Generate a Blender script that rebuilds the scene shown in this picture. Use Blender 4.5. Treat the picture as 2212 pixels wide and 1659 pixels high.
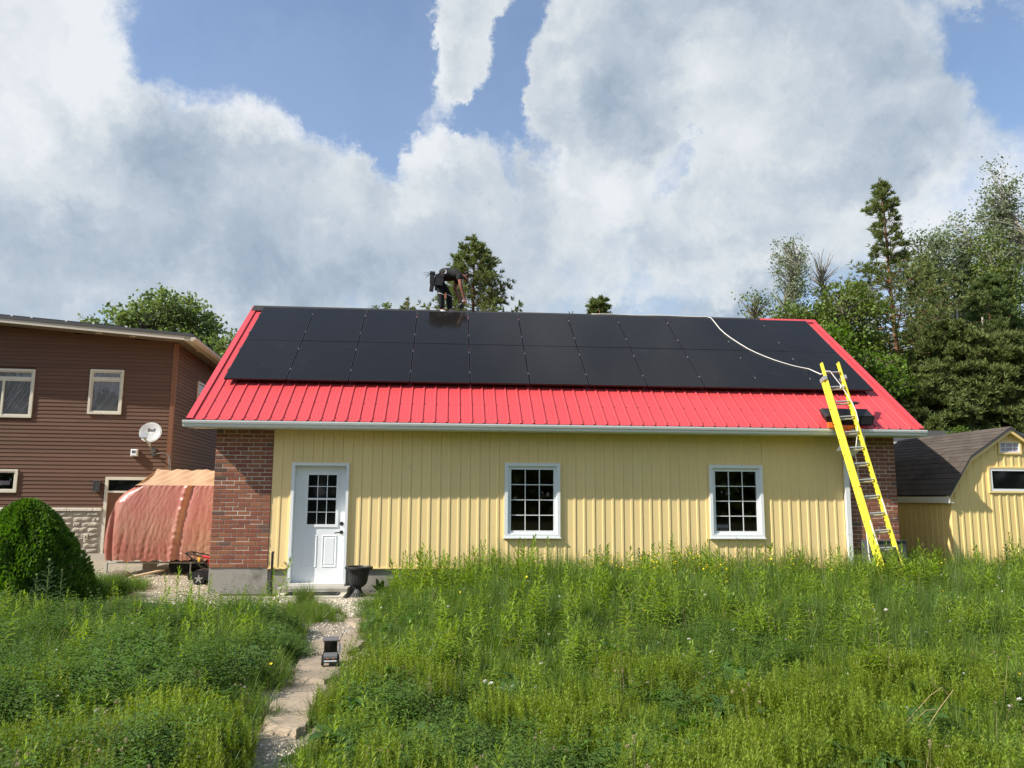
import bpy, math, random
import numpy as np
from mathutils import Vector, Matrix, Euler

for _o in list(bpy.data.objects): bpy.data.objects.remove(_o)
SC = bpy.context.scene
COL = SC.collection
R = math.radians
random.seed(7)

# ------------------------------------------------------------------ camera
# metres; X runs along the yellow wall to the right, Y away from the camera, Z up; wall plane at Y=0
PW, PH, FPX = 2212.0, 1659.0, 1692.69
CAM = np.array([4.0958, -14.2991, 1.5476])
YAW, PITCH, ROLL = 0.081376, 0.143118, 0.006444
_cy, _sy, _cp, _sp = math.cos(YAW), math.sin(YAW), math.cos(PITCH), math.sin(PITCH)
FWD = np.array([_sy*_cp, _cy*_cp, _sp])
_r = np.array([_cy, -_sy, 0.0]); _u = np.cross(_r, FWD)
RGT = math.cos(ROLL)*_r + math.sin(ROLL)*_u
UPV = -math.sin(ROLL)*_r + math.cos(ROLL)*_u
cam_data = bpy.data.cameras.new('camera')
cam = bpy.data.objects.new('camera', cam_data); COL.objects.link(cam)
cam_data.sensor_width = 36.0
cam_data.lens = FPX/PW*36.0
cam_data.clip_start = 0.05; cam_data.clip_end = 4000
cam.matrix_world = Matrix(((RGT[0], UPV[0], -FWD[0], CAM[0]), (RGT[1], UPV[1], -FWD[1], CAM[1]),
                           (RGT[2], UPV[2], -FWD[2], CAM[2]), (0, 0, 0, 1)))
SC.camera = cam

def ray(u, v):
    return FWD + RGT*(u-PW/2)/FPX - UPV*(v-PH/2)/FPX
def at(u, v, **k):
    d = ray(u, v)
    (a, val), = k.items(); i = 'xyz'.index(a)
    return CAM + (val-CAM[i])/d[i]*d
def at_plane(u, v, P0, N):
    d = ray(u, v); P0 = np.array(P0, float); N = np.array(N, float)
    return CAM + ((P0-CAM)@N)/(d@N)*d

# ------------------------------------------------------------------ sun, sky, exposure
TO_SUN = np.array([-1.07, -0.39, 1.0]); TO_SUN /= np.linalg.norm(TO_SUN)
SUN_EL = math.asin(TO_SUN[2]); SUN_AZ = math.atan2(TO_SUN[0], TO_SUN[1])   # clockwise from +Y
sun_d = bpy.data.lights.new('sun', 'SUN'); sun_d.energy = 4.9; sun_d.angle = R(0.6); sun_d.color = (1.0, 0.93, 0.82)
sun = bpy.data.objects.new('sun', sun_d); COL.objects.link(sun)
sun.rotation_euler = Vector(TO_SUN).to_track_quat('Z', 'Y').to_euler()
sun.location = (0, 0, 30)
SC.view_settings.view_transform = 'Standard'; SC.view_settings.look = 'None'
SC.view_settings.exposure = 0.6; SC.view_settings.gamma = 1.0; SC.view_settings.use_curve_mapping = False
SC.cycles.use_denoising = True
try: SC.cycles.denoising_input_passes = 'RGB_ALBEDO_NORMAL'; SC.cycles.denoiser = 'OPENIMAGEDENOISE'
except Exception: pass
SC.cycles.max_bounces = 6; SC.cycles.diffuse_bounces = 3; SC.cycles.glossy_bounces = 3
SC.cycles.transmission_bounces = 4; SC.cycles.transparent_max_bounces = 8
SC.cycles.caustics_reflective = False; SC.cycles.caustics_refractive = False
SC.cycles.sample_clamp_indirect = 6.0
SC.render.use_persistent_data = False

world = bpy.data.worlds.new('World'); SC.world = world; world.use_nodes = True
WT = world.node_tree; WN = WT.nodes; WL = WT.links
for _n in list(WN): WN.remove(_n)
def wn(t, **k):
    n = WN.new(t)
    for a, b in k.items(): setattr(n, a, b)
    return n
def wmath(op, a, b=None, c=None, clamp=False):
    n = wn('ShaderNodeMath', operation=op); n.use_clamp = clamp
    for i, x in enumerate((a, b, c)):
        if x is None: continue
        if isinstance(x, (int, float)): n.inputs[i].default_value = x
        else: WL.new(x, n.inputs[i])
    return n.outputs[0]
def wsmooth(x, a, b):
    n = wn('ShaderNodeMapRange', interpolation_type='SMOOTHSTEP')
    WL.new(x, n.inputs[0]); n.inputs[1].default_value = a; n.inputs[2].default_value = b
    return n.outputs[0]
def wmix(f, a, b):
    n = wn('ShaderNodeMix', data_type='RGBA')
    if isinstance(f, (int, float)): n.inputs[0].default_value = f
    else: WL.new(f, n.inputs[0])
    for i, x in ((6, a), (7, b)):
        if isinstance(x, tuple): n.inputs[i].default_value = (*x, 1)
        else: WL.new(x, n.inputs[i])
    return n.outputs[2]
def wnoise(vec, scale, detail=6, rough=0.55, offs=(0, 0, 0), color=False):
    m = wn('ShaderNodeVectorMath', operation='ADD'); WL.new(vec, m.inputs[0]); m.inputs[1].default_value = offs
    n = wn('ShaderNodeTexNoise'); n.inputs['Scale'].default_value = scale; n.inputs['Detail'].default_value = detail
    n.inputs['Roughness'].default_value = rough; WL.new(m.outputs[0], n.inputs['Vector'])
    return n.outputs['Color' if color else 'Fac']
SKY_STRENGTH = 0.13
wtc = wn('ShaderNodeTexCoord'); DIRV = wtc.outputs['Generated']
sky = wn('ShaderNodeTexSky', sky_type='NISHITA'); sky.sun_disc = False
sky.sun_elevation = SUN_EL; sky.sun_rotation = SUN_AZ; sky.altitude = 200; sky.air_density = 1.0; sky.dust_density = 1.0; sky.ozone_density = 2.0
# clouds: lumps at directions on the dome, edges broken up by noise
w1 = wnoise(DIRV, 2.6, 3, 0.5, (3, 1, 7), True); w2 = wnoise(DIRV, 7.0, 7, 0.68, (9, 4, 2), True)
def wvec(op, a, b):
    n = wn('ShaderNodeVectorMath', operation=op)
    for i, x in enumerate((a, b)):
        if isinstance(x, tuple): n.inputs[i].default_value = x
        elif isinstance(x, (int, float)): n.inputs['Scale'].default_value = x
        else: WL.new(x, n.inputs[i])
    return n.outputs[0]
warp = wvec('ADD', wvec('SCALE', wvec('SUBTRACT', w1, (.5, .5, .5)), 0.12), wvec('SCALE', wvec('SUBTRACT', w2, (.5, .5, .5)), 0.14))
DW = wvec('ADD', DIRV, warp)
def lump(u, v, su, sv, rot=0.0):
    """a soft ellipsoid on the dome; sizes in the same pixels of the photograph's frame; rot in degrees, clockwise"""
    d = ray(u, v); d = d/np.linalg.norm(d)
    right = np.cross(d, [0, 0, 1.0]); right /= np.linalg.norm(right); up = np.cross(right, d)
    a = R(rot); ax = right*math.cos(a) - up*math.sin(a); ay = right*math.sin(a) + up*math.cos(a)
    M = Matrix((tuple(ax), tuple(ay), tuple(d))).transposed()
    mp = wn('ShaderNodeMapping', vector_type='TEXTURE'); WL.new(DW, mp.inputs['Vector'])
    mp.inputs['Location'].default_value = tuple(d); mp.inputs['Rotation'].default_value = M.to_euler()
    mp.inputs['Scale'].default_value = (su/FPX, sv/FPX, 0.5)
    L = wn('ShaderNodeVectorMath', operation='LENGTH'); WL.new(mp.outputs[0], L.inputs[0])
    return wsmooth(L.outputs['Value'], 1.0, 0.25)
def lumps(lst):
    tot = None
    for (u, v, su, sv, rot, w) in lst:
        x = wmath('MULTIPLY', lump(u, v, su, sv, rot), w)
        tot = x if tot is None else wmath('ADD', tot, x)
    return tot
# where the clouds gather (+) and where the blue opens (-)
COVER = lumps([
    (0, 60, 360, 330, 0, .9), (230, 330, 420, 260, 35, .7), (560, 240, 240, 130, -10, .7), (670, 225, 130, 100, -10, .55), (560, 420, 320, 260, 0, .6),
    (965, 130, 105, 190, 12, .62), (1600, 200, 520, 330, 0, .75), (1850, 330, 480, 330, 0, .6),
    (1000, 480, 380, 230, 0, .55), (1400, 520, 420, 260, 0, .5), (1230, 420, 130, 160, 0, .3),
    (600, 60, 320, 170, 25, -1.3), (790, 60, 260, 170, 0, -1.2), (760, 170, 200, 130, 0, -.6), (860, 215, 100, 170, 0, -1.0), (1125, 110, 60, 300, 0, -1.0), (830, 345, 60, 80, 0, -.6), (1215, 340, 50, 110, -35, -.9), (1060, 290, 90, 70, 0, -.7),
    (1490, 375, 60, 90, 20, -1.0), (2160, 130, 90, 85, 0, -.9), (2080, 70, 60, 50, 30, -.6), (2195, 55, 70, 60, 0, -.7), (2010, -30, 80, 60, 0, -.4), (960, 290, 160, 50, 0, -1.0), (1240, -20, 120, 70, 20, -.7),
    (1005, 85, 130, 110, 12, .55), (945, 175, 130, 95, 0, .6), (980, 130, 120, 190, 14, .40), (940, 10, 60, 40, 0, .4), (1330, 120, 200, 230, 10, .8), (1210, 180, 90, 130, 0, .4)])
def puffs(vec):
    n = wn('ShaderNodeTexVoronoi', feature='F1'); n.inputs['Scale'].default_value = 7.5; n.inputs['Detail'].default_value = 3.0; n.inputs['Roughness'].default_value = 0.55; n.inputs['Lacunarity'].default_value = 2.3; pass
    try: n.normalize = True
    except Exception: pass
    WL.new(vec, n.inputs['Vector']); return n.outputs['Distance']
pf = puffs(DW)
n2 = wnoise(DW, 6.0, 6, 0.62, (7, 3, 3))
sep = wn('ShaderNodeSeparateXYZ'); WL.new(DIRV, sep.inputs[0]); DZ = sep.outputs['Z']
low = wsmooth(DZ, 0.40, 0.12)                      # cloud closes up towards the horizon
n3 = wnoise(DIRV, 3.6, 9, 0.66, (4, 8, 6))
dens = wmath('ADD', wmath('ADD', wmath('MULTIPLY', COVER, 0.85), wmath('MULTIPLY_ADD', low, 0.55, 0.04)),
             wmath('ADD', wmath('MULTIPLY_ADD', n3, 2.6, -1.3), wmath('ADD', wmath('MULTIPLY_ADD', n2, 0.7, -0.35), wmath('MULTIPLY_ADD', pf, -0.9, 0.34))))
alpha = wmath('MULTIPLY_ADD', wsmooth(dens, -0.10, 0.72), 0.9, 0.09)
# relief: lit from above and from the sun's side
n2b = wnoise(wvec('ADD', DW, tuple(TO_SUN*0.035)), 6.0, 6, 0.62, (7, 3, 3))
n3b = wnoise(wvec('ADD', DIRV, tuple(TO_SUN*0.05)), 3.6, 6, 0.62, (4, 8, 6))
relief = wmath('ADD', wmath('MULTIPLY', wmath('SUBTRACT', n2, n2b), 0.6), wmath('MULTIPLY', wmath('SUBTRACT', n3, n3b), 1.3))
BRIGHT = lumps([
    (20, 60, 300, 230, 0, .45), (620, 195, 250, 100, -8, .9), (330, 160, 160, 60, 40, .4), (150, 100, 200, 120, 30, .3), (80, 340, 210, 110, 0, .45),
    (300, 290, 260, 80, 35, -.22), (430, 330, 190, 110, 30, -.2), (520, 560, 420, 120, 5, -.28), (30, 500, 120, 90, 0, -.15),
    (975, 120, 130, 190, 12, .55), (900, 420, 100, 90, 0, .4), (1300, 470, 170, 130, 0, .5), (1560, 400, 260, 120, -20, .5), (1000, 370, 120, 80, 0, .3),
    (1620, 180, 300, 100, 10, .5), (1250, 150, 120, 200, 0, .3), (1400, 130, 200, 110, 0, -.12), (1560, 290, 330, 90, 0, -.12), (1900, 270, 260, 120, 0, -.2), (1750, 30, 200, 80, 0, -.2),
    (1500, 610, 330, 60, -6, .4), (1750, 620, 330, 50, 0, -.35), (2050, 420, 260, 90, -10, .45), (1750, 500, 300, 90, 0, .15), (750, 600, 380, 60, 5, -.2), (1150, 560, 200, 80, 0, .1), (1480, 670, 330, 40, -3, -.3)])
thick = wsmooth(dens, 0.35, 1.5)
pfb = puffs(wvec('ADD', DW, tuple(TO_SUN*0.03)))
light = wmath('ADD', wmath('ADD', wmath('MULTIPLY_ADD', thick, -0.28, 0.56), wmath('MULTIPLY', BRIGHT, 0.75)), wmath('ADD', relief, wmath('MULTIPLY', wmath('SUBTRACT', pfb, pf), 1.2)), clamp=True)
cl = wn('ShaderNodeValToRGB'); WL.new(light, cl.inputs[0])
CLOUD_GAIN = 0.8
el = cl.color_ramp.elements
el[0].position = 0.0; el[0].color = (0.29, 0.36, 0.45, 1)
el[1].position = 1.0; el[1].color = (0.71, 0.735, 0.76, 1)
e = el.new(0.45); e.color = (0.46, 0.52, 0.58, 1)
e = el.new(0.72); e.color = (0.60, 0.64, 0.67, 1)
skyc = wn('ShaderNodeVectorMath', operation='MULTIPLY'); WL.new(sky.outputs[0], skyc.inputs[0])
skyc.inputs[1].default_value = (SKY_STRENGTH, SKY_STRENGTH, SKY_STRENGTH)
# cloud radiance is given in the same units as the scaled sky, so divide by the background strength
bg = wn('ShaderNodeBackground'); bg.inputs['Strength'].default_value = SKY_STRENGTH
cs = wn('ShaderNodeVectorMath', operation='SCALE'); WL.new(cl.outputs[0], cs.inputs[0]); cs.inputs['Scale'].default_value = CLOUD_GAIN/SKY_STRENGTH
out_w = wn('ShaderNodeOutputWorld')
WL.new(wmix(wmath('MULTIPLY', alpha, 0.97), sky.outputs[0], cs.outputs[0]), bg.inputs['Color'])
WL.new(bg.outputs[0], out_w.inputs['Surface'])
world.cycles.sampling_method = 'MANUAL'; world.cycles.sample_map_resolution = 512
# ------------------------------------------------------------------ materials
MAT = {}
def M(name, col, rough=0.6, spec=0.5, metal=0.0, var=0.0, noise=(3.0, 0.12), fine=None, bump=None, stretch=(1, 1, 1), col2=None, island=0.0, transl=0.0, coat=0.0, hue=0.0, dirt=None):
    """procedural surface; var: per-object value change, island: per-piece change, noise: (scale, amount),
    fine: second noise, bump: (scale, strength, distance), col2: second colour mixed in by the noise, transl: light through thin leaves"""
    m = bpy.data.materials.new(name); m.use_nodes = True; nt = m.node_tree; N = nt.nodes; L = nt.links
    b = N['Principled BSDF']; out = N['Material Output']
    b.inputs['Roughness'].default_value = rough; b.inputs['Metallic'].default_value = metal
    b.inputs['Specular IOR Level'].default_value = spec
    if coat: b.inputs['Coat Weight'].default_value = coat; b.inputs['Coat Roughness'].default_value = 0.1
    geo = N.new('ShaderNodeNewGeometry')
    mp = N.new('ShaderNodeMapping'); L.new(geo.outputs['Position'], mp.inputs[0]); mp.inputs['Scale'].default_value = stretch
    oi = N.new('ShaderNodeObjectInfo')
    def mth(op, a, c):
        n = N.new('ShaderNodeMath'); n.operation = op
        for i, x in enumerate((a, c)):
            if isinstance(x, (int, float)): n.inputs[i].default_value = x
            else: L.new(x, n.inputs[i])
        return n.outputs[0]
    nz = N.new('ShaderNodeTexNoise'); nz.inputs['Scale'].default_value = noise[0]; nz.inputs['Detail'].default_value = 6; nz.inputs['Roughness'].default_value = 0.6
    L.new(mp.outputs[0], nz.inputs['Vector'])
    val = mth('ADD', mth('MULTIPLY', mth('SUBTRACT', nz.outputs['Fac'], 0.5), noise[1]*2), 1.0)
    if fine:
        nf = N.new('ShaderNodeTexNoise'); nf.inputs['Scale'].default_value = fine[0]; nf.inputs['Detail'].default_value = 4
        L.new(mp.outputs[0], nf.inputs['Vector'])
        val = mth('ADD', val, mth('MULTIPLY', mth('SUBTRACT', nf.outputs['Fac'], 0.5), fine[1]*2))
    if var: val = mth('ADD', val, mth('MULTIPLY', mth('SUBTRACT', oi.outputs['Random'], 0.5), var*2))
    if island: val = mth('ADD', val, mth('MULTIPLY', mth('SUBTRACT', geo.outputs['Random Per Island'], 0.5), island*2))
    base = None
    if col2:
        mx = N.new('ShaderNodeMix'); mx.data_type = 'RGBA'
        mx.inputs[6].default_value = (*col, 1); mx.inputs[7].default_value = (*col2, 1)
        rp = N.new('ShaderNodeMapRange'); rp.inputs[1].default_value = 0.4; rp.inputs[2].default_value = 0.65
        if island: L.new(geo.outputs['Random Per Island'], rp.inputs[0])
        elif var: L.new(oi.outputs['Random'], rp.inputs[0])
        else: L.new(nz.outputs['Fac'], rp.inputs[0])
        L.new(rp.outputs[0], mx.inputs[0]); base = mx.outputs[2]
    hs = N.new('ShaderNodeHueSaturation')
    if base is None: hs.inputs['Color'].default_value = (*col, 1)
    else: L.new(base, hs.inputs['Color'])
    L.new(val, hs.inputs['Value'])
    if hue:
        src = geo.outputs['Random Per Island'] if island else oi.outputs['Random']
        L.new(mth('ADD', mth('MULTIPLY', mth('SUBTRACT', src, 0.5), hue), 0.5), hs.inputs['Hue'])
    cout = hs.outputs[0]
    if dirt:     # (colour, scale, low, high): blotches of grime with their own outline
        nd = N.new('ShaderNodeTexNoise'); nd.inputs['Scale'].default_value = dirt[1]; nd.inputs['Detail'].default_value = 8; nd.inputs['Roughness'].default_value = 0.65
        L.new(geo.outputs['Position'], nd.inputs['Vector'])
        rd = N.new('ShaderNodeMapRange'); L.new(nd.outputs['Fac'], rd.inputs[0]); rd.inputs[1].default_value = dirt[2]; rd.inputs[2].default_value = dirt[3]
        md = N.new('ShaderNodeMix'); md.data_type = 'RGBA'; L.new(rd.outputs[0], md.inputs[0]); L.new(cout, md.inputs[6]); md.inputs[7].default_value = (*dirt[0], 1)
        cout = md.outputs[2]
    L.new(cout, b.inputs['Base Color'])
    if bump:
        nb = N.new('ShaderNodeTexNoise'); nb.inputs['Scale'].default_value = bump[0]; nb.inputs['Detail'].default_value = 5
        L.new(mp.outputs[0], nb.inputs['Vector'])
        bp = N.new('ShaderNodeBump'); bp.inputs['Strength'].default_value = bump[1]; bp.inputs['Distance'].default_value = bump[2]
        L.new(nb.outputs['Fac'], bp.inputs['Height']); L.new(bp.outputs[0], b.inputs['Normal'])
    if transl:
        t = N.new('ShaderNodeBsdfTranslucent'); ms = N.new('ShaderNodeMixShader'); ms.inputs[0].default_value = transl
        g = N.new('ShaderNodeHueSaturation'); L.new(cout, g.inputs['Color']); g.inputs['Saturation'].default_value = 1.15; g.inputs['Value'].default_value = 1.25
        L.new(g.outputs[0], t.inputs['Color'])
        L.new(b.outputs[0], ms.inputs[1]); L.new(t.outputs[0], ms.inputs[2]); L.new(ms.outputs[0], out.inputs['Surface'])
    MAT[name] = m
    return m
def glass_mat(name, tint=(0.97, 0.98, 0.985), rough=0.0):
    m = bpy.data.materials.new(name); m.use_nodes = True; N = m.node_tree.nodes; L = m.node_tree.links
    N.remove(N['Principled BSDF']); out = N['Material Output']
    t = N.new('ShaderNodeBsdfTransparent'); t.inputs[0].default_value = (*tint, 1)
    g = N.new('ShaderNodeBsdfGlossy'); g.inputs['Roughness'].default_value = rough
    f = N.new('ShaderNodeFresnel'); f.inputs[0].default_value = 1.5
    a = N.new('ShaderNodeMath'); a.operation = 'MULTIPLY_ADD'; L.new(f.outputs[0], a.inputs[0]); a.inputs[1].default_value = 0.9; a.inputs[2].default_value = 0.0
    mx = N.new('ShaderNodeMixShader'); L.new(a.outputs[0], mx.inputs[0]); L.new(t.outputs[0], mx.inputs[1]); L.new(g.outputs[0], mx.inputs[2])
    L.new(mx.outputs[0], out.inputs['Surface']); MAT[name] = m; return m

M('yellow_siding', (0.88, 0.672, 0.325), 0.5, 0.35, var=0.02, noise=(1.3, 0.05), fine=(40, 0.03), stretch=(1, 1, 0.2), dirt=((0.55, 0.43, 0.22), 1.7, 0.62, 0.9))
M('shed_yellow', (0.86, 0.645, 0.275), 0.5, 0.35, var=0.03, noise=(1.3, 0.07), fine=(40, 0.03), stretch=(1, 1, 0.2))
M('red_metal', (0.56, 0.060, 0.066), 0.42, 0.5, var=0.03, noise=(2.2, 0.10), fine=(28, 0.07), stretch=(1, 0.25, 0.25), dirt=((0.50, 0.07, 0.09), 3.0, 0.58, 0.85))
M('red_trim', (0.54, 0.06, 0.07), 0.4, 0.5, noise=(4, 0.06))
M('dark_under', (0.05, 0.012, 0.014), 0.8)
M('closure_strip', (0.035, 0.035, 0.036), 0.8, 0.2, noise=(9, 0.25))
M('white_metal', (0.78, 0.80, 0.80), 0.35, 0.5, noise=(2, 0.04), fine=(60, 0.02))
M('white_paint', (0.80, 0.83, 0.85), 0.45, 0.4, noise=(3, 0.03))
M('soffit_white', (0.72, 0.70, 0.64), 0.6)
M('brick', (0.270, 0.105, 0.063), 0.85, 0.25, var=0.13, noise=(9, 0.16), fine=(60, 0.12), bump=(55, 0.5, 0.004), hue=0.02, dirt=((0.36, 0.20, 0.15), 5.0, 0.60, 0.80))
M('dark_brick', (0.15, 0.085, 0.065), 0.85, 0.25, var=0.2, noise=(9, 0.16), fine=(60, 0.12), bump=(55, 0.5, 0.004))
M('mortar', (0.60, 0.55, 0.47), 0.95, 0.1, noise=(12, 0.15), bump=(80, 0.4, 0.003))
M('concrete', (0.34, 0.32, 0.28), 0.9, 0.2, noise=(2.2, 0.22), fine=(30, 0.12), bump=(40, 0.4, 0.004), dirt=((0.17, 0.16, 0.14), 2.0, 0.52, 0.72))
M('pale_concrete', (0.50, 0.46, 0.38), 0.9, 0.2, noise=(2.2, 0.15), fine=(30, 0.1), bump=(40, 0.4, 0.004))
M('black_glass', (0.006, 0.007, 0.008), 0.04, 0.5, noise=(1, 0.0))
glass_mat('window_glass')
M('panel_glass', (0.0115, 0.0108, 0.010), 0.11, 0.22, noise=(2.5, 0.15), dirt=((0.03, 0.03, 0.03), 3.0, 0.60, 0.95))
M('cell_line', (0.035, 0.036, 0.038), 0.5)
M('black_metal', (0.015, 0.015, 0.016), 0.45, 0.5)
M('silver', (0.62, 0.63, 0.64), 0.35, 0.5, metal=0.8, noise=(20, 0.1))
M('black_plastic', (0.018, 0.018, 0.019), 0.5, 0.4, noise=(10, 0.15))
M('grey_plastic', (0.12, 0.12, 0.125), 0.55, 0.4, noise=(10, 0.1))
M('house_wood', (0.135, 0.074, 0.050), 0.7, 0.25, var=0.10, noise=(2.0, 0.16), fine=(22, 0.14), stretch=(0.25, 0.25, 3.0), bump=(30, 0.25, 0.004), dirt=((0.25, 0.15, 0.10), 2.6, 0.66, 0.82))
M('wood_trim', (0.21, 0.095, 0.055), 0.65, 0.3, noise=(3, 0.15), stretch=(2, 2, 0.3))
M('fascia_beige', (0.55, 0.51, 0.43), 0.5, 0.4, noise=(2, 0.05))
M('soffit_brown', (0.20, 0.165, 0.13), 0.6)
M('dark_metal', (0.06, 0.06, 0.065), 0.5, 0.5)
M('window_cream', (0.66, 0.62, 0.52), 0.45, 0.4)
M('stone', (0.37, 0.335, 0.28), 0.95, 0.15, var=0.16, noise=(7, 0.2), fine=(35, 0.15), bump=(18, 0.9, 0.03))
M('stone_cap', (0.62, 0.58, 0.50), 0.9, 0.2, noise=(9, 0.15), bump=(25, 0.8, 0.02))
M('curtain_fold', (0.88, 0.86, 0.87), 0.9, 0.1)
M('screw_dark', (0.20, 0.03, 0.035), 0.5)
M('curtain', (0.50, 0.42, 0.45), 0.9, 0.1, noise=(3, 0.1))
M('shingle', (0.085, 0.070, 0.060), 0.95, 0.15, var=0.16, noise=(6, 0.18), fine=(120, 0.25), bump=(160, 0.6, 0.004))
M('tarp', (0.37, 0.130, 0.098), 0.30, 0.6, noise=(1.6, 0.12), fine=(7, 0.14), bump=(40, 0.9, 0.009), stretch=(1.7, 1, 0.35), dirt=((0.42, 0.22, 0.155), 1.1, 0.45, 0.7))
M('tarp_roof', (0.46, 0.30, 0.19), 0.5, 0.45, noise=(3, 0.12), bump=(8, 0.5, 0.015))
M('galvanised', (0.45, 0.46, 0.46), 0.4, 0.5, metal=0.6, noise=(12, 0.12))
M('ladder_yellow', (0.84, 0.75, 0.07), 0.45, 0.45, noise=(6, 0.06), dirt=((0.62, 0.50, 0.08), 7, 0.62, 0.8))
M('aluminium', (0.55, 0.55, 0.54), 0.42, 0.5, metal=0.55, noise=(15, 0.12))
M('orange_paint', (0.78, 0.16, 0.025), 0.45, 0.4, noise=(14, 0.12))
M('rope', (0.72, 0.70, 0.66), 0.8, 0.2, noise=(60, 0.2))
M('skin', (0.27, 0.115, 0.075), 0.55, 0.35, noise=(30, 0.1))
M('hair', (0.045, 0.022, 0.014), 0.7, 0.3)
M('shirt', (0.028, 0.030, 0.030), 0.85, 0.2, noise=(30, 0.2))
M('trousers', (0.016, 0.017, 0.020), 0.85, 0.2, noise=(30, 0.2))
M('shoe_white', (0.72, 0.72, 0.72), 0.6)
M('leather', (0.30, 0.13, 0.06), 0.7)
M('red_paint', (0.5, 0.02, 0.03), 0.35, 0.5)
M('rock', (0.16, 0.13, 0.10), 0.9, 0.2, noise=(4, 0.3), bump=(14, 0.8, 0.03))
M('lumber', (0.48, 0.38, 0.26), 0.8, 0.2, noise=(10, 0.2), stretch=(0.2, 1, 1))
M('print_black', (0.02, 0.02, 0.022), 0.5)
M('print_red', (0.55, 0.05, 0.04), 0.5)

# ------------------------------------------------------------------ mesh helpers
class MB:
    """collects boxes, tubes and prisms; build() links them as one mesh object"""
    def __init__(s): s.v = []; s.f = []
    def add(s, vs, fs):
        o = len(s.v); s.v += [tuple(float(c) for c in x) for x in vs]; s.f += [tuple(i+o for i in f) for f in fs]; return s
    def box(s, a, b):
        x0, y0, z0 = a; x1, y1, z1 = b
        return s.add([(x0,y0,z0),(x1,y0,z0),(x1,y1,z0),(x0,y1,z0),(x0,y0,z1),(x1,y0,z1),(x1,y1,z1),(x0,y1,z1)],
                     [(0,3,2,1),(4,5,6,7),(0,1,5,4),(1,2,6,5),(2,3,7,6),(3,0,4,7)])
    def bevbox(s, a, b, c=0.004):
        """box with its vertical-face edges chamfered on the -Y side and all round"""
        x0, y0, z0 = a; x1, y1, z1 = b
        q = lambda y, k: [(x0+k,y,z0+k),(x1-k,y,z0+k),(x1-k,y,z1-k),(x0+k,y,z1-k)]
        vs = q(y1, 0)+q(y0+c, 0)+q(y0, c)
        fs = [(0,1,2,3)]
        for k in (0, 4):
            for i in range(4): j = (i+1) % 4; fs.append((k+i, k+4+i, k+4+j, k+j))
        fs.append((11,10,9,8)); return s.add(vs, fs)
    def obox(s, o, ex, ey, ez):
        o, ex, ey, ez = (np.array(t, float) for t in (o, ex, ey, ez))
        vs = [o, o+ex, o+ex+ey, o+ey, o+ez, o+ex+ez, o+ex+ey+ez, o+ey+ez]
        return s.add(vs, [(0,3,2,1),(4,5,6,7),(0,1,5,4),(1,2,6,5),(2,3,7,6),(3,0,4,7)])
    def bar(s, p, q, w, h, up=(0, 0, 1)):
        p, q, up = (np.array(t, float) for t in (p, q, up)); d = q-p; L = np.linalg.norm(d); d = d/L
        x = np.cross(d, up); x /= np.linalg.norm(x); y = np.cross(x, d)
        return s.obox(p-x*w/2-y*h/2, x*w, d*L, y*h)
    def tube(s, pts, r, n=8, caps=True):
        pts = [np.array(t, float) for t in pts]; rs = r if hasattr(r, '__len__') else [r]*len(pts)
        vs = []; fs = []; prev = None
        for i, pnt in enumerate(pts):
            d = pts[min(i+1, len(pts)-1)]-pts[max(i-1, 0)]; d = d/(np.linalg.norm(d)+1e-9)
            a = np.array([0, 0, 1.0]) if prev is None else prev
            if prev is None and abs(d[2]) > .9: a = np.array([1.0, 0, 0])
            x = a-d*(a@d); x /= (np.linalg.norm(x)+1e-9); prev = x; y = np.cross(d, x)
            for k in range(n):
                t = 2*math.pi*k/n; vs.append(pnt+(x*math.cos(t)+y*math.sin(t))*rs[i])
        for i in range(len(pts)-1):
            for k in range(n):
                k2 = (k+1) % n; fs.append((i*n+k, i*n+k2, (i+1)*n+k2, (i+1)*n+k))
        if caps: fs += [tuple(range(n))[::-1], tuple((len(pts)-1)*n+k for k in range(n))]
        return s.add(vs, fs)
    def prism(s, poly, a, b):
        """closed polygon of 3-D points swept by vector a->b"""
        n = len(poly); d = np.array(b, float)-np.array(a, float)
        vs = [np.array(t, float) for t in poly]+[np.array(t, float)+d for t in poly]
        fs = [tuple(range(n)), tuple(range(2*n-1, n-1, -1))]
        for i in range(n): j = (i+1) % n; fs.append((i, i+n, j+n, j))
        return s.add(vs, fs)
    def lathe(s, prof, c=(0, 0, 0), n=24, flute=0.0):
        c = np.array(c, float); vs = []; fs = []
        for (r, z) in prof:
            for k in range(n):
                t = 2*math.pi*k/n; rr = r*(1-(flute if k % 2 else 0)); vs.append(c+[rr*math.cos(t), rr*math.sin(t), z])
        for i in range(len(prof)-1):
            for k in range(n): k2 = (k+1) % n; fs.append((i*n+k, i*n+k2, (i+1)*n+k2, (i+1)*n+k))
        fs += [tuple(range(n))[::-1], tuple((len(prof)-1)*n+k for k in range(n))]
        return s.add(vs, fs)
    def mesh(s, name, smooth=False):
        m = bpy.data.meshes.new(name); m.from_pydata(s.v, [], s.f); m.update()
        if smooth: m.polygons.foreach_set('use_smooth', [True]*len(m.polygons))
        return m
    def build(s, name, mat, parent=None, loc=None, smooth=False, fix=True):
        m = s.mesh(name, smooth)
        if fix:
            import bmesh
            bm = bmesh.new(); bm.from_mesh(m); bmesh.ops.recalc_face_normals(bm, faces=bm.faces); bm.to_mesh(m); bm.free()
        m.materials.append(MAT[mat] if isinstance(mat, str) else mat)
        return link(name, m, parent, loc)
def link(name, mesh, parent=None, loc=None):
    o = bpy.data.objects.new(name, mesh); COL.objects.link(o)
    if loc is not None: o.location = tuple(float(c) for c in loc)
    if parent is not None: o.parent = parent
    return o
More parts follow.
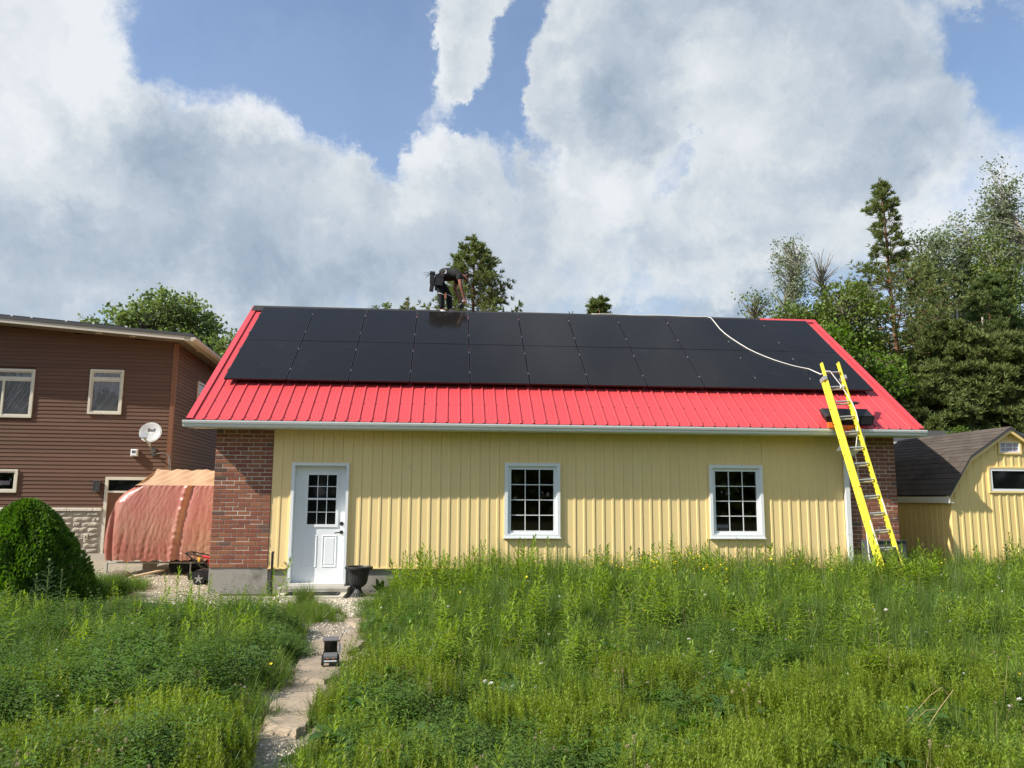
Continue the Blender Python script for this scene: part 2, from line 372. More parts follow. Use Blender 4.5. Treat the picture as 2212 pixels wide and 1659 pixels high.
def smooth_auto(o, deg=40):
    m = o.data; m.polygons.foreach_set('use_smooth', [True]*len(m.polygons))
    try: m.set_sharp_from_angle(angle=R(deg))
    except Exception: pass
    return o
def tag(o, label=None, cat=None, group=None, kind=None):
    if label: o['label'] = label
    if cat: o['category'] = cat
    if group: o['group'] = group
    if kind: o['kind'] = kind
    return o
def thing(name, label, cat, loc=(0, 0, 0), rotz=0.0, group=None):
    o = bpy.data.objects.new(name, None); COL.objects.link(o); o.location = tuple(float(c) for c in loc); o.rotation_euler = (0, 0, rotz)
    o.empty_display_size = 0.2
    return tag(o, label, cat, group)
def piece(name, mesh, parent, loc=None): return link(name, mesh, parent, loc)
def shared(key, fn, _c={}):
    if key not in _c: _c[key] = fn()
    return _c[key]
def np_mesh(name, verts, faces, mat, attrs=None, smooth=False):
    """fast mesh from numpy: verts (n,3); faces (m,k) all with k corners"""
    m = bpy.data.meshes.new(name); n = len(verts); f, k = faces.shape
    m.vertices.add(n); m.vertices.foreach_set('co', np.asarray(verts, np.float32).ravel())
    m.loops.add(f*k); m.loops.foreach_set('vertex_index', faces.astype(np.int32).ravel())
    m.polygons.add(f); m.polygons.foreach_set('loop_start', np.arange(0, f*k, k, dtype=np.int32))
    if smooth: m.polygons.foreach_set('use_smooth', np.ones(f, bool))
    m.update(calc_edges=True); m.validate()
    if mat: m.materials.append(MAT[mat] if isinstance(mat, str) else mat)
    return m
def lerp(a, b, t): return a+(b-a)*t
def nrm(v): v = np.array(v, float); return v/(np.linalg.norm(v)+1e-12)
# ------------------------------------------------------------------ ground, path, gravel, pavement pieces
M('soil', (0.085, 0.062, 0.040), 0.95, 0.1, noise=(1.2, 0.35), fine=(25, 0.3), bump=(30, 0.8, 0.02), col2=(0.05, 0.075, 0.02))
M('path_dirt', (0.26, 0.225, 0.175), 0.95, 0.1, noise=(2.5, 0.22), fine=(40, 0.25), bump=(35, 0.8, 0.012), dirt=((0.16, 0.13, 0.09), 2.3, 0.5, 0.7))
M('yard_gravel', (0.30, 0.265, 0.21), 0.95, 0.1, noise=(2.0, 0.25), fine=(45, 0.35), bump=(50, 0.9, 0.012), dirt=((0.10, 0.11, 0.05), 1.3, 0.55, 0.75))
M('flagstone', (0.34, 0.275, 0.205), 0.85, 0.2, var=0.1, noise=(3.0, 0.25), fine=(30, 0.2), stretch=(0.6, 3.0, 4.0), bump=(14, 0.9, 0.02), dirt=((0.20, 0.17, 0.13), 2.5, 0.5, 0.7))
M('pebble', (0.60, 0.54, 0.43), 0.9, 0.15, island=0.0, var=0.25, noise=(15, 0.15))
M('pebble_grey', (0.36, 0.33, 0.28), 0.9, 0.15, var=0.3, noise=(15, 0.15))
def sstep(x, a, b): t = min(max((x-a)/(b-a), 0), 1); return t*t*(3-2*t)
PATHC = [(2.0, -0.5, 1.5), (2.2, -2.0, 1.35), (2.5, -3.2, 1.05), (2.78, -4.4, 0.85), (2.90, -5.5, 0.74), (2.88, -7.0, 0.64), (2.93, -8.0, 0.60), (3.06, -9.2, 0.46), (3.2, -10.6, 0.34), (3.5, -14.0, 0.5)]
def path_at(y):
    for (a, b) in zip(PATHC, PATHC[1:]):
        if b[1] <= y <= a[1]:
            t = (y-a[1])/(b[1]-a[1]); return lerp(a[0], b[0], t), lerp(a[2], b[2], t)
    return None
def gz(x, y):
    z = -0.15
    z += 0.09*sstep(-x, -1.0, 2.5)*sstep(y, -1.5, 3.0)
    m = 0.20*sstep(x, 3.2, 5.0)*sstep(y, -6.5, -2.5)*(1-sstep(y, 3.0, 6.0))
    z += m
    z += 0.025*math.sin(x*1.7+y*0.6)*math.sin(y*1.3-x*0.4)*sstep(-y, 1.0, 3.0)
    pa = path_at(y)
    if pa: d = abs(x-pa[0])-pa[1]*0.5; z -= 0.05*(1-sstep(d, 0.0, 0.5))*sstep(-y, 2.0, 4.0)
    return z
def sheet(name, xs, ys, dz, mat, keep=None, kind='structure'):
    idx = {}; vs = []; fs = []
    for j, y in enumerate(ys):
        for i, x in enumerate(xs): idx[i, j] = len(vs); vs.append((x, y, gz(x, y)+dz))
    for j in range(len(ys)-1):
        for i in range(len(xs)-1):
            if keep and not keep((xs[i]+xs[i+1])/2, (ys[j]+ys[j+1])/2): continue
            fs.append((idx[i, j], idx[i+1, j], idx[i+1, j+1], idx[i, j+1]))
    b = MB(); b.add(vs, fs); o = b.build(name, mat, None, smooth=True, fix=False); o['kind'] = kind; return o
far = [-900, -300, -120, -50, -25]
gx = sorted(set(far+[-x for x in far]+[round(float(x),3) for x in np.arange(-12, 20.01, 0.4)]+[round(float(x),3) for x in np.arange(0, 5.01, 0.1)])); gy = sorted(set(far+[-x for x in far]+[round(float(x),3) for x in np.arange(-15, 10.01, 0.2)]))
sheet('ground', gx, gy, 0.0, 'soil')
# footpath: a ribbon that follows the ground
vs = []; fs = []; ny = 90; nx = 9; rng = random.Random(2)
wob = [rng.uniform(-1, 1) for _ in range(400)]
for j in range(ny+1):
    y = lerp(-0.6, -13.5, j/ny); c, w = path_at(y)
    e0 = 0.10*math.sin(y*3.1)+0.06*math.sin(y*7.7+1); e1 = 0.10*math.sin(y*2.7+2)+0.06*math.sin(y*8.3)
    for i in range(nx+1):
        x = lerp(c-w/2-0.22+e0, c+w/2+0.22+e1, i/nx); vs.append((x, y, gz(x, y)+0.012+0.005*math.sin(x*23+y*9)))
for j in range(ny):
    for i in range(nx): q = j*(nx+1)+i; fs.append((q, q+nx+1, q+nx+2, q+1))
b = MB(); b.add(vs, fs); path = b.build('path', 'path_dirt', None, smooth=True); path['kind'] = 'structure'
# the yard between the house and the garage
yxs = [float(x) for x in np.arange(-9, 3.4, 0.25)]; yys = [float(y) for y in np.arange(-2.8, 6.4, 0.25)]
def yard_keep(x, y):
    edge = -2.35+0.25*math.sin(x*1.9)+0.15*math.sin(x*4.3)
    if x < -1.2: edge = lerp(edge, 1.2, min(1, (-1.2-x)/1.5))
    return y > edge and not (x > 0.25 and y > -0.2) and x < 3.1+0.15*math.sin(y*5)
yard = sheet('yard', yxs, yys, 0.005, 'yard_gravel', yard_keep)
# flat stones in the path
def flagstone(poly_uv, z, th, name='stone_slab'):
    P = [at(u, v, z=z) for u, v in poly_uv]
    rng = random.Random(int(poly_uv[0][0])); n = []
    for p, q in zip(P, P[1:]+P[:1]):
        for t in (0, 0.25, 0.5, 0.75):
            r = p+(q-p)*t; n.append(r+np.array([rng.uniform(-1, 1)*0.018, rng.uniform(-1, 1)*0.02, 0]) if t else r)
    c = sum(n)/len(n); k = len(n); vs = []
    for (s, h) in ((1.03, -th), (1.0, -th*0.45), (0.985, -th*0.40), (0.955, -0.004), (0.93, 0.0)):
        vs += [c+(p-c)*s+np.array([0, 0, h+0.004*math.sin(p[0]*40+h*50)]) for p in n]
    fs = []
    for r in range(4):
        for i in range(k): j = (i+1) % k; fs.append((r*k+i, r*k+j, (r+1)*k+j, (r+1)*k+i))
    fs.append(tuple(range(4*k, 5*k))); b = MB(); b.add(vs, fs); return b.build(name, 'flagstone', path)
flagstone([(570, 1562), (588, 1512), (640, 1494), (690, 1490), (672, 1556), (640, 1580)], -0.13, 0.07)
flagstone([(632, 1462), (648, 1418), (700, 1412), (772, 1416), (765, 1452), (700, 1470)], -0.14, 0.06)
flagstone([(650, 1410), (672, 1384), (720, 1378), (790, 1352), (800, 1380), (752, 1408)], -0.15, 0.05)
flagstone([(742, 1340), (770, 1322), (812, 1320), (818, 1342), (780, 1352)], -0.135, 0.05)
# concrete step and doormat
b = MB(); b.bevbox((1.26, -0.36, -0.3), (2.44, 0.019, -0.012), 0.012); stp = b.build('door_step', 'concrete', None); tag(stp, 'worn concrete step under the white door', 'step')
b = MB(); b.bevbox((1.30, -0.80, -0.22), (2.43, -0.365, -0.085), 0.015); pv = b.build('paving_slab', 'pale_concrete', None); tag(pv, 'low pale concrete slab in front of the door step', 'paving slab')
mt = thing('doormat', 'black rubber grid doormat lying on the slab before the white door', 'doormat', (1.46, -0.78, -0.083))
b = MB(); W_, D_ = 0.86, 0.36
for (a, c, d, e) in ((0, W_, 0, 0.025), (0, W_, D_-0.025, D_), (0, 0.025, 0.025, D_-0.025), (W_-0.025, W_, 0.025, D_-0.025)): b.box((a, d, 0), (c, e, 0.018))
b.build('rim', 'black_plastic', mt)
b = MB()
for k in range(26):
    x = 0.03+k*0.032; b.bar((x-0.0, 0.025, 0.008), (x+0.02 if x+0.02 < W_-0.025 else x, D_-0.025, 0.008), 0.010, 0.014)
for k in range(5): b.box((0.025, 0.07+k*0.055, 0.002), (W_-0.025, 0.078+k*0.055, 0.012))
q = b.build('grid', 'black_plastic', mt); q['kind'] = 'stuff'
b = MB(); b.box((0, 0, 0), (0.5, 0.10, 0.012)); q = b.build('paper_notice', 'white_paint', None, (1.58, -0.40, -0.083)); tag(q, 'pale flat board lying between the doormat and the step', 'board')
# ------------------------------------------------------------------ the yellow garage
SLOPE = 0.6297; SC_, SS_ = math.cos(SLOPE), math.sin(SLOPE)
ES = np.array([0, SC_, SS_]); EN = np.array([0, -SS_, SC_]); EX = np.array([1.0, 0, 0])
EAVE = np.array([0, -0.358, 2.8615]); RIDGE_Y, RIDGE_Z = 3.724, 5.8357; ROOF_L, ROOF_R = -0.406, 12.937
SLEN = (RIDGE_Y-EAVE[1])/SC_
def roofp(x, s, h=0.0): return EAVE+EX*x+ES*s+EN*h
GW = 12.579; GD = 7.448; SID0, SID1 = 0.294, 2.735; PILL, PILR = 1.0, 11.564
garage = thing('garage', 'long yellow sided garage with red metal roof and brick end pillars', 'garage', (0, 0, 0))

# foundation and hidden walls
b = MB(); b.box((0.0, 0.02, -0.6), (PILL, 0.16, SID0-0.004)); b.box((PILL, 0.045, -0.6), (1.36, 0.18, SID0-0.004)); b.box((2.34, 0.045, -0.6), (PILR, 0.18, SID0-0.004)); b.box((PILR, 0.02, -0.6), (GW, 0.16, SID0-0.004))
b.box((0.0, 0.16, -0.6), (0.14, GD, SID0-0.004)); b.box((GW-0.14, 0.16, -0.6), (GW, GD, SID0-0.004)); b.box((0.14, GD-0.14, -0.6), (GW-0.14, GD, SID0-0.004))
b.build('foundation', 'concrete', garage)
def wall_grid(bld, x0, x1, z0, z1, y0, y1, holes):
    xs = sorted({x0, x1, *[h[0] for h in holes], *[h[1] for h in holes]}); xs = [x for x in xs if x0 <= x <= x1]
    for a, c in zip(xs, xs[1:]):
        hs = sorted([(h[2], h[3]) for h in holes if h[0] < (a+c)/2 < h[1]]); z = z0
        for (h0, h1) in hs:
            if h0 > z: bld.box((a, y0, z), (c, y1, h0))
            z = max(z, h1)
        if z < z1: bld.box((a, y0, z), (c, y1, z1))
DOOR = (1.344, 2.354, -0.02, 2.13); WIN1 = (5.139, 6.156, 0.828, 2.164); WIN2 = (8.940, 9.964, 0.828, 2.164)
HOLES = [DOOR, WIN1, WIN2]
b = MB(); wall_grid(b, PILL, PILR, SID0, 2.8, 0.035, 0.15, HOLES)
b.box((0.02, 0.16, SID0), (0.15, GD-0.02, 2.8)); b.box((GW-0.15, 0.16, SID0), (GW-0.02, GD-0.02, 2.8)); b.box((0.15, GD-0.15, SID0), (GW-0.15, GD-0.02, 2.8))
b.build('wall', 'yellow_siding', garage)
for nm, x in (('gable', 0.02), ('gable', GW-0.15)):      # gable triangles
    g = MB(); rz = RIDGE_Z-0.25
    g.prism([(x, 0.1, 2.8), (x, GD-0.1, 2.8), (x, RIDGE_Y, rz)], (0, 0, 0), (0.13, 0, 0)); g.build(nm, 'yellow_siding', garage)
b = MB(); b.box((0.15, 0.2, -0.05), (GW-0.15, GD-0.15, 0.0)); b.build('interior_floor', 'concrete', garage)
b = MB(); b.box((0.15, 0.16, 2.8), (GW-0.15, GD-0.15, 2.84)); b.build('interior_ceiling', 'dark_under', garage)

# board-and-batten siding: one upright board with its raised batten at a time
SP = (PILR-PILL)/60
def siding_profile(w, x0=0.0, x1=None):
    x1 = w if x1 is None else x1
    prof = [(0, 0), (w-0.052, 0), (w-0.046, -0.0095), (w-0.012, -0.0095), (w-0.006, 0), (w, 0)]
    out = []
    for (a, ya), (c, yc) in zip(prof, prof[1:]):
        l, r = max(a, x0), min(c, x1)
        if r-l < 1e-6: continue
        f = lambda x: ya+(yc-ya)*(x-a)/(c-a)
        if not out: out.append((l, f(l)))
        out.append((r, f(r)))
    return out
def siding_mesh(prof, z0, z1, mat, back=0.012):
    b = MB(); n = len(prof); x0, x1 = prof[0][0], prof[-1][0]
    poly = [(x, y, z0) for x, y in prof]+[(x1, back, z0), (x0, back, z0)]
    b.prism(poly, (0, 0, 0), (0, 0, z1-z0)); m = b.mesh('siding_board')
    import bmesh
    bm = bmesh.new(); bm.from_mesh(m); bmesh.ops.recalc_face_normals(bm, faces=bm.faces); bm.to_mesh(m); bm.free()
    m.materials.append(MAT[mat]); return m
M_FULL = siding_mesh(siding_profile(SP-0.0015), SID0, SID1, 'yellow_siding')
pad = 0.004
for i in range(60):
    x0 = PILL+i*SP; x1 = x0+SP-0.0015
    hit = [h for h in HOLES if h[0]-pad < x1 and h[1]+pad > x0]
    if not hit: piece('siding_board', M_FULL, garage, (x0, 0.02, 0)); continue
    h = hit[0]; l, r = max(h[0]-pad, x0), min(h[1]+pad, x1)
    if l-x0 > 0.01: piece('siding_board', siding_mesh(siding_profile(SP-0.0015, 0, l-x0), SID0, SID1, 'yellow_siding'), garage, (x0, 0.02, 0))
    if x1-r > 0.01: piece('siding_board', siding_mesh(siding_profile(SP-0.0015, r-x0, SP-0.0015), SID0, SID1, 'yellow_siding'), garage, (x0, 0.02, 0))
    for z0, z1 in ((SID0, h[2]-pad), (h[3]+pad, SID1)):
        if z1-z0 > 0.02: piece('siding_board', siding_mesh(siding_profile(SP-0.0015, l-x0+.0005, r-x0-.0005), z0, z1, 'yellow_siding'), garage, (x0, 0.02, 0))
for h in HOLES:       # yellow J-trim round each opening
    b = MB(); w = 0.022; z0 = h[2] if h[2] > 0.3 else SID0
    b.box((h[0]-w, -0.001, z0), (h[0]-0.001, 0.03, h[3]+w)); b.box((h[1]+0.001, -0.001, z0), (h[1]+w, 0.03, h[3]+w)); b.box((h[0]-0.001, -0.001, h[3]+0.001), (h[1]+0.001, 0.03, h[3]+w))
    if h[2] > 0.3: b.box((h[0]-w, -0.003, z0-w), (h[1]+w, 0.028, z0-0.001))
    b.build('opening_trim', 'yellow_siding', garage)
b = MB(); b.box((PILL, -0.001, SID0-0.02), (1.343, 0.03, SID0-0.001)); b.box((2.356, -0.001, SID0-0.02), (PILR, 0.03, SID0-0.001)); b.box((PILL, -0.004, SID1+0.001), (PILR, 0.03, SID1+0.04)); b.build('starter_strip', 'yellow_siding', garage)

# brick pillars
def pillar(x0, x1):
    pb = MB(); pb.box((x0+0.004, 0.0125, SID0), (x1-0.004, 0.15, 2.78)); pil = pb.build('brick_pillar', 'mortar', garage)
    W, H, J = 0.2, 0.0625, 0.0115; rows = int((2.78-SID0)/(H+J)); hh = (2.78-SID0)/rows
    ms = {}
    def bm_(w):
        w = round(w, 3)
        if w not in ms:
            q = MB(); q.bevbox((0, 0, 0), (w, 0.1, hh-J), 0.005); m = q.mesh('brick'); m.materials.append(MAT['brick']); ms[w] = m
            m2 = m.copy(); m2.materials.clear(); m2.materials.append(MAT['dark_brick']); ms[(w, 1)] = m2
        return ms[w], ms[(w, 1)]
    total = x1-x0
    for r in range(rows):
        z = SID0+r*hh+J*0.5; x = x0; first = True; k = 0
        n = 4.6
        bw = (total+J)/4.6-J
        widths = [bw*0.6-J*0.2, bw, bw, bw, bw] if r % 2 else [bw, bw, bw, bw, bw*0.6-J*0.2]
        for w in widths:
            w2 = min(w, x1-x)
            if w2 < 0.03: break
            a, d = bm_(w2); dark = random.random() < (0.16 if (x+w2 > x1-0.05 or x < x0+0.02) else 0.03)
            piece('brick', d if dark else a, pil, (x, random.uniform(-0.004, 0.004)+0.006, z+random.uniform(-.001, .001))); x += w2+J
    return pil
pillar(0.0, PILL-0.006); pillar(PILR+0.09, GW)
b = MB(); b.box((PILR+0.006, 0.0, SID0), (PILR+0.085, 0.15, 2.78)); b.build('corner_board', 'dark_metal', garage)

# ---- red metal roof
NSH = 15; SHW = (ROOF_R-ROOF_L-0.06)/NSH
def sheet_mesh(w, s0, s1):
    p = w/4; prof = []
    for k in range(4):
        x = k*p
        prof += [(x, 0), (x+0.012, 0.02), (x+0.034, 0.02), (x+0.046, 0)]
        for t in (0.36, 0.66): xx = x+0.046+(p-0.046)*t; prof += [(xx-0.008, 0), (xx-0.003, 0.003), (xx+0.003, 0.003), (xx+0.008, 0)]
    prof.append((w, 0))
    vs = []; fs = []
    ns = 2
    for j in range(ns):
        s = lerp(s0, s1, j/(ns-1))
        vs += [ES*s+EX*x+EN*h for x, h in prof]
    n = len(prof)
    for i in range(n-1): fs.append((i, i+1, n+i+1, n+i))
    o = len(vs); vs += [ES*s0+EX*x+EN*(h-0.006) for x, h in prof]        # drip edge gives the sheet its thickness at the eave
    for i in range(n-1): fs.append((o+i+1, o+i, i, i+1)[::-1])
    b = MB(); b.add(vs, fs); m = b.mesh('roof_sheet'); m.materials.append(MAT['red_metal']); return m
def screws(w):
    b = MB(); p = w/4
    for s in (0.06, 0.62, 1.22):
        for k in range(4):
            x = k*p+0.062; c = ES*s+EX*x+EN*0.003; b.obox(c-EX*.007-ES*.008, EX*.014, ES*.016, EN*.006)
    m = b.mesh('screws'); m.materials.append(MAT['screw_dark']); return m
M_SHEET = sheet_mesh(SHW-0.001, -0.03, SLEN); M_SCREW = screws(SHW)
roof = MB()
deck = [roofp(0, 0, -0.03), roofp(0, SLEN, -0.03), roofp(0, SLEN, -0.12), roofp(0, 0, -0.12)]
roof.prism([d+EX*(ROOF_L+0.02) for d in deck], (0, 0, 0), (ROOF_R-ROOF_L-0.04, 0, 0))
RY2 = 2*RIDGE_Y
mir = lambda p: np.array([p[0], RY2-p[1], p[2]])
roof.prism([mir(d)+EX*(ROOF_L+0.02) for d in deck][::-1], (0, 0, 0), (ROOF_R-ROOF_L-0.04, 0, 0))
roof_o = roof.build('roof', 'dark_under', garage)
for i in range(NSH):
    x = ROOF_L+0.03+i*SHW
    o = piece('roof_sheet', M_SHEET, roof_o, roofp(x, 0)); sc_ = piece('screws', M_SCREW, roof_o, roofp(x, 0)); sc_['kind'] = 'stuff'
M_BACK = M_SHEET.copy(); 
co = np.zeros(len(M_BACK.vertices)*3, np.float32); M_BACK.vertices.foreach_get('co', co); co = co.reshape(-1, 3); co[:, 1] *= -1; M_BACK.vertices.foreach_set('co', co.ravel()); M_BACK.flip_normals()
for i in range(NSH): piece('roof_sheet', M_BACK, roof_o, mir(roofp(ROOF_L+0.03+i*SHW, 0)))
for x0, x1 in ((ROOF_L-0.012, ROOF_L+0.10), (ROOF_R-0.10, ROOF_R+0.012)):     # rake trim both ends
    b = MB(); out = x0 if x0 < 0 else x1-0.012
    for f in (lambda q: q, mir):
        s0, s1 = -0.03, SLEN
        for (xa, xb, ha, hb) in ((x0, x1, 0.022, 0.027), (out, out+0.012, -0.13, 0.0215)):
            poly = [f(roofp(xa, s0, ha)), f(roofp(xa, s1, ha)), f(roofp(xa, s1, hb)), f(roofp(xa, s0, hb))]
            b.prism(poly, (0, 0, 0), (xb-xa, 0, 0))
    b.build('rake_trim', 'red_trim', roof_o)
RCX = at(1640, 686, y=RIDGE_Y)[0]      # the red cap is still off along the working stretch; grey closure strip there
for nm, xa, xb, mt_ in (('ridge_cap', RCX, ROOF_R+0.015, 'red_trim'), ('ridge_strip', ROOF_L+0.01, RCX-0.01, 'closure_strip')):
    b = MB(); h0 = 0.028 if nm == 'ridge_cap' else 0.024
    for f in (lambda q: q, mir):
        w_ = 0.16 if nm == 'ridge_cap' else 0.28
        poly = [f(roofp(xa, SLEN-w_, h0)), f(roofp(xa, SLEN+0.012, h0)), f(roofp(xa, SLEN+0.012, 0.034)), f(roofp(xa, SLEN-w_, 0.034))]
        b.prism(poly, (0, 0, 0), (xb-xa, 0, 0))
    b.build(nm, mt_, roof_o)
# eaves: fascia, soffit, gutter
b = MB(); b.box((ROOF_L+0.03, -0.352, 2.70), (ROOF_R-0.03, -0.33, 2.84)); b.build('fascia', 'white_metal', garage); b = MB(); b.box((ROOF_L+0.03, GD+0.33, 2.70), (ROOF_R-0.03, GD+0.352, 2.84)); b.build('fascia', 'white_metal', garage)
sm = MB()
nso = 30
for i in range(nso):      # soffit boards, seen from below
    a = lerp(ROOF_L+0.03, ROOF_R-0.03, i/nso); c = lerp(ROOF_L+0.03, ROOF_R-0.03, (i+1)/nso)
    sm.box((a, -0.33, 2.715), (c-0.006, 0.0, 2.727)); 
so = sm.build('soffit', 'soffit_white', garage)
b = MB()
for xa in (ROOF_L+0.03, ROOF_R-0.05):   # boxed eave returns
    b.prism([(xa, -0.33, 2.73), (xa, 0.12, 2.73), (xa, 0.12, 3.1), (xa, -0.33, 2.80)], (0, 0, 0), (0.02, 0, 0))
b.build('eave_return', 'soffit_white', garage)
GUT = [(-0.354, 2.825), (-0.354, 2.712), (-0.43, 2.706), (-0.452, 2.725), (-0.456, 2.755), (-0.476, 2.775), (-0.484, 2.805), (-0.484, 2.822), (-0.474, 2.822), (-0.474, 2.806), (-0.466, 2.78), (-0.446, 2.758), (-0.442, 2.728), (-0.426, 2.714), (-0.362, 2.72), (-0.362, 2.825)]
gut = thing('gutter', 'long white metal rain gutter under the red roof edge', 'gutter', (0, 0, 0))
gl, gr = -0.45, 12.95
b = MB(); n = len(GUT); vs = [(gl, y, z) for y, z in GUT]+[(gr, y, z) for y, z in GUT]
b.add(vs, [(i, (i+1) % n, n+(i+1) % n, n+i) for i in range(n)]); b.build('trough', 'white_metal', gut)
for x in (gl-0.004, gr):
    b = MB(); b.prism([(x, y, z) for y, z in GUT[:8]], (0, 0, 0), (0.004, 0, 0)); b.build('end_cap', 'white_metal', gut)

# downspout by the right pillar
ds = thing('downspout', 'white downspout with curved elbow beside the brick pillar behind the ladder', 'downspout', (11.57, -0.06, 0))
pth = [(11.72, -0.40, 2.70), (11.72, -0.40, 2.60), (11.69, -0.30, 2.48), (11.61, -0.12, 2.36), (11.575, -0.055, 2.26), (11.57, -0.05, 2.1), (11.57, -0.05, 0.15)]
b = MB()
for p, q in zip(pth, pth[1:]):
    d = nrm(np.array(q)-np.array(p)); b.bar(np.array(p)-d*0.015-np.array(ds.location), np.array(q)+d*0.015-np.array(ds.location), 0.085, 0.06, up=(0.02, 1, 0.03))
b.build('pipe', 'white_metal', ds)
b = MB(); b.box((-0.047, -0.022, 0.9), (0.047, 0.055, 0.925)); b.build('strap', 'white_metal', ds)

# ---- windows with white grilles
def garage_window(h, label):
    x0, x1, z0, z1 = h; w = thing('window', None, None); w.parent = garage; w['label'] = label
    def frame(a, y0, y1, d, name, mat='white_paint'):
        b = MB(); b.box((x0+a, y0, z0+a), (x0+a+d, y1, z1-a)); b.box((x1-a-d, y0, z0+a), (x1-a, y1, z1-a)); b.box((x0+a+d, y0, z0+a), (x1-a-d, y1, z0+a+d)); b.box((x0+a+d, y0, z1-a-d), (x1-a-d, y1, z1-a)); b.build(name, mat, w)
    frame(0.002, -0.030, 0.06, 0.056, 'window_frame'); frame(0.058, -0.006, 0.07, 0.020, 'inner_frame'); frame(0.078, 0.012, 0.075, 0.042, 'sash')
    gx0, gx1, gz0, gz1 = x0+0.12, x1-0.12, z0+0.12, z1-0.12
    gw, gh = (gx1-gx0)/3, (gz1-gz0)/4
    pm = shared(('pane', round(gw, 3)), lambda: (lambda q: (q.materials.append(MAT['window_glass']), q)[1])(MB().box((0.001, 0, 0.001), (gw-0.001, 0.006, gh-0.001)).mesh('pane')))
    for i in range(3):
        for j in range(4): piece('pane', pm, w, (gx0+i*gw, 0.034, gz0+j*gh))
    b = MB()
    for i in (1, 2): b.box((gx0+i*gw-0.007, 0.026, gz0), (gx0+i*gw+0.007, 0.0335, gz1))
    for j in (1, 2, 3): b.box((gx0, 0.024, gz0+j*gh-0.007), (gx1, 0.0335, gz0+j*gh+0.007))
    b.build('grille', 'white_paint', w)
    b = MB(); b.box((x0-0.012, -0.045, z0-0.02), (x1+0.012, 0.0, z0+0.002)); b.build('sill', 'white_paint', w)
garage_window(WIN1, 'white framed window beside the middle of the yellow wall'); garage_window(WIN2, 'white framed window nearest the ladder')

# ---- the white door
dr = thing('door', None, None); dr.parent = garage
x0, x1, z0, z1 = DOOR; b = MB(); fw = 0.05
b.box((x0+0.001, -0.03, z0), (x0+fw, 0.16, z1)); b.box((x1-fw, -0.03, z0), (x1-0.001, 0.16, z1)); b.box((x0+fw, -0.03, z1-fw), (x1-fw, 0.16, z1-0.001)); b.build('door_frame', 'white_paint', dr)
DY = 0.115; sx0, sx1, sz0, sz1 = x0+fw+0.003, x1-fw-0.003, 0.035, z1-fw-0.003; sw = sx1-sx0
LX0, LX1, LZ0, LZ1 = sx0+sw*0.235, sx0+sw*0.815, 1.03, 1.93
b = MB()
b.box((sx0, DY, sz0), (LX0, DY+0.045, sz1)); b.box((LX1, DY, sz0), (sx1, DY+0.045, sz1)); b.box((LX0, DY, sz0), (LX1, DY+0.045, LZ0)); b.box((LX0, DY, LZ1), (LX1, DY+0.045, sz1))
slab = b.build('door_slab', 'white_paint', dr)
for cx in (sx0+sw*0.32, sx0+sw*0.70):     # two raised panels
    b = MB(); a0, a1, c0, c1 = cx-0.125, cx+0.125, 0.30, 0.85
    for k, (t, dy) in enumerate(((0.0, -0.007), (0.030, 0.002), (0.045, -0.006))):
        pass
    q = lambda m, y: [(a0+m, DY+y, c0+m), (a1-m, DY+y, c0+m), (a1-m, DY+y, c1-m), (a0+m, DY+y, c1-m)]
    rings = [q(0, 0.001), q(0.004, -0.009), q(0.014, -0.009), q(0.024, -0.001), q(0.034, -0.001), q(0.048, -0.008)]
    vs = sum(rings, []); fs = []
    for k in range(len(rings)-1):
        for i in range(4): j = (i+1) % 4; fs.append((k*4+i, k*4+j, k*4+4+j, k*4+4+i))
    fs.append(tuple(range(len(vs)-4, len(vs)))); b.add(vs, fs); b.build('door_panel', 'white_paint', dr)
b = MB()
for (a0, a1, c0, c1) in ((LX0-0.035, LX0+0.012, LZ0-0.035, LZ1+0.035), (LX1-0.012, LX1+0.035, LZ0-0.035, LZ1+0.035), (LX0+0.012, LX1-0.012, LZ0-0.035, LZ0+0.012), (LX0+0.012, LX1-0.012, LZ1-0.012, LZ1+0.035)): b.box((a0, DY-0.014, c0), (a1, DY+0.03, c1))
zm = (LZ0+LZ1)/2+0.01
b.box((LX0+0.012, DY-0.006, zm-0.016), (LX1-0.012, DY+0.03, zm+0.016))
b.build('glass_frame', 'white_paint', dr)
gx0, gx1 = LX0+0.012, LX1-0.012; gw = (gx1-gx0)/3
for (c0, c1) in ((LZ0+0.012, zm-0.016), (zm+0.016, LZ1-0.012)):
    gh = (c1-c0)/2
    for i in range(3):
        for j in range(2):
            q = MB(); q.box((0.001, 0, 0.001), (gw-0.001, 0.006, gh-0.001)); q.build('pane', 'black_glass', dr, (gx0+i*gw, DY+0.02, c0+j*gh))
    b = MB()
    for i in (1, 2): b.box((gx0+i*gw-0.006, DY+0.008, c0), (gx0+i*gw+0.006, DY+0.0195, c1))
    b.box((gx0, DY+0.006, c0+gh-0.006), (gx1, DY+0.0195, c0+gh+0.006)); b.build('grille', 'white_paint', dr)
hx = sx1-0.065
b = MB(); b.tube([(hx, DY, 1.055), (hx, DY-0.022, 1.055)], [0.036, 0.032], 18); b.build('deadbolt', 'black_metal', dr)
b = MB(); b.tube([(hx, DY, 0.905), (hx, DY-0.014, 0.905)], [0.034, 0.032], 18); b.tube([(hx, DY-0.012, 0.905), (hx, DY-0.055, 0.905), (hx-0.03, DY-0.06, 0.903), (hx-0.115, DY-0.058, 0.892)], [0.011, 0.011, 0.011, 0.009], 10); b.build('door_handle', 'black_metal', dr)
b = MB(); b.box((x0+0.02, -0.05, -0.02), (x1-0.02, DY+0.05, 0.032)); b.build('threshold', 'soffit_white', dr)
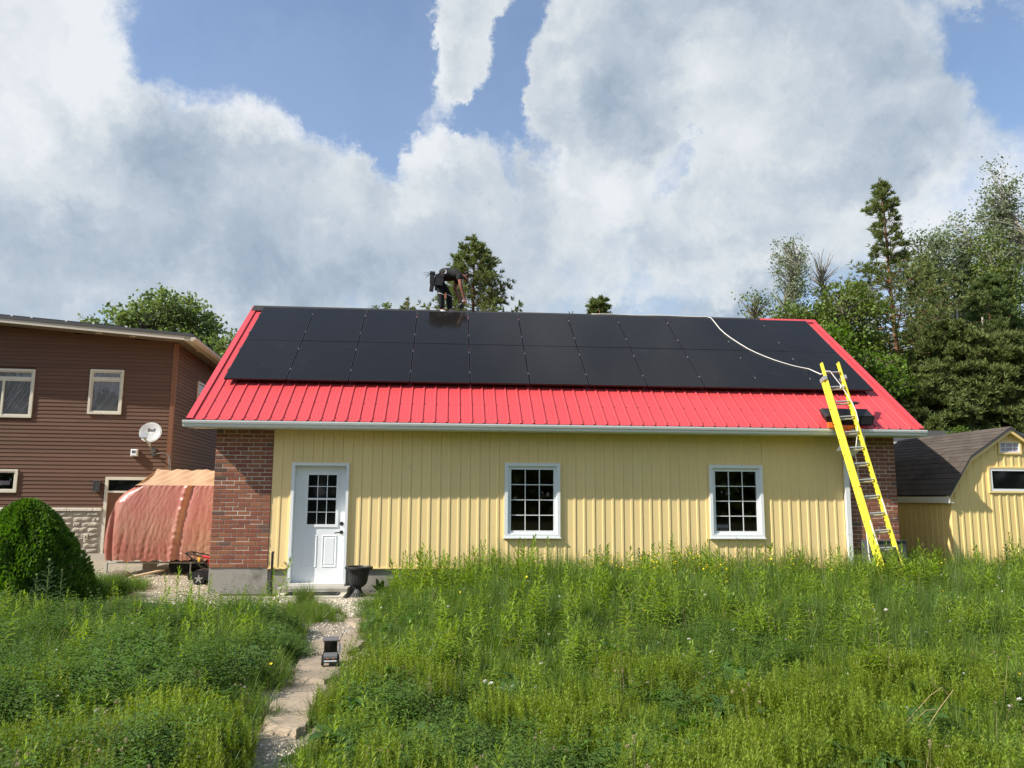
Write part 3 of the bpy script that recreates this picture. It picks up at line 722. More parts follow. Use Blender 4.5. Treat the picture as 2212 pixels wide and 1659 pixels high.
# a few pieces of indoor furniture seen dimly through the glass
ch = thing('chair', 'white slatted chair back seen dimly through the right window', 'chair', (9.35, 0.75, 0.0))
b = MB()
for k in range(7): b.box((-0.2+k*0.06, 0, 0.5), (-0.2+k*0.06+0.022, 0.02, 0.98))
b.box((-0.22, -0.002, 0.98), (0.22, 0.025, 1.04)); b.build('backrest', 'white_paint', ch)
b = MB(); b.box((-0.22, 0, 0.44), (0.22, 0.42, 0.48)); b.build('seat', 'white_paint', ch)
for lx in (-0.2, 0.18):
    for ly in (0.01, 0.38): b = MB(); b.box((lx, ly, 0), (lx+0.03, ly+0.03, 0.44)); b.build('leg', 'white_paint', ch)
# ------------------------------------------------------------------ solar panels on the red roof
PWD, PLN, PGAP, PTH, PLIFT = 1.134, 1.722, 0.02, 0.035, 0.13
PX0 = -0.100
PBASE = np.array([0.0, 0.5957, 3.7173])          # lower front edge of the array (panel faces)
def pp(x, s, h=0.0): return PBASE+EX*x+ES*s+EN*h
def panel_frame():
    b = MB(); f = 0.012
    for (xa, xb, sa, sb) in ((0, f, 0, PLN), (PWD-f, PWD, 0, PLN), (f, PWD-f, 0, f), (f, PWD-f, PLN-f, PLN)):
        b.obox(EX*xa+ES*sa-EN*PTH, EX*(xb-xa), ES*(sb-sa), EN*PTH)
    m = b.mesh('panel_frame'); m.materials.append(MAT['black_metal']); return m
def panel_face():
    b = MB(); f = 0.012; b.obox(EX*f+ES*f-EN*0.012, EX*(PWD-2*f), ES*(PLN-2*f), EN*0.010)
    m = b.mesh('cell_face'); m.materials.append(MAT['panel_glass']); return m
def busbars():
    b = MB(); f = 0.02; n = 9
    for k in range(1, n*2):
        s = PLN*k/(n*2)
        b.obox(EX*f+ES*(s-0.0008)-EN*0.0017, EX*(PWD-2*f), ES*0.0016, EN*0.0006)
    m = b.mesh('cell_lines'); m.materials.append(MAT['cell_line']); return m
def clamp_mesh():
    b = MB(); b.obox(-EX*0.009-ES*0.02-EN*0.02, EX*0.018, ES*0.04, EN*0.026); b.obox(-EX*0.006-ES*0.006+EN*0.006, EX*0.012, ES*0.012, EN*0.006)
    m = b.mesh('clamp'); m.materials.append(MAT['silver']); return m
MF, MC, MBB, MCL = panel_frame(), panel_face(), busbars(), clamp_mesh()
ORD = ['first', 'second', 'third', 'fourth', 'fifth', 'sixth', 'seventh', 'eighth', 'ninth', 'tenth', 'eleventh']
RAIL_S = ((0.42, 1.33), (0.42, 1.36))
for row in range(2):
    s0 = row*(PLN+PGAP)
    for i in range(11):
        place = ('leftmost' if i == 0 else 'rightmost' if i == 10 else ORD[i]+' from the left')
        lab = 'black solar panel in the %s row on the red roof, %s' % ('lower' if row == 0 else 'upper', place)
        t = thing('solar_panel', lab, 'solar panel', pp(PX0+i*(PWD+PGAP), s0, random.uniform(-.002, .002)), group='solar panels on the red roof')
        piece('panel_frame', MF, t); piece('cell_face', MC, t); q = piece('cell_lines', MBB, t); q['kind'] = 'stuff'
        for s in RAIL_S[row]:
            if i > 0: piece('clamp', MCL, t, ES*s-EX*(PGAP/2))
            if i == 0: piece('clamp', MCL, t, ES*s-EX*0.010)
            if i == 10: piece('clamp', MCL, t, ES*s+EX*(PWD+0.010))
for row in range(2):
    for k, s in enumerate(RAIL_S[row]):
        b = MB(); L = 11*PWD+10*PGAP
        b.obox(EX*(PX0-0.04)-EN*0.085-ES*0.02, EX*(L+0.08), ES*0.04, EN*0.045)
        for j in range(12):
            x = PX0+0.1+j*(L-0.2)/11
            b.obox(EX*x-EN*(PLIFT+0.008)-ES*0.02, EX*0.04, ES*0.04, EN*0.06)
        q = b.build('mounting_rail', 'black_metal', None, pp(0, row*(PLN+PGAP)+s))
        tag(q, 'black mounting rail under the %s edge of the %s panel row' % (('lower', 'upper')[k], ('lower', 'upper')[row]), 'rail', 'rails under the solar panels')

# ------------------------------------------------------------------ yellow extension ladder
LB = np.array([11.575, -1.60, -0.13]); LT = np.array([11.265, -0.165, 4.07])
LD = nrm(LT-LB); LX = nrm(np.cross(LD, np.cross([1.0, 0, 0], LD))); LX = nrm(EX-LD*(EX@LD)); LN = np.cross(LX, LD)   # LN points to the camera side
if LN[1] > 0: LN = -LN
LLEN = np.linalg.norm(LT-LB)
lad = thing('ladder', 'tall yellow extension ladder leaning on the gutter at the right end of the garage', 'ladder', LB)
def lp(x, s, h=0.0): return LX*x+LD*s+LN*h
def channel(b, x, s0, s1, h0, h1, out):
    """C-section rail: web plus two flanges"""
    t = 0.006; w = 0.026
    xw = x+out*w/2
    b.obox(lp(xw-t/2, s0, h0), LX*t, LD*(s1-s0), LN*(h1-h0))
    xa = min(xw, xw-out*w)
    b.obox(lp(xa, s0, h0-t*0.2), LX*w, LD*(s1-s0), LN*t); b.obox(lp(xa, s0, h1-t*0.8), LX*w, LD*(s1-s0), LN*t)
SB = LLEN-0.34
for sx in (-1, 1):
    b = MB(); channel(b, sx*0.195, 0.0, SB, -0.045, 0.035, sx); b.build('base_rail', 'ladder_yellow', lad)
    b = MB(); channel(b, sx*0.163, 0.55, LLEN, 0.037, 0.105, sx); b.build('fly_rail', 'ladder_yellow', lad)
    b = MB(); b.obox(lp(sx*0.195-0.028, SB-0.02, -0.055), LX*0.056, LD*0.075, LN*0.175); b.build('guide_bracket', 'aluminium', lad)
    b = MB(); b.obox(lp(sx*0.195-0.035, -0.06, -0.06), LX*0.07, LD*0.07, LN*0.11); b.build('foot', 'black_plastic', lad)
    b = MB(); b.obox(lp(sx*0.15-0.016, 0.68, 0.03), LX*0.032, LD*0.2, LN*0.07); b.obox(lp(sx*0.13-0.012, 0.6, 0.06), LX*0.024, LD*0.14, LN*0.035); b.build('rung_lock', 'black_plastic', lad)
    b = MB()
    for k in range(14):
        b.obox(lp(sx*0.213-0.004, 0.16+k*0.305, -0.012), LX*0.008, LD*0.022, LN*0.022)
    r_ = b.build('rivets', 'dark_metal', lad); r_['kind'] = 'stuff'
nb = int((SB-0.2)/0.305)+1
for k in range(nb):
    s = LLEN-0.22-0.305*k
    if s < SB-0.05 and s > 0.1:
        b = MB(); b.tube([lp(-0.19, s, -0.005), lp(0.19, s, -0.005)], 0.016, 8); b.build('rung', 'aluminium', lad)
    if s > 0.6:
        b = MB(); b.tube([lp(-0.16, s+0.02, 0.07), lp(0.16, s+0.02, 0.07)], 0.016, 8); b.build('rung', 'aluminium', lad)
# printing and stickers on the rails (flat prints on the front flange)
def txt_mesh(body, size, ext=0.0006):
    c = bpy.data.curves.new('lettering', 'FONT'); c.body = body; c.size = size; c.extrude = ext; c.align_x = 'CENTER'; c.align_y = 'CENTER'
    o = bpy.data.objects.new('lettering', c); COL.objects.link(o)
    bpy.context.view_layer.update(); dg = bpy.context.evaluated_depsgraph_get()
    m = bpy.data.meshes.new_from_object(o.evaluated_get(dg)); bpy.data.objects.remove(o); return m
m = txt_mesh('10', 0.05); m.materials.append(MAT['print_black']); o = link('lettering', m, lad)
o.matrix_local = Matrix((tuple(LX)+(0,), tuple(LD)+(0,), tuple(LN)+(0,), (0, 0, 0, 1))).transposed()
o.location = lp(0.166, 2.02, 0.1075)
b = MB(); b.tube([lp(-0.165, 1.98, 0.1055), lp(-0.165, 1.98, 0.1065)], 0.016, 14); b.build('sticker', 'print_red', lad)
b = MB(); b.obox(lp(0.152, 1.45, 0.1055), LX*0.022, LD*0.3, LN*0.001); b.build('sticker', 'white_paint', lad)
b = MB(); b.obox(lp(-0.177, 0.95, 0.1055), LX*0.02, LD*0.42, LN*0.001); b.build('sticker', 'white_paint', lad)

# orange ladder stabiliser clamped at the gutter
st = thing('ladder_stabiliser', 'orange ladder clamp with T handle behind the rungs at the gutter', 'ladder clamp', (11.33, -0.50, 2.78))
b = MB(); b.box((-0.27, -0.02, 0.055), (0.2, 0.03, 0.11)); b.box((-0.29, -0.03, 0.06), (-0.22, 0.04, 0.16)); b.build('clamp_bar', 'orange_paint', st)
b = MB(); b.prism([(-0.2, -0.01, 0.05), (0.16, -0.01, 0.05), (0.07, -0.01, -0.07), (-0.08, -0.01, -0.07)], (0, 0, 0), (0, 0.02, 0)); b.build('plate', 'orange_paint', st)
b = MB(); b.tube([(0, -0.02, 0.05), (0, -0.05, -0.02), (0.0, -0.05, -0.16)], 0.022, 8); b.tube([(-0.09, -0.03, 0.055), (0.09, -0.03, 0.055)], 0.018, 8); b.build('handle', 'orange_paint', st)
b = MB(); b.prism([(-0.04, 0.012, -0.07), (0.05, 0.012, -0.07), (0.03, 0.012, -0.2), (0.14, 0.012, -0.36), (-0.15, 0.012, -0.36), (-0.03, 0.012, -0.2)], (0, 0, 0), (0, 0.012, 0)); b.build('bracket', 'galvanised', st)

# black tool tray on the roof behind the ladder
cr = thing('tool_tray', 'black plastic tool tray sitting on the red roof behind the ladder', 'tool tray', roofp(11.08, 0.05, 0.022))
LN_, DP, HT = 0.90, 0.27, 0.20
def trp(x, s, h): return EX*x+ES*s+EN*h
outer = [(0.06, 0), (LN_-0.03, 0), (LN_, 0.05), (LN_, HT-0.03), (LN_-0.04, HT), (0.0, HT), (-0.05, HT-0.03), (0.03, 0.02)]
b = MB(); b.prism([trp(x, 0, h) for x, h in outer], (0, 0, 0), ES*DP); cbody = b.build('tray', 'black_plastic', cr)
for k in range(9):
    b = MB(); b.obox(trp(0.66, -0.004, 0.03+k*0.017), EX*0.2, ES*0.006, EN*0.008); b.build('rib', 'grey_plastic', cr)
for k in range(7):
    b = MB(); b.obox(trp(0.07, -0.004, 0.04+k*0.017), EX*0.07, ES*0.006, EN*0.008); b.build('rib', 'grey_plastic', cr)
b = MB(); b.obox(trp(-0.02, -0.006, HT-0.015), EX*(LN_), ES*0.012, EN*0.018); b.build('lip', 'black_plastic', cr)
dr_ = thing('cordless_drill', 'black cordless drill standing on the tool tray on the roof', 'drill', roofp(11.62, 0.2, 0.225))
b = MB(); b.box((-0.04, -0.03, 0), (0.04, 0.03, 0.05)); b.build('battery', 'black_plastic', dr_)
b = MB(); b.bar((0, 0, 0.05), (0.02, 0, 0.14), 0.035, 0.04, up=(0, 1, 0)); b.build('grip', 'black_plastic', dr_)
b = MB(); b.tube([(-0.06, 0, 0.165), (0.09, 0, 0.165)], [0.03, 0.028], 10); b.tube([(0.09, 0, 0.165), (0.13, 0, 0.165)], [0.018, 0.014], 8); b.build('motor_body', 'grey_plastic', dr_)

# white rope: along the ridge, over the panels, over the ladder's top rung and down to the grass
def on_panels(u, v): return at_plane(u, v, pp(0, 0, 0.012), EN)
pts = [pp(x, 2*PLN+PGAP+0.05, 0.02+0.006*math.sin(x*5)) for x in np.linspace(7.4, 10.15, 12)]
for a, c in ((85, 62), (110, 92), (135, 124), (165, 152), (200, 178), (250, 211), (300, 241), (350, 265), (400, 286), (450, 305), (500, 321), (550, 336), (600, 348), (650, 357)): pts.append(on_panels(1504.2+a*.3733, 663.6+c*.3733))
lw = lambda x, s, h: LB+lp(x, s, h)
pts += [lw(-0.19, LLEN-0.20, 0.0), lw(-0.15, LLEN-0.185, 0.10), lw(-0.06, LLEN-0.19, 0.10), lw(-0.02, LLEN-0.32, 0.12), lw(0.06, LLEN-0.5, 0.115), lw(0.08, LLEN-0.56, 0.11), lw(0.13, LLEN-0.72, 0.12), lw(0.165, LLEN-0.88, 0.13), lw(0.185, LLEN-1.05, 0.125), lw(0.185, LLEN-1.22, 0.11), lw(0.12, LLEN-1.5, 0.02), lw(0.05, LLEN-1.8, -0.09)]
g0 = pts[-1]
for k in range(1, 12):
    t = k/11; pts.append(np.array([g0[0]+0.02*math.sin(k*1.3)+0.07*t, g0[1]-0.02*t-0.75*t*t*0.5, lerp(g0[2], -0.12, t)]))
b = MB(); b.tube(pts, 0.0095, 6); rp = b.build('rope', 'rope', None, smooth=True); tag(rp, 'white rope running from the ridge over the solar panels to the ladder', 'rope')
b = MB(); kn = lw(0.07, LLEN-0.53, 0.115)
for k in range(3): b.tube([kn+np.array([0.03*math.cos(t+k), 0.02*math.sin(2*t), 0.03*math.sin(t+k*2)]) for t in np.linspace(0, 6, 9)], 0.009, 5)
b.build('knot', 'rope', rp)
# small black open pliers left on the ridge
pl = thing('pliers', 'small black pliers standing open on the roof ridge', 'pliers', at(1234, 681, y=3.70))
b = MB(); b.tube([(0, 0, -0.04), (-0.03, 0, 0.03), (-0.06, 0.0, 0.09)], 0.009, 6); b.build('jaw', 'black_metal', pl)
b = MB(); b.tube([(0, 0.01, -0.04), (0.02, 0.01, 0.03), (0.035, 0.01, 0.10)], 0.009, 6); b.build('jaw', 'black_metal', pl)
# ------------------------------------------------------------------ brown house on the left
HC = np.array([-2.95, 6.35, 0.0]); HA = R(3.8); H1 = np.array([math.cos(HA), math.sin(HA), 0]); H2 = np.array([-math.sin(HA), math.cos(HA), 0])
house = thing('house', 'brown clapboard house with low sloped roof and pale stone base', 'house', HC, HA)
def hloc(p): d = np.array(p)-HC; return np.array([d@H1, d@H2, d[2]])
def hp(u, v, yl=0.0): return hloc(at_plane(u, v, HC+H2*yl, H2))
def hs(u, v, xl=0.0): return hloc(at_plane(u, v, HC+H1*xl, H1))
HL = -9.5; HD = 9.0
OVF, OVR = 0.6, 0.55
ft0, ft1 = hp(0, 687, -OVF), hp(411, 727, -OVF); fb0, fb1 = hp(0, 696, -OVF), hp(411, 735, -OVF)
rsl = (ft1[2]-ft0[2])/(ft1[0]-ft0[0])                      # roof falls to the right
RXR = ft1[0]+0.02
def rz_top(x): return ft1[2]+rsl*(x-ft1[0])
FH = (ft1[2]-fb1[2]+ft0[2]-fb0[2])/2
Z_CAP = hp(150, 1098)[2]; Z_CAP2 = hp(150, 1104)[2]
# core walls
def wall_top(x): return rz_top(x)-FH-0.02
b = MB(); b.prism([(HL, 0.03, -0.4), (-0.02, 0.03, -0.4), (-0.02, 0.03, wall_top(-0.02)), (HL, 0.03, wall_top(HL))], (0, 0, 0), (0, HD, 0)); 
# openings are shallow boxes set into the facade
HW = {}
a, c = hp(269.3, 800), hp(188, 894.3); b1 = hp(196.8, 799.3); HWIN2 = (b1[0], a[0], c[2], a[2])
a, c = hp(78, 798.5), hp(67, 902.7); HWIN1 = (a[0]-1.42, a[0], c[2], a[2])
a, c = hp(40.5, 1013.8), hp(36.3, 1064); HWIN3 = (a[0]-1.3, a[0], c[2], a[2])
a, c = hp(229.3, 1030), hp(213.3, 1203); HDOOR = (a[0], a[0]+1.12, c[2], a[2])
hcore = b.build('wall', 'house_wood', house)
holes = [HWIN1, HWIN2, HWIN3, HDOOR]
BE = 0.0975
def clap(x0, x1, z, h, axis=0):
    b = MB()
    if axis == 0: b.prism([(x0, 0.03, z-0.008), (x0, -0.012, z-0.008), (x0, 0.004, z+h), (x0, 0.03, z+h)], (0, 0, 0), (x1-x0, 0, 0))
    else: b.prism([(-0.03, x0, z-0.012), (0.016, x0, z-0.012), (-0.004, x0, z+h), (-0.03, x0, z+h)], (0, 0, 0), (0, x1-x0, 0))
    return b.build('clapboard', 'house_wood', house)
rng = random.Random(3)
row = 0; z = Z_CAP+0.01
while True:
    if z > wall_top(HL)-0.02: break
    xr = -0.075
    if z > wall_top(xr): xr = min(xr, HL+(z-wall_top(HL))/rsl)
    if xr < HL+0.3: break
    segs = [(HL, xr)]
    for h in holes:
        if h[2]-0.02 < z+BE*0.7 and h[3]+0.02 > z+BE*0.3:
            new = []
            for (s0, s1) in segs:
                l, r = h[0]-0.002, h[1]+0.002
                if l <= s0 and r >= s1: continue
                if l > s0+0.02: new.append((s0, min(l, s1)))
                if r < s1-0.02: new.append((max(r, s0), s1))
                if r <= s0 or l >= s1: new = new or [(s0, s1)]
            segs = new
    for (s0, s1) in segs:
        if s1-s0 > 2.5:
            j = rng.uniform(s0+1.0, s1-0.8); clap(s0, j-0.001, z, BE); clap(j+0.001, s1, z, BE)
        elif s1-s0 > 0.03: clap(s0, s1, z, BE)
    z += BE; row += 1
z = Z_CAP+0.01
while z+BE < wall_top(0.02): clap(0.075, HD, z, BE, 1); z += BE
b = MB(); b.box((-0.075, -0.03, Z_CAP), (0.03, -0.001, wall_top(0))); b.box((0.001, -0.001, Z_CAP), (0.03, 0.075, wall_top(0))); b.build('corner_trim', 'wood_trim', house)
# roof slab, fascia, soffit, gutter side
def slab(b, x0, x1, y0, y1, d0, d1, mat=None):
    b.prism([(x0, y0, rz_top(x0)+d0), (x1, y0, rz_top(x1)+d0), (x1, y0, rz_top(x1)+d1), (x0, y0, rz_top(x0)+d1)], (0, 0, 0), (0, y1-y0, 0))
b = MB(); slab(b, HL-0.4, RXR+0.02, -OVF-0.02, HD, 0.0, 0.075); hroof = b.build('roof', 'dark_metal', house)
b = MB(); slab(b, HL-0.4, RXR, -OVF, -OVF+0.03, -FH, -0.001); b.build('fascia', 'fascia_beige', house)
b = MB(); slab(b, HL-0.4, RXR-0.16, -OVF+0.03, HD, -FH+0.02, -FH+0.04); b.build('soffit', 'soffit_brown', house)
b = MB(); b.box((RXR-0.16, -OVF, rz_top(RXR)-FH+0.0), (RXR, -OVF-0.001+HD, rz_top(RXR)-0.02)); b.build('fascia', 'fascia_beige', house)
b = MB(); b.prism([(RXR+0.001, -OVF-0.03, rz_top(RXR)-0.02), (RXR+0.12, -OVF-0.03, rz_top(RXR)-0.02), (RXR+0.11, -OVF-0.03, rz_top(RXR)-0.07), (RXR+0.05, -OVF-0.03, rz_top(RXR)-0.12), (RXR+0.001, -OVF-0.03, rz_top(RXR)-0.12)], (0, 0, 0), (0, HD, 0)); b.build('gutter', 'fascia_beige', house)
for k in range(14):
    y = k*0.62-0.4; b = MB(); slab(b, HL-0.4, RXR+0.03, y, y+0.03, 0.076, 0.105); b.build('roof_rib', 'dark_metal', hroof)
for (u, v) in ((287, 726), (214, 719)):
    p = hp(u, v, -OVF*0.5); b = MB(); zc = rz_top(p[0])-FH+0.02
    b.tube([(p[0], -OVF*0.5, zc-0.012), (p[0], -OVF*0.5, zc+0.002)], 0.085, 18); b.build('soffit_light', 'fascia_beige', house)
p = hs(405, 768, 0.3); b = MB(); b.tube([(0.28, 1.1, rz_top(0.28)-FH+0.006), (0.28, 1.1, rz_top(0.28)-FH+0.022)], 0.085, 16); b.build('soffit_light', 'fascia_beige', house)
# windows
def hwindow(h, cols, transom, label, curtain=True, parent=house):
    x0, x1, z0, z1 = h; w = thing('window', label, None); w.parent = parent
    d = 0.055
    def fr(name, a0, a1, c0, c1, t, y0, y1):
        b = MB(); b.box((a0, y0, c0), (a0+t, y1, c1)); b.box((a1-t, y0, c0), (a1, y1, c1)); b.box((a0+t, y0, c0), (a1-t, y1, c0+t)); b.box((a0+t, y0, c1-t), (a1-t, y1, c1)); b.build(name, 'window_cream', w)
    fr('window_frame', x0, x1, z0, z1, d, -0.045, 0.028)
    zt = z1-d-0.17 if transom else z1-d
    secs = []
    if transom:
        b = MB(); b.box((x0+d, -0.03, zt-0.05), (x1-d, 0.028, zt)); b.build('transom_bar', 'window_cream', w)
        secs.append((x0+d, x1-d, zt, z1-d))
    zb = zt-0.05 if transom else zt
    cw = (x1-x0-2*d)/cols
    for k in range(cols):
        secs.append((x0+d+k*cw, x0+d+(k+1)*cw, z0+d, zb))
        if k:
            b = MB(); xx = x0+d+k*cw; b.box((xx-0.02, -0.031, z0+d), (xx+0.02, 0.028, zb)); b.build('mullion', 'window_cream', w)
    for (a0, a1, c0, c1) in secs:
        e = 0.03; fr('sash', a0+0.002, a1-0.002, c0+0.002, c1-0.002, e, -0.018, 0.027)
        b = MB(); b.box((a0+e, -0.006, c0+e), (a1-e, -0.002, c1-e)); b.build('pane', 'window_glass', w)
        if curtain:      # slanting pleats of a sheer curtain
            n = 110; vs = []; fs = []
            for i in range(n+1):
                x = lerp(a0+e, a1-e, i/n)
                for j in range(9):
                    zz = lerp(c0+e, c1-e, j/8); ph = (x*1.15-zz*0.62)*62+2.0*math.sin(x*9+zz*3)
                    vs.append((x, 0.017-0.008*(1-abs(math.sin(ph*0.5)))**2.5+0.004*math.sin(ph*0.17+1), zz))
            for i in range(n):
                for j in range(8): q = i*9+j; fs.append((q, q+9, q+10, q+1))
            b = MB(); b.add(vs, fs); b.build('curtain', 'curtain', w, smooth=True, fix=False)
            b = MB(); A0, A1, C0, C1 = a0+e, a1-e, c0+e, c1-e; rc = random.Random(int(a0*100)+int(c0*10)); nf = int(30*(A1-A0)+10)
            for q in range(nf):
                xs0 = lerp(A0-0.5*(C1-C0), A1, (q+rc.random()*.7)/nf); sl = rc.uniform(.42, .60); wd_ = rc.choice([.004, .006, .010, .014]); bow = rc.uniform(.02, .07)
                pl = []
                for j in range(9):
                    t = j/8; pl.append((xs0+sl*(C1-C0)*t+bow*math.sin(t*math.pi), lerp(C0, C1, t)))
                for (p_, q_) in zip(pl, pl[1:]):
                    if min(p_[0], q_[0]) < A0+.002 or max(p_[0], q_[0])+wd_ > A1-.002: continue
                    b.add([(p_[0], .0015, p_[1]), (p_[0]+wd_, .0015, p_[1]), (q_[0]+wd_, .0015, q_[1]), (q_[0], .0015, q_[1])], [(0, 1, 2, 3)])
            if b.v: cf = b.build('curtain_folds', 'curtain_fold', w, fix=False); cf['kind'] = 'stuff'
        else:
            b = MB(); b.box((a0+e, 0.024, c0+e), (a1-e, 0.029, c1-e)); b.build('room_shade_sheet', 'black_glass', w)  # black sheet behind the pane, its colour stands in for the unlit room
            b = MB(); b.box((a0+e, 0.0185, c0+e+(c1-c0)*0.22), (a1-e-0.1, 0.0235, c0+e+(c1-c0)*0.44)); b.build('blind_slat', 'curtain', w)
hwindow(HWIN1, 2, True, 'wide cream framed window with sheer curtains at the left'); hwindow(HWIN2, 1, True, 'narrow cream framed window with sheer curtain'); hwindow(HWIN3, 1, False, 'low cream framed window above the shrub', False)
# window on the shaded side wall
a = hs(426, 823); c = hs(424, 872); w = thing('window', 'pale framed window on the shaded side wall', None); w.parent = house
y0 = a[1]; z1 = a[2]; z0 = z1-1.0
b = MB()
for (ya, yb, za, zb) in ((y0, y0+0.06, z0, z1), (y0+1.0, y0+1.06, z0, z1), (y0+0.06, y0+1.0, z0, z0+0.06), (y0+0.06, y0+1.0, z1-0.06, z1)): b.box((0.012, ya, za), (0.05, yb, zb))
b.build('window_frame', 'window_cream', w)
b = MB(); b.box((0.018, y0+0.06, z0+0.06), (0.024, y0+1.0, z1-0.06)); b.build('pane', 'black_glass', w)
b = MB(); b.box((0.018, y0+0.06, z1-0.36), (0.045, y0+1.0, z1-0.31)); b.build('transom_bar', 'window_cream', w)
# door with transom light
d_ = thing('door', None, None); d_.parent = house
x0, x1, z0, z1 = HDOOR; b = MB(); t = 0.075
b.box((x0, -0.045, z0), (x0+t, 0.028, z1)); b.box((x1-t, -0.045, z0), (x1, 0.028, z1)); b.box((x0+t, -0.045, z1-t), (x1-t, 0.028, z1)); b.box((x0+t, -0.03, z1-t-0.32), (x1-t, 0.028, z1-t-0.27)); b.build('door_frame', 'window_cream', d_)
b = MB(); b.box((x0+t, 0.0, z0), (x1-t, 0.025, z1-t-0.32)); b.build('door_leaf', 'wood_trim', d_)
b = MB(); b.box((x0+t, 0.005, z1-t-0.27), (x1-t, 0.012, z1-t)); b.build('pane', 'black_glass', d_)
b = MB(); b.box((x0-0.04, -0.06, z0-0.05), (x1+0.04, 0.03, z0)); b.build('sill', 'window_cream', d_)
# stone base: split-faced blocks, cap, concrete footing
sb = MB(); sb.box((HL, -0.045, -0.3), (HDOOR[0]-0.01, 0.028, Z_CAP2-0.005)); sb.box((HDOOR[1]+0.01, -0.045, -0.3), (0.0, 0.028, Z_CAP2-0.005)); sbo = sb.build('stone_base', 'mortar', house)
zs0 = hp(170, 1195)[2]; zs1 = Z_CAP2
rows = 8; rh = (zs1-zs0)/rows
def stone_mesh(w, h):
    b = MB(); nx, nz = 4, 3; g = {}
    for i in range(nx+1):
        for j in range(nz+1):
            edge = i in (0, nx) or j in (0, nz)
            g[i, j] = len(b.v); b.v.append((w*i/nx, 0 if edge else -0.022-rng.random()*0.022, h*j/nz))
    for i in range(nx):
        for j in range(nz): b.f.append((g[i, j], g[i+1, j], g[i+1, j+1], g[i, j+1]))
    m = b.mesh('stone'); m.materials.append(MAT['stone']); return m
for r in range(rows):
    x = HDOOR[0]-0.02
    lim = hp(60, 1150)[0]
    while x > lim:
        w = rng.choice([0.2, 0.3, 0.38, 0.45]); piece('stone', stone_mesh(w-0.008, rh-0.008), sbo, (x-w, -0.047, zs0+r*rh)); x -= w
    x = HDOOR[1]+0.02
    while x < -0.05:
        w = min(rng.choice([0.3, 0.38, 0.45]), -0.01-x); piece('stone', stone_mesh(w-0.008, rh-0.008), sbo, (x, -0.047, zs0+r*rh)); x += w
b = MB(); 
for (xa, xb) in ((HL, HDOOR[0]-0.012), (HDOOR[1]+0.012, 0.02)):
    x = xa
    while x < xb-0.01:
        w = min(0.6, xb-x); q = MB(); q.bevbox((x+0.002, -0.10, Z_CAP2), (x+w-0.002, 0.02, Z_CAP+0.012), 0.012); q.build('cap_stone', 'stone_cap', sbo); x += w
b = MB(); b.box((HL, -0.075, -0.3), (0.02, -0.046, zs0-0.004)); b.build('footing', 'pale_concrete', house)
b = MB(); q = hp(185, 1160, -0.1); b.bevbox((q[0]-0.045, -0.105, q[2]-0.07), (q[0]+0.045, -0.05, q[2]+0.07), 0.008); b.build('outlet_box', 'fascia_beige', house)
b = MB(); b.box((q[0]-0.013, -0.11, q[2]-0.035), (q[0]+0.013, -0.104, q[2]+0.03)); b.build('outlet_slot', 'grey_plastic', house)
# wall light
l0, l1 = hp(204.8, 1061.8), hp(218.6, 1038.4)
wl = thing('wall_lamp', 'dark metal box lamp on brown wall left of the covered door', 'wall lamp', HC, HA)
cx, c0, c1 = (l0[0]+l1[0])/2, l0[2], l1[2]
b = MB(); b.box((cx-0.055, -0.05, c0), (cx+0.055, -0.018, c1)); b.build('back_plate', 'dark_metal', wl)
b = MB(); b.box((cx-0.08, -0.13, c1-0.02), (cx+0.08, -0.05, c1)); b.box((cx-0.08, -0.13, c0), (cx+0.08, -0.05, c0+0.02)); b.box((cx-0.08, -0.13, c0+0.02), (cx-0.062, -0.115, c1-0.02)); b.box((cx+0.062, -0.13, c0+0.02), (cx+0.08, -0.115, c1-0.02)); b.box((cx-0.008, -0.132, c0+0.02), (cx+0.008, -0.12, c1-0.02)); b.build('cage', 'dark_metal', wl)
b = MB(); b.box((cx-0.06, -0.113, c0+0.02), (cx+0.06, -0.052, c1-0.02)); b.build('lens', 'grey_plastic', wl)
# white control box
q0, q1 = hp(284.6, 985.7), hp(300, 971)
cb = thing('control_box', 'small white control box with grey display on brown wall', 'control box', HC, HA)
b = MB(); b.bevbox((q0[0], -0.12, q0[2]), (q1[0], -0.017, q1[2]), 0.02); b.build('case', 'white_paint', cb)
b = MB(); b.box((q0[0]+0.025, -0.123, q0[2]+(q1[2]-q0[2])*0.45), (q1[0]-0.04, -0.119, q1[2]-0.03)); b.build('display', 'grey_plastic', cb)
# satellite dish
dc = hp(325.6, 935, -0.42); DCW = HC+H1*dc[0]+H2*dc[1]+np.array([0, 0, dc[2]])
dish = thing('satellite_dish', 'round white satellite dish lettered Bell on the brown wall', 'satellite dish', DCW)
DN = nrm([0.12, -0.93, 0.34]); DX = nrm(np.cross([0, 0, 1.0], -DN)); DX = nrm(np.cross(DN, [0, 0, 1.0])) 
if DX[0] < 0: DX = -DX
DU = nrm(np.cross(DN, DX)); DU = DU if DU[2] > 0 else -DU
RD = 0.255
def dpt(r, t, k=0.0): return DX*(r*math.cos(t))+DU*(r*1.04*math.sin(t))+DN*(r*r*0.55+k)
b = MB(); nr, na = 7, 36; vs = []; fs = []
for i in range(nr+1):
    for k in range(na): vs.append(dpt(RD*i/nr, 2*math.pi*k/na))
for i in range(nr):
    for k in range(na): k2 = (k+1) % na; fs.append((i*na+k, (i+1)*na+k, (i+1)*na+k2, i*na+k2))
b.add(vs, fs); ref = b.build('reflector', M('dish_grey', (0.50, 0.52, 0.53), 0.5, 0.4, noise=(5, 0.06)), dish, smooth=True)
sol = ref.modifiers.new('thick', 'SOLIDIFY'); sol.thickness = 0.006; sol.offset = 0
b = MB(); b.tube([dpt(RD, 2*math.pi*k/na) for k in range(na+1)], 0.006, 6, caps=False); b.build('rim', 'white_metal', dish)
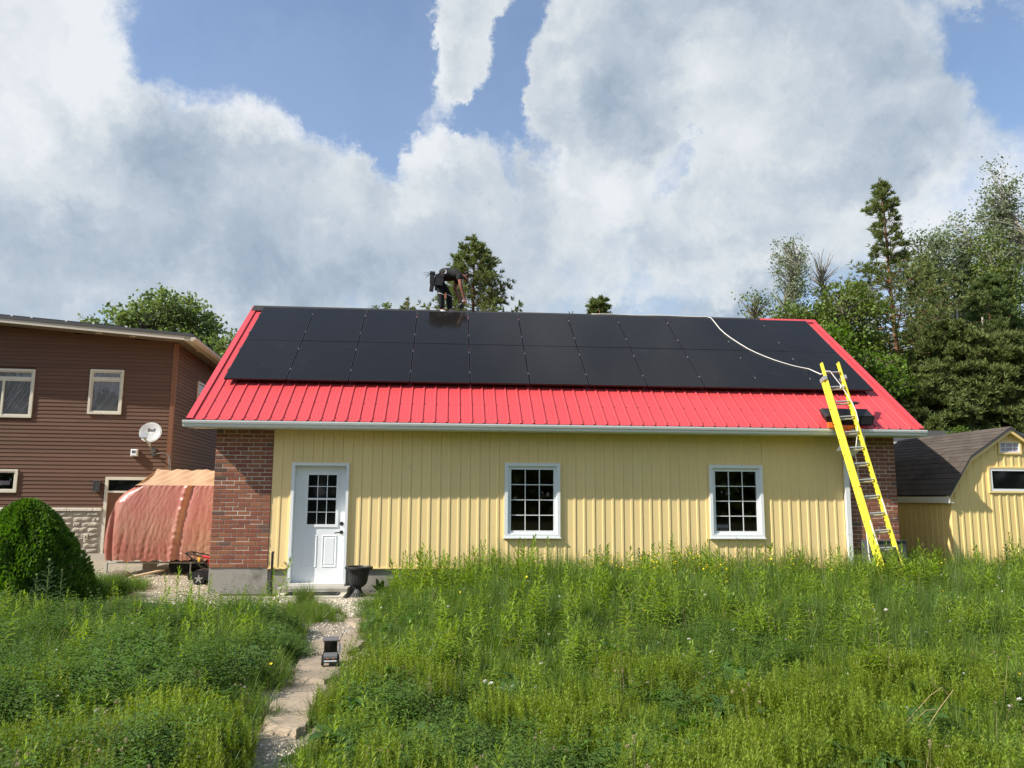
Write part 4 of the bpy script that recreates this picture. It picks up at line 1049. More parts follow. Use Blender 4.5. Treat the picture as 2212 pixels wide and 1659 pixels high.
m = txt_mesh('Bell', 0.125, 0.0008); m.materials.append(MAT['print_black']); lt = link('lettering', m, dish)
lt.matrix_local = Matrix((tuple(DX)+(0,), tuple(DU)+(0,), tuple(DN)+(0,), (0, 0, 0, 1))).transposed(); lt.location = DX*0.01+DU*0.07+DN*0.016
co = [v.co.copy() for v in m.vertices]
for v in m.vertices:        # lettering follows the bowl
    x, y = v.co.x+0.01, v.co.y+0.07; v.co.z += (x*x+y*y)*0.55-0.008
F = DN*0.30-DU*0.21-DX*0.07
b = MB(); b.obox(F-DX*0.075-DU*0.065-DN*0.03, DX*0.15, DU*0.13, DN*0.06); b.build('feed_horn', 'galvanised', dish)
b = MB(); b.bar(F-DU*0.05, -DU*0.31+DN*0.02, 0.035, 0.035, up=tuple(DN)); b.build('feed_arm', 'galvanised', dish)
mb_ = hp(332.6, 976, 0.0); MW = HC+H1*mb_[0]+H2*(-0.02)+np.array([0, 0, mb_[2]])-DCW
b = MB(); b.tube([-DU*0.12-DN*0.05, -DU*0.3-DN*0.1, MW+np.array([-0.01, -0.16, 0.02]), MW+np.array([0, -0.01, -0.02])], 0.022, 8); b.build('mast', 'galvanised', dish)
b = MB(); b.obox(MW+np.array([-0.05, -0.012, -0.1]), (0.1, 0, 0), (0, 0.02, 0), (0, 0, 0.2)); b.build('wall_plate', 'dark_metal', dish)
b = MB(); c0_ = hp(334, 981, -0.03); c1_ = hp(364, 982, -0.03); c2_ = hp(366, 1030, -0.03)
f_ = lambda p: HC+H1*p[0]+H2*p[1]+np.array([0, 0, p[2]])
path = [f_(c0_), f_(c0_)+np.array([0.15, -0.03, 0.03]), f_(c1_)+np.array([-.05, 0, 0.01]), f_(c1_)+np.array([0, 0, -0.06]), f_(c2_), f_(c2_)+np.array([-0.01, 0, -1.0])]
b.tube(path, 0.008, 6); b.tube([p+np.array([0.035, 0, 0.0]) for p in path[2:]], 0.008, 6); cbl = b.build('cable', 'galvanised', None); tag(cbl, 'pair of grey cables running down the wall from the dish', 'cable')
# solar panels on the house's own roof, edge-on
us = (-20, 30, 73, 148, 207, 278)
xs = [hp(u, 680, -0.35)[0] for u in us]
for k, (xa, xb) in enumerate(zip(xs, xs[1:])):
    t = thing('solar_panel', 'thin black solar panel on the brown house roof, %s' % ['leftmost of the row', 'second from the left', 'middle of the row', 'second from the right', 'rightmost of the row'][k], 'solar panel', HC, HA, 'solar panels on the brown house')
    b = MB(); slab(b, xa+0.006, xb-0.006, -0.42, 1.2, 0.10, 0.135); b.build('panel_body', 'black_metal', t)
    b = MB(); slab(b, xb-0.03, xb+0.02, -0.45, -0.421, 0.085, 0.14); b.build('clamp', 'white_metal', t)
    b = MB(); slab(b, xb-0.12, xb-0.06, -0.44, -0.40, 0.076, 0.10); b.build('foot', 'galvanised', t)
# ------------------------------------------------------------------ yellow gambrel shed on the right
SY = 0.1; SDP = 3.6; SXL, SXM, SXR = 13.70, 14.955, 16.21; SZE, SZK, SZR = 1.575, 2.345, 2.90; SXK = 14.13
shed = thing('shed', 'small yellow barn shed with dark shingled gambrel roof', 'shed', (SXL, SY, 0))
L0 = np.array([SXL, SY, 0.0])
def groof(x):       # underside of roof at world x
    d = abs(x-SXM); dk = SXM-SXK; de = SXM-SXL
    return lerp(SZR, SZK, d/dk) if d < dk else lerp(SZK, SZE, (d-dk)/(de-dk))
b = MB(); W_ = SXR-SXL
b.prism([(0.01, 0.02, -0.1), (W_-0.01, 0.02, -0.1), (W_-0.01, 0.02, SZE-0.02), (SXM*2-SXK-SXL, 0.02, SZK-0.03), (SXM-SXL, 0.02, SZR-0.04), (SXK-SXL, 0.02, SZK-0.03), (0.01, 0.02, SZE-0.02)], (0, 0, 0), (0, SDP-0.04, 0)); b.build('wall', 'shed_yellow', shed)
g = lambda a, c: at(1813.8+a*.24, 840.6+c*.24, y=SY)
wa, wb = g(1357, 920), g(1357, 712); SW1 = (wa[0], 2*SXM-wa[0], wa[2], wb[2])
wa, wb = g(1437, 572), g(1612, 478); SW2 = (wa[0], wb[0], wa[2], wb[2])
npan = 15; sp = (SXR-SXL-0.18)/npan
def gable_board(x0, x1, prof, z0, ztop, parent, org, axis=0, mat='shed_yellow'):
    b = MB(); n = len(prof)
    pts = [(p[0], p[1]) for p in prof]+[(prof[-1][0], 0.02), (prof[0][0], 0.02)]
    vs = [(x, y, z0) for x, y in pts]+[(x, y, ztop(x)) for x, y in pts]; m = len(pts)
    fs = [tuple(range(m))[::-1], tuple(range(m, 2*m))]+[(i, (i+1) % m, m+(i+1) % m, m+i) for i in range(m)]
    if axis: vs = [(y, SDP-0.0-x, z) for x, y, z in vs]
    b.add(vs, fs); return b.build('siding_board', mat, parent, org)
for i in range(npan):
    x0 = SXL+0.09+i*sp
    hit = [h for h in (SW1, SW2) if h[0]-0.03 < x0+sp and h[1]+0.03 > x0]
    cuts = sorted({0.0, sp-0.001, *[min(max(h[0]-0.03-x0, 0), sp-0.001) for h in hit], *[min(max(h[1]+0.03-x0, 0), sp-0.001) for h in hit]})
    for a, c in zip(cuts, cuts[1:]):
        if c-a < 0.01: continue
        prof = siding_profile(sp-0.001, a, c); mid = x0+(a+c)/2
        hs_ = sorted([(h[2]-0.03, h[3]+0.03) for h in hit if h[0]-0.03 < mid < h[1]+0.03]); z = 0.0
        for (h0, h1) in hs_:
            gable_board(0, 0, prof, z, lambda x, h0=h0: h0, shed, (x0-SXL, 0, 0)); z = h1
        gable_board(0, 0, prof, z, lambda x, x0=x0: groof(x0+x)-0.005, shed, (x0-SXL, 0, 0))
ns = 20; sps = (SDP-0.09)/ns
for i in range(ns): gable_board(0, 0, siding_profile(sps-0.001), 0.0, lambda x: SZE-0.06, shed, (0, -i*sps-0.0, 0), 1)
b = MB(); b.box((-0.018, -0.018, 0), (0.088, 0.018, SZE-0.005)); b.box((-0.018, 0.018, 0), (0.018, 0.09, SZE-0.005)); b.build('corner_board', 'shed_yellow', shed)
b = MB(); b.box((W_-0.088, -0.018, 0), (W_+0.018, 0.018, SZE-0.005)); b.build('corner_board', 'shed_yellow', shed)
# roof planes with single shingles
rt = 0.05; OV = 0.10
def rpt(x, y, z): return np.array([x-SXL, y, z])
eL = (SXL-0.095, SZE+0.06); kL = (SXK-0.032, SZK+0.035); rT = (SXM, SZR+0.05)
ro = MB()
def plane2(b, p, q, th=0.03):
    d = nrm([q[0]-p[0], 0, q[1]-p[1]]); n = np.array([-d[2], 0, d[0]])
    P = [np.array([p[0]-SXL, -OV, p[1]]), np.array([q[0]-SXL, -OV, q[1]])]
    b.prism([P[0], P[1], P[1]-n*th*np.sign(n[2] or 1), P[0]-n*th*np.sign(n[2] or 1)], (0, 0, 0), (0, SDP+2*OV, 0))
mx = lambda p: (2*SXM-p[0], p[1])
for (p, q) in ((eL, kL), (kL, rT), (mx(eL), mx(kL)), (mx(kL), rT)): plane2(ro, p, q)
sroof = ro.build('roof', 'shingle', shed)
rng = random.Random(5)
def shingle_mesh(w, L, d, n):
    b = MB(); b.prism([np.array([0, 0, 0]), d*L, d*L-n*0.002, n*0.010*1.0], (0, 0, 0), (0, w, 0)); m = b.mesh('shingle'); m.materials.append(MAT['shingle']); return m
def shingle_mesh(w, L, d, n):
    b = MB(); p0 = n*0.001; t = 0.009
    vs = [n*0.011, n*0.002, d*L+n*0.001, d*L+n*0.003]
    b.prism(vs, (0, 0, 0), (0, w, 0)); m = b.mesh('shingle'); m.materials.append(MAT['shingle']); return m
for (p, q, rows) in ((eL, kL, 7), (kL, rT, 8)):
    P = np.array([p[0]-SXL, 0, p[1]]); Q = np.array([q[0]-SXL, 0, q[1]]); d = nrm(Q-P); n = np.array([-d[2], 0, d[0]]); LL = np.linalg.norm(Q-P); ex = LL/rows
    tw = (SDP+2*OV)/12; ms = shingle_mesh(tw-0.004, ex*1.15, d, n); mh = shingle_mesh(tw/2-0.004, ex*1.15, d, n)
    for r in range(rows):
        base = P+d*(r*ex)+n*0.001; y = -OV-0.01
        if r % 2: piece('shingle', mh, sroof, base+np.array([0, y, 0])); y += tw/2
        while y < SDP+OV-tw*0.9: piece('shingle', ms, sroof, base+np.array([0, y, 0])+n*rng.uniform(0, 0.002)); y += tw
for s in (-1, 1):       # dark drip edge on the front gable and white eave fascia
    b = MB()
    f = (lambda p: p) if s < 0 else mx
    for (p, q) in ((eL, kL), (kL, rT)):
        p, q = f(p), f(q); b.prism([rpt(p[0], -OV-0.012, p[1]+0.004), rpt(q[0], -OV-0.012, q[1]+0.004), rpt(q[0], -OV-0.012, q[1]-0.045), rpt(p[0], -OV-0.012, p[1]-0.045)], (0, 0, 0), (0, 0.0115, 0))
    b.build('drip_edge', 'dark_metal', shed)
    b = MB()
    for (p, q) in ((eL, kL), (kL, rT)):
        p, q = f(p), f(q); b.prism([rpt(p[0], -OV+0.004, p[1]-0.035), rpt(q[0], -OV+0.004, q[1]-0.035), rpt(q[0], -OV+0.004, q[1]-0.11), rpt(p[0], -OV+0.004, p[1]-0.11)], (0, 0, 0), (0, 0.10, 0))
    b.build('barge_board', 'shed_yellow', shed)
b = MB(); b.box((eL[0]-SXL-0.005, -OV, SZE-0.09), (eL[0]-SXL+0.02, SDP+OV, SZE+0.03)); b.box((eL[0]-SXL+0.02, -OV+0.01, SZE-0.09), (0.0, SDP+OV, SZE-0.075)); b.build('fascia', 'soffit_white', shed)
def shed_window(h, white, label):
    x0, x1, z0, z1 = h; w = thing('window', label, None); w.parent = shed
    def fr(nm, a, d, y0, y1, mat):
        b = MB(); X0, X1, Z0, Z1 = x0-SXL-a, x1-SXL+a, z0-a, z1+a
        b.box((X0, y0, Z0), (X0+d, y1, Z1)); b.box((X1-d, y0, Z0), (X1, y1, Z1)); b.box((X0+d, y0, Z0), (X1-d, y1, Z0+d)); b.box((X0+d, y0, Z1-d), (X1-d, y1, Z1)); b.build(nm, mat, w)
    fr('window_trim', 0.03, 0.034, -0.025, 0.02, 'shed_yellow')
    fr('window_frame', -0.005, 0.045 if white else 0.02, -0.018, 0.02, 'white_paint')
    b = MB(); b.box((x0-SXL+0.02, 0.002, z0+0.02), (x1-SXL-0.02, 0.012, z1-0.02)); b.build('pane', 'black_glass' if white else 'curtain', w)
    if not white:
        b = MB()
        for t in (0.33, 0.66): b.box((lerp(x0, x1, t)-SXL-0.006, -0.01, z0+0.015), (lerp(x0, x1, t)-SXL+0.006, 0.001, z1-0.015))
        b.box((x0-SXL+0.015, -0.008, (z0+z1)/2-0.006), (x1-SXL-0.015, 0.001, (z0+z1)/2+0.006)); b.build('grille', 'white_paint', w)
shed_window(SW1, True, 'wide dark window in white frame'); shed_window(SW2, False, 'small pale window under the gable peak')
# low building far behind the shed
fb = thing('outbuilding', 'low grey roofed building with white eave just visible behind the shed', 'building', (15.6, 8.0, 0))
b = MB(); b.box((0.3, 0.6, -0.2), (7.0, 4.0, 3.15)); b.build('wall', 'soffit_brown', fb)
b = MB(); b.prism([(-0.1, 0, 3.2), (7.4, 0, 3.2), (7.4, 2.4, 3.75), (-0.1, 2.4, 3.75)], (0, 0, 0), (0, 0, 0.06)); b.build('roof', 'dark_metal', fb)
b = MB(); b.box((-0.1, -0.03, 3.05), (7.4, -0.001, 3.24)); b.build('fascia', 'soffit_white', fb)
b = MB(); b.box((-0.1, 0, 3.05), (7.4, 0.6, 3.07)); b.build('soffit', 'soffit_white', fb)
# ------------------------------------------------------------------ things round the door and yard
urn = thing('planter_urn', 'black plastic pedestal urn planter standing beside the white door', 'planter', (2.62, -0.40, -0.15))
b = MB(); b.lathe([(0.145, 0.0), (0.14, 0.015), (0.085, 0.07), (0.055, 0.12), (0.05, 0.15)], n=36, flute=0.05); b.build('foot', 'black_plastic', urn)
b = MB(); b.lathe([(0.05, 0.15), (0.09, 0.17), (0.135, 0.215), (0.155, 0.27), (0.165, 0.36), (0.185, 0.43), (0.192, 0.45)], n=40, flute=0.035); b.build('bowl', 'black_plastic', urn)
b = MB(); b.lathe([(0.192, 0.452), (0.235, 0.462), (0.24, 0.485), (0.235, 0.50), (0.205, 0.505), (0.195, 0.49), (0.19, 0.455)], n=36); smooth_auto(b.build('rim', 'black_plastic', urn))
b = MB(); b.lathe([(0.0, 0.455), (0.18, 0.46), (0.185, 0.47)], n=20); b.build('potting_soil', 'soil', urn)
b = MB(); b.tube([(0, 0, -0.55), (0, 0, 0.12), (0, 0.0, 0.16), (0.0, 0.05, 0.17)], 0.022, 10); vp = b.build('vent_pipe', 'black_plastic', None, at(588, 1215, y=-0.10), smooth=False); tag(vp, 'thin black pipe standing upright against the wall left of the door', 'pipe')
b = MB(); b.bevbox((11.80, -0.30, -0.3), (12.52, -0.02, 0.80), 0.01); gp = b.build('grey_panel', 'grey_board', None) if 'grey_board' in MAT else b.build('grey_panel', M('grey_board', (0.075, 0.08, 0.085), 0.6, 0.4, noise=(3, 0.15)), None)
tag(gp, 'dark grey utility box against the brick pillar behind the ladder', 'utility box')
b = MB(); b.bevbox((11.795, -0.32, 0.78), (12.525, -0.30, 0.805), 0.004); b.build('lid_edge', 'dark_metal', gp)
# little black toy truck on the path
tk = thing('toy_truck', 'small black toy truck with antenna standing on the path stones', 'toy truck', at(713, 1437, z=-0.135), R(8))
S = 0.88
def tb(a, c): return tuple(x*S for x in a), tuple(x*S for x in c)
b = MB(); b.bevbox(*tb((-0.085, -0.05, 0.055), (0.085, 0.24, 0.11)), 0.01); b.build('body', 'black_plastic', tk)
b = MB(); b.prism([(-0.075*S, -0.045*S, 0.11*S), (-0.075*S, -0.055*S, 0.085*S), (-0.075*S, 0.03*S, 0.112*S), (-0.075*S, 0.03*S, 0.135*S)], (0, 0, 0), (0.15*S, 0, 0)); b.build('hood', 'grey_plastic', tk)
b = MB()
for (x, y) in ((-0.075, 0.03), (0.06, 0.03), (-0.075, 0.2), (0.06, 0.2)): b.box(*tb((x, y, 0.11), (x+0.015, y+0.015, 0.255)))
b.box(*tb((-0.07, 0.19, 0.11), (0.07, 0.2, 0.25))); b.build('cab', 'black_plastic', tk)
b = MB(); b.bevbox(*tb((-0.09, 0.015, 0.255), (0.09, 0.235, 0.278)), 0.008); b.build('roof', 'grey_plastic', tk)
b = MB(); b.box(*tb((-0.06, 0.034, 0.13), (0.06, 0.04, 0.25))); b.build('windscreen', 'black_glass', tk)
for (x, y) in ((-0.10, -0.015), (0.072, -0.015), (-0.10, 0.19), (0.072, 0.19)):
    b = MB(); b.tube([(x*S, y*S, 0.042*S), ((x+0.03)*S, y*S, 0.042*S)], 0.042*S, 14); b.build('wheel', 'black_plastic', tk)
b = MB(); b.box(*tb((-0.07, -0.065, 0.05), (0.07, -0.052, 0.063))); b.build('bumper', 'white_paint', tk)
b = MB(); b.box(*tb((-0.05, -0.058, 0.075), (-0.02, -0.05, 0.09))); b.build('headlight', 'leather', tk); b = MB(); b.box(*tb((0.02, -0.058, 0.075), (0.05, -0.05, 0.09))); b.build('headlight', 'leather', tk)
b = MB(); b.tube([(0.088*S, 0.03*S, 0.24*S), (0.15*S, 0.05*S, 0.37*S)], 0.004, 6); b.build('antenna', 'black_metal', tk)
b = MB(); b.tube([(0.098*S, 0.06*S, 0.12*S), (0.105*S, 0.06*S, 0.17*S), (0.098*S, 0.06*S, 0.23*S)], 0.01, 6); b.build('side_pipe', 'white_paint', tk)

# ---- covered shelter: orange tarpaulin over a tube frame
TY, TZ0 = 2.55, 0.22
tarp = thing('tarp_shelter', 'carport shelter under a faded red orange tarpaulin beside the house', 'shelter', (0, 0, 0))
rng = random.Random(11)
top_l, bot_l = at(292, 1049, y=TY)[0], at(226, 1212, y=TY)[0]; ZT = at(400, 1049, y=TY)[2]; TXR = -0.22
seam_t, seam_b = at(406, 1049, y=TY)[0], at(372, 1197, y=TY)[0]
fold_t, fold_b = at(247, 1063, y=TY)[0], at(239, 1206, y=TY)[0]
left_pts = [(292, 1049), (268, 1062), (245, 1084), (234, 1120), (227, 1155), (223, 1185), (226, 1212)]
lz = [at(u, v, y=TY) for u, v in left_pts]
def left_x(z):
    for p, q in zip(lz, lz[1:]):
        if q[2] <= z <= p[2]: return lerp(p[0], q[0], (z-p[2])/(q[2]-p[2]))
    return lz[0][0] if z > lz[0][2] else lz[-1][0]
nx, nz = 220, 70; V = []; F = []
waves = [(rng.uniform(14, 75), rng.uniform(0, 6), rng.uniform(0.4, 1)) for _ in range(16)]
for j in range(nz+1):
    z = lerp(ZT, TZ0, j/nz); xl = left_x(z); t = j/nz
    for i in range(nx+1):
        a = i/nx; x = lerp(xl, TXR, a)
        y = TY-0.10*math.sin(t*2.6)*0.8-0.05*t
        d = 0
        for (f, p, k) in waves: d += k*(1.2-2.0*abs(math.sin(0.5*f*(x+0.10*math.sin(z*2+p)+0.03*math.sin(z*11+p*3))+p+0.8*math.sin(z*2.4+f)))**0.7)*(0.55+0.45*math.sin(z*3.1*k+x*4+p))
        y += d*0.0026*(0.5+0.8*t)
        y += 0.005*math.sin(x*47+3*math.sin(z*9)+2*math.sin(x*7))*math.exp(-t*9)          # gathers under the ridge pole
        y += 0.003*math.sin(z*46+4*math.sin(x*11))*math.exp(-((1-t)*4)**2)  # crumpled hem
        sx = lerp(seam_t, seam_b, t**0.8); e = (x-sx)/0.055
        y -= 0.045*math.exp(-e*e)*(0.7+0.2*math.sin(z*23+2*math.sin(z*9))+0.1*math.sin(z*57)); y += 0.03*math.exp(-((x-sx-0.11)/0.06)**2)
        fx = lerp(fold_t, fold_b, t); e = (x-fx)/0.05; y += 0.10*math.exp(-e*e)*min(1, t*2.5)
        if a < 0.12: y += (0.12-a)**2*9
        zz = z
        if j == nz: zz += 0.018*math.sin(x*17)+0.012*math.sin(x*41)
        if x > -1.3 and t > 0.9: zz += 0.02
        V.append((x, y, zz))
for j in range(nz):
    for i in range(nx): q = j*(nx+1)+i; F.append((q, q+1, q+nx+2, q+nx+1))
m = np_mesh('tarp_wall', np.array(V), np.array(F), 'tarp', smooth=True); link('tarp_wall', m, tarp)
V = []; F = []; nx, nz = 120, 26; RYB = TY+1.15; r0 = at(292, 1049, y=TY); r1 = at(340, 1017, y=RYB); ZR = at(400, 1015, y=RYB)[2]
for j in range(nz+1):
    t = j/nz; y = lerp(TY, RYB, t); z = lerp(ZT, ZR, t)-0.05*math.sin(t*math.pi); xl = lerp(r0[0], r1[0], t)
    for i in range(nx+1):
        x = lerp(xl, TXR, i/nx); w = 0.012*math.sin(x*13+y*5)+0.008*math.sin(x*29-y*9+1)
        sx = seam_t+0.45*t; w += 0.035*math.exp(-((x-sx)/0.06)**2); w -= 0.05*math.exp(-((x-sx-0.3)/0.25)**2)*math.sin(t*math.pi)
        if j == 0: w *= 0.3
        V.append((x, y, z+w*(0.3+0.7*math.sin(min(t, 1)*math.pi*0.5))))
for j in range(nz):
    for i in range(nx): q = j*(nx+1)+i; F.append((q, q+1, q+nx+2, q+nx+1))
m = np_mesh('tarp_roof', np.array(V), np.array(F), 'tarp_roof', smooth=True); link('tarp_roof', m, tarp)
b = MB(); b.add([(r1[0], RYB, ZR), (TXR, RYB, ZR), (TXR, RYB+1.15, ZT), (r0[0], RYB+1.15, ZT)], [(0, 1, 2, 3)]); b.add([(lz[-1][0]+0.1, TY+0.1, TZ0), (lz[0][0], TY+0.05, ZT), (r1[0], RYB, ZR), (r0[0], RYB+1.15, ZT), (lz[-1][0]+0.1, RYB+1.15, TZ0)], [(0, 1, 2, 3, 4)]); b.build('tarp_back', 'tarp_roof', tarp, fix=False)
pz = at(330, 1215, y=TY+0.12)[2]; xa, xb = at(232, 1213, y=TY+0.12)[0], at(440, 1216, y=TY+0.12)[0]
b = MB(); b.tube([(xa, TY+0.12, pz), (xb, TY+0.12, pz)], 0.019, 8); b.build('frame_tube', 'galvanised', tarp)
for u in (232, 412):
    p = at(u, 1216, y=TY+0.12); b = MB(); b.tube([(p[0], p[1], p[2]+0.03), (p[0], p[1], gz(p[0], p[1])-0.02)], 0.018, 8); b.build('leg', 'galvanised', tarp)
p = at(412, 1216, y=TY+1.9); b = MB()
for x in (xa+0.3, xb-0.3): b.tube([(x, RYB+1.0, ZT), (x, RYB+1.0, -0.1)], 0.018, 8)
b.build('frame_tube', 'galvanised', tarp)
# rear tyre and dark load under the tarp
b = MB(); b.bevbox((-1.55, TY+0.5, -0.02), (-0.25, TY+1.7, 0.34), 0.05); ld = b.build('covered_trailer', 'black_plastic', None); tag(ld, 'dark low trailer hidden under the tarpaulin shelter', 'trailer')
for x in (-1.45, -0.55):
    b = MB(); b.tube([(x, TY+0.38, 0.1), (x, TY+0.5, 0.1)], 0.2, 18); b.tube([(x, TY+0.37, 0.1), (x, TY+0.385, 0.1)], 0.1, 12); b.build('wheel', 'black_plastic', ld)
# boulder, plank, block
def rock_mesh(r, seed, sq=(1, 1, 1)):
    import bmesh
    bm = bmesh.new(); bmesh.ops.create_icosphere(bm, subdivisions=3, radius=1.0); rg = random.Random(seed)
    ax = [nrm([rg.uniform(-1, 1) for _ in range(3)]) for _ in range(9)]; dd = [rg.uniform(0.62, 0.95) for _ in ax]
    for v in bm.verts:
        p = np.array(v.co)
        for a, d in zip(ax, dd):
            s = p@a
            if s > d: p = p-a*(s-d)*0.9
        v.co = Vector(p*np.array(sq)*r)
    m = bpy.data.meshes.new('boulder'); bm.to_mesh(m); bm.free(); m.materials.append(MAT['rock']); return m
p = at(258, 1240, y=2.0); o = link('boulder', rock_mesh(0.17, 3, (1.35, 0.9, 0.62)), None, (p[0], 2.0, gz(p[0], 2.0)+0.05)); tag(o, 'brown boulder lying under the left leg of the tarp shelter', 'boulder')
p, q = at(278, 1243, y=1.9), at(352, 1231, y=2.6); b = MB(); b.bar((p[0], 1.9, gz(p[0], 1.9)+0.02), (q[0], 2.6, gz(q[0], 2.6)+0.10), 0.10, 0.03); pk = b.build('plank', 'lumber', None); tag(pk, 'weathered plank lying on the ground beside the boulder', 'plank')
p = at(318, 1232, y=3.2); b = MB(); b.bevbox((p[0]-0.11, 3.2, gz(p[0], 3.2)-0.02), (p[0]+0.11, 3.45, gz(p[0], 3.2)+0.22), 0.015); bk = b.build('stone_block', 'stone_cap', None); tag(bk, 'tan stone block standing under the tarp shelter', 'stone block')
# lawn mower half behind the brick pillar
mo = thing('lawn_mower', 'red and black lawn mower half hidden behind the brick pillar', 'lawn mower', (-0.50, 1.25, gz(-0.5, 1.25)))
b = MB(); b.prism([(-0.22, 0, 0.09), (0.5, 0, 0.09), (0.52, 0, 0.2), (0.40, 0, 0.27), (-0.08, 0, 0.27), (-0.24, 0, 0.17)], (0, 0, 0), (0, 0.48, 0)); b.build('deck', 'black_plastic', mo)
for (x, y) in ((0.0, -0.05), (0.45, -0.05), (0.0, 0.49), (0.45, 0.49)):
    b = MB(); b.lathe([(0.075, 0), (0.11, 0.0), (0.115, 0.02), (0.11, 0.045), (0.075, 0.045)], n=24); w = b.build('wheel', 'black_plastic', mo, (x, y, 0.115)); w.rotation_euler = (R(90), 0, 0)
    b = MB()
    for k in range(5):
        t = 2*math.pi*k/5+0.3; t1, t2 = t-0.32, t+0.32
        b.prism([(0.008, 0, 0.046), (0.078*math.cos(t1*0.3+t*0.7), 0.078*math.sin(t1*0.3+t*0.7), 0.046), (0.078*math.cos(t2*0.3+t*0.7), 0.078*math.sin(t2*0.3+t*0.7), 0.046)], (0, 0, 0), (0, 0, 0.008))
        b.prism([(0.03*math.cos(t-.6), 0.03*math.sin(t-.6), 0.045), (0.079*math.cos(t-.10), 0.079*math.sin(t-.10), 0.045), (0.079*math.cos(t+.10), 0.079*math.sin(t+.10), 0.045), (0.03*math.cos(t+.6), 0.03*math.sin(t+.6), 0.045)], (0, 0, 0), (0, 0, 0.008))
    b.tube([(0, 0, 0.04), (0, 0, 0.056)], 0.028, 12); b.build('rim', 'silver', w)
b = MB(); b.lathe([(0.12, 0.27), (0.13, 0.3), (0.13, 0.38), (0.10, 0.43), (0.03, 0.45)], (0.22, 0.24, 0), 20); b.build('engine', 'red_paint', mo)
b = MB(); b.bevbox((0.1, 0.05, 0.38), (0.34, 0.2, 0.46), 0.01); b.build('engine_cover', 'red_paint', mo)
for y in (0.02, 0.42):
    b = MB(); b.tube([(0.0, y, 0.20), (0.05, y, 0.27), (-0.10, y, 0.42), (-0.28, y, 0.56), (-0.30, y, 0.58), (0.02, y, 0.52), (0.2, y, 0.49)], 0.013, 7); b.build('handle_bar', 'black_metal', mo)
b = MB(); b.tube([(-0.30, 0.02, 0.58), (-0.33, 0.22, 0.585), (-0.30, 0.42, 0.58)], 0.014, 7); b.build('grip_bar', 'black_metal', mo)
b = MB(); b.tube([(0.02, 0.0, 0.52), (0.16, 0.0, 0.50)], 0.024, 8); b.build('handle_grip', 'red_paint', mo)
b = MB(); b.tube([(-0.2, 0.03, 0.56), (-0.22, 0.02, 0.5), (-0.12, 0.02, 0.40), (0.02, 0.02, 0.34), (0.1, 0.03, 0.3)], 0.006, 5); b.build('cable', 'black_plastic', mo)
b = MB(); b.tube([(-0.06, 0.01, 0.505), (-0.03, 0.0, 0.47), (-0.05, 0.0, 0.43)], 0.02, 6); b.build('rope_guide', M('tag_yellow', (0.7, 0.4, 0.03), 0.6), mo)
# ------------------------------------------------------------------ trees
M('bark_grey', (0.16, 0.14, 0.115), 0.9, 0.1, noise=(6, 0.3), stretch=(1, 1, 0.3), bump=(20, 0.6, 0.02))
M('bark_pine', (0.26, 0.135, 0.075), 0.9, 0.1, noise=(5, 0.35), stretch=(1, 1, 0.4), bump=(16, 0.7, 0.02), col2=(0.16, 0.10, 0.07))
M('bark_birch', (0.30, 0.28, 0.24), 0.85, 0.2, noise=(4, 0.35), stretch=(1, 1, 2.0), dirt=((0.08, 0.07, 0.06), 3.5, 0.6, 0.72))
M('leaf_maple', (0.175, 0.235, 0.070), 0.6, 0.3, island=0.35, noise=(0.8, 0.25), transl=0.35, hue=0.03)
M('leaf_green', (0.130, 0.180, 0.036), 0.6, 0.3, island=0.4, noise=(0.6, 0.3), transl=0.35, hue=0.03)
M('leaf_bright', (0.115, 0.190, 0.026), 0.6, 0.3, island=0.35, noise=(0.6, 0.25), transl=0.4, hue=0.03)
M('leaf_poplar', (0.150, 0.200, 0.065), 0.5, 0.4, island=0.45, noise=(0.5, 0.25), transl=0.35, hue=0.03, col2=(0.20, 0.235, 0.15))
M('needle_pine', (0.140, 0.185, 0.058), 0.65, 0.2, island=0.35, noise=(0.7, 0.3), transl=0.32, hue=0.02, col2=(0.155, 0.185, 0.062))
M('needle_dark', (0.110, 0.155, 0.050), 0.65, 0.2, island=0.35, noise=(0.8, 0.3), transl=0.32, hue=0.02)
M('cedar', (0.095, 0.180, 0.028), 0.6, 0.25, island=0.45, noise=(4, 0.35), transl=0.35, hue=0.02)

def quads_from(center, ax, ay):
    """(n,3) centres, half axes -> diamond quads"""
    n = len(center); V = np.empty((n, 4, 3)); V[:, 0] = center-ax; V[:, 1] = center+ay; V[:, 2] = center+ax; V[:, 3] = center-ay
    return V.reshape(-1, 3), np.arange(n*4).reshape(n, 4)
def rand_dirs(g, n):
    v = g.normal(size=(n, 3)); return v/np.linalg.norm(v, axis=1, keepdims=True)
def leaf_cards(g, cen, size, aspect=0.6, up=0.5):
    n = len(cen); nrm_ = rand_dirs(g, n)+np.array([0, 0, up]); nrm_ /= np.linalg.norm(nrm_, axis=1, keepdims=True)
    t = np.cross(nrm_, rand_dirs(g, n)); t /= np.linalg.norm(t, axis=1, keepdims=True); s = np.cross(nrm_, t)
    L = size*g.uniform(0.6, 1.3, (n, 1)); return quads_from(cen, t*L*0.5, s*L*0.5*aspect)
def mesh_obj(name, parts, mat, parent):
    Vs, Fs, o = [], [], 0
    for V, F in parts: Vs.append(V); Fs.append(F+o); o += len(V)
    return link(name, np_mesh(name, np.concatenate(Vs), np.concatenate(Fs), mat), parent)
def curve_pts(p, q, sag, g, n=5, jit=0.06):
    p, q = np.array(p, float), np.array(q, float); L = np.linalg.norm(q-p); out = []
    for i in range(n+1):
        t = i/n; r = p+(q-p)*t; r[2] += sag*L*math.sin(t*math.pi)*0.5
        if 0 < i < n: r = r+g.normal(size=3)*jit*L*0.3
        out.append(r)
    return out
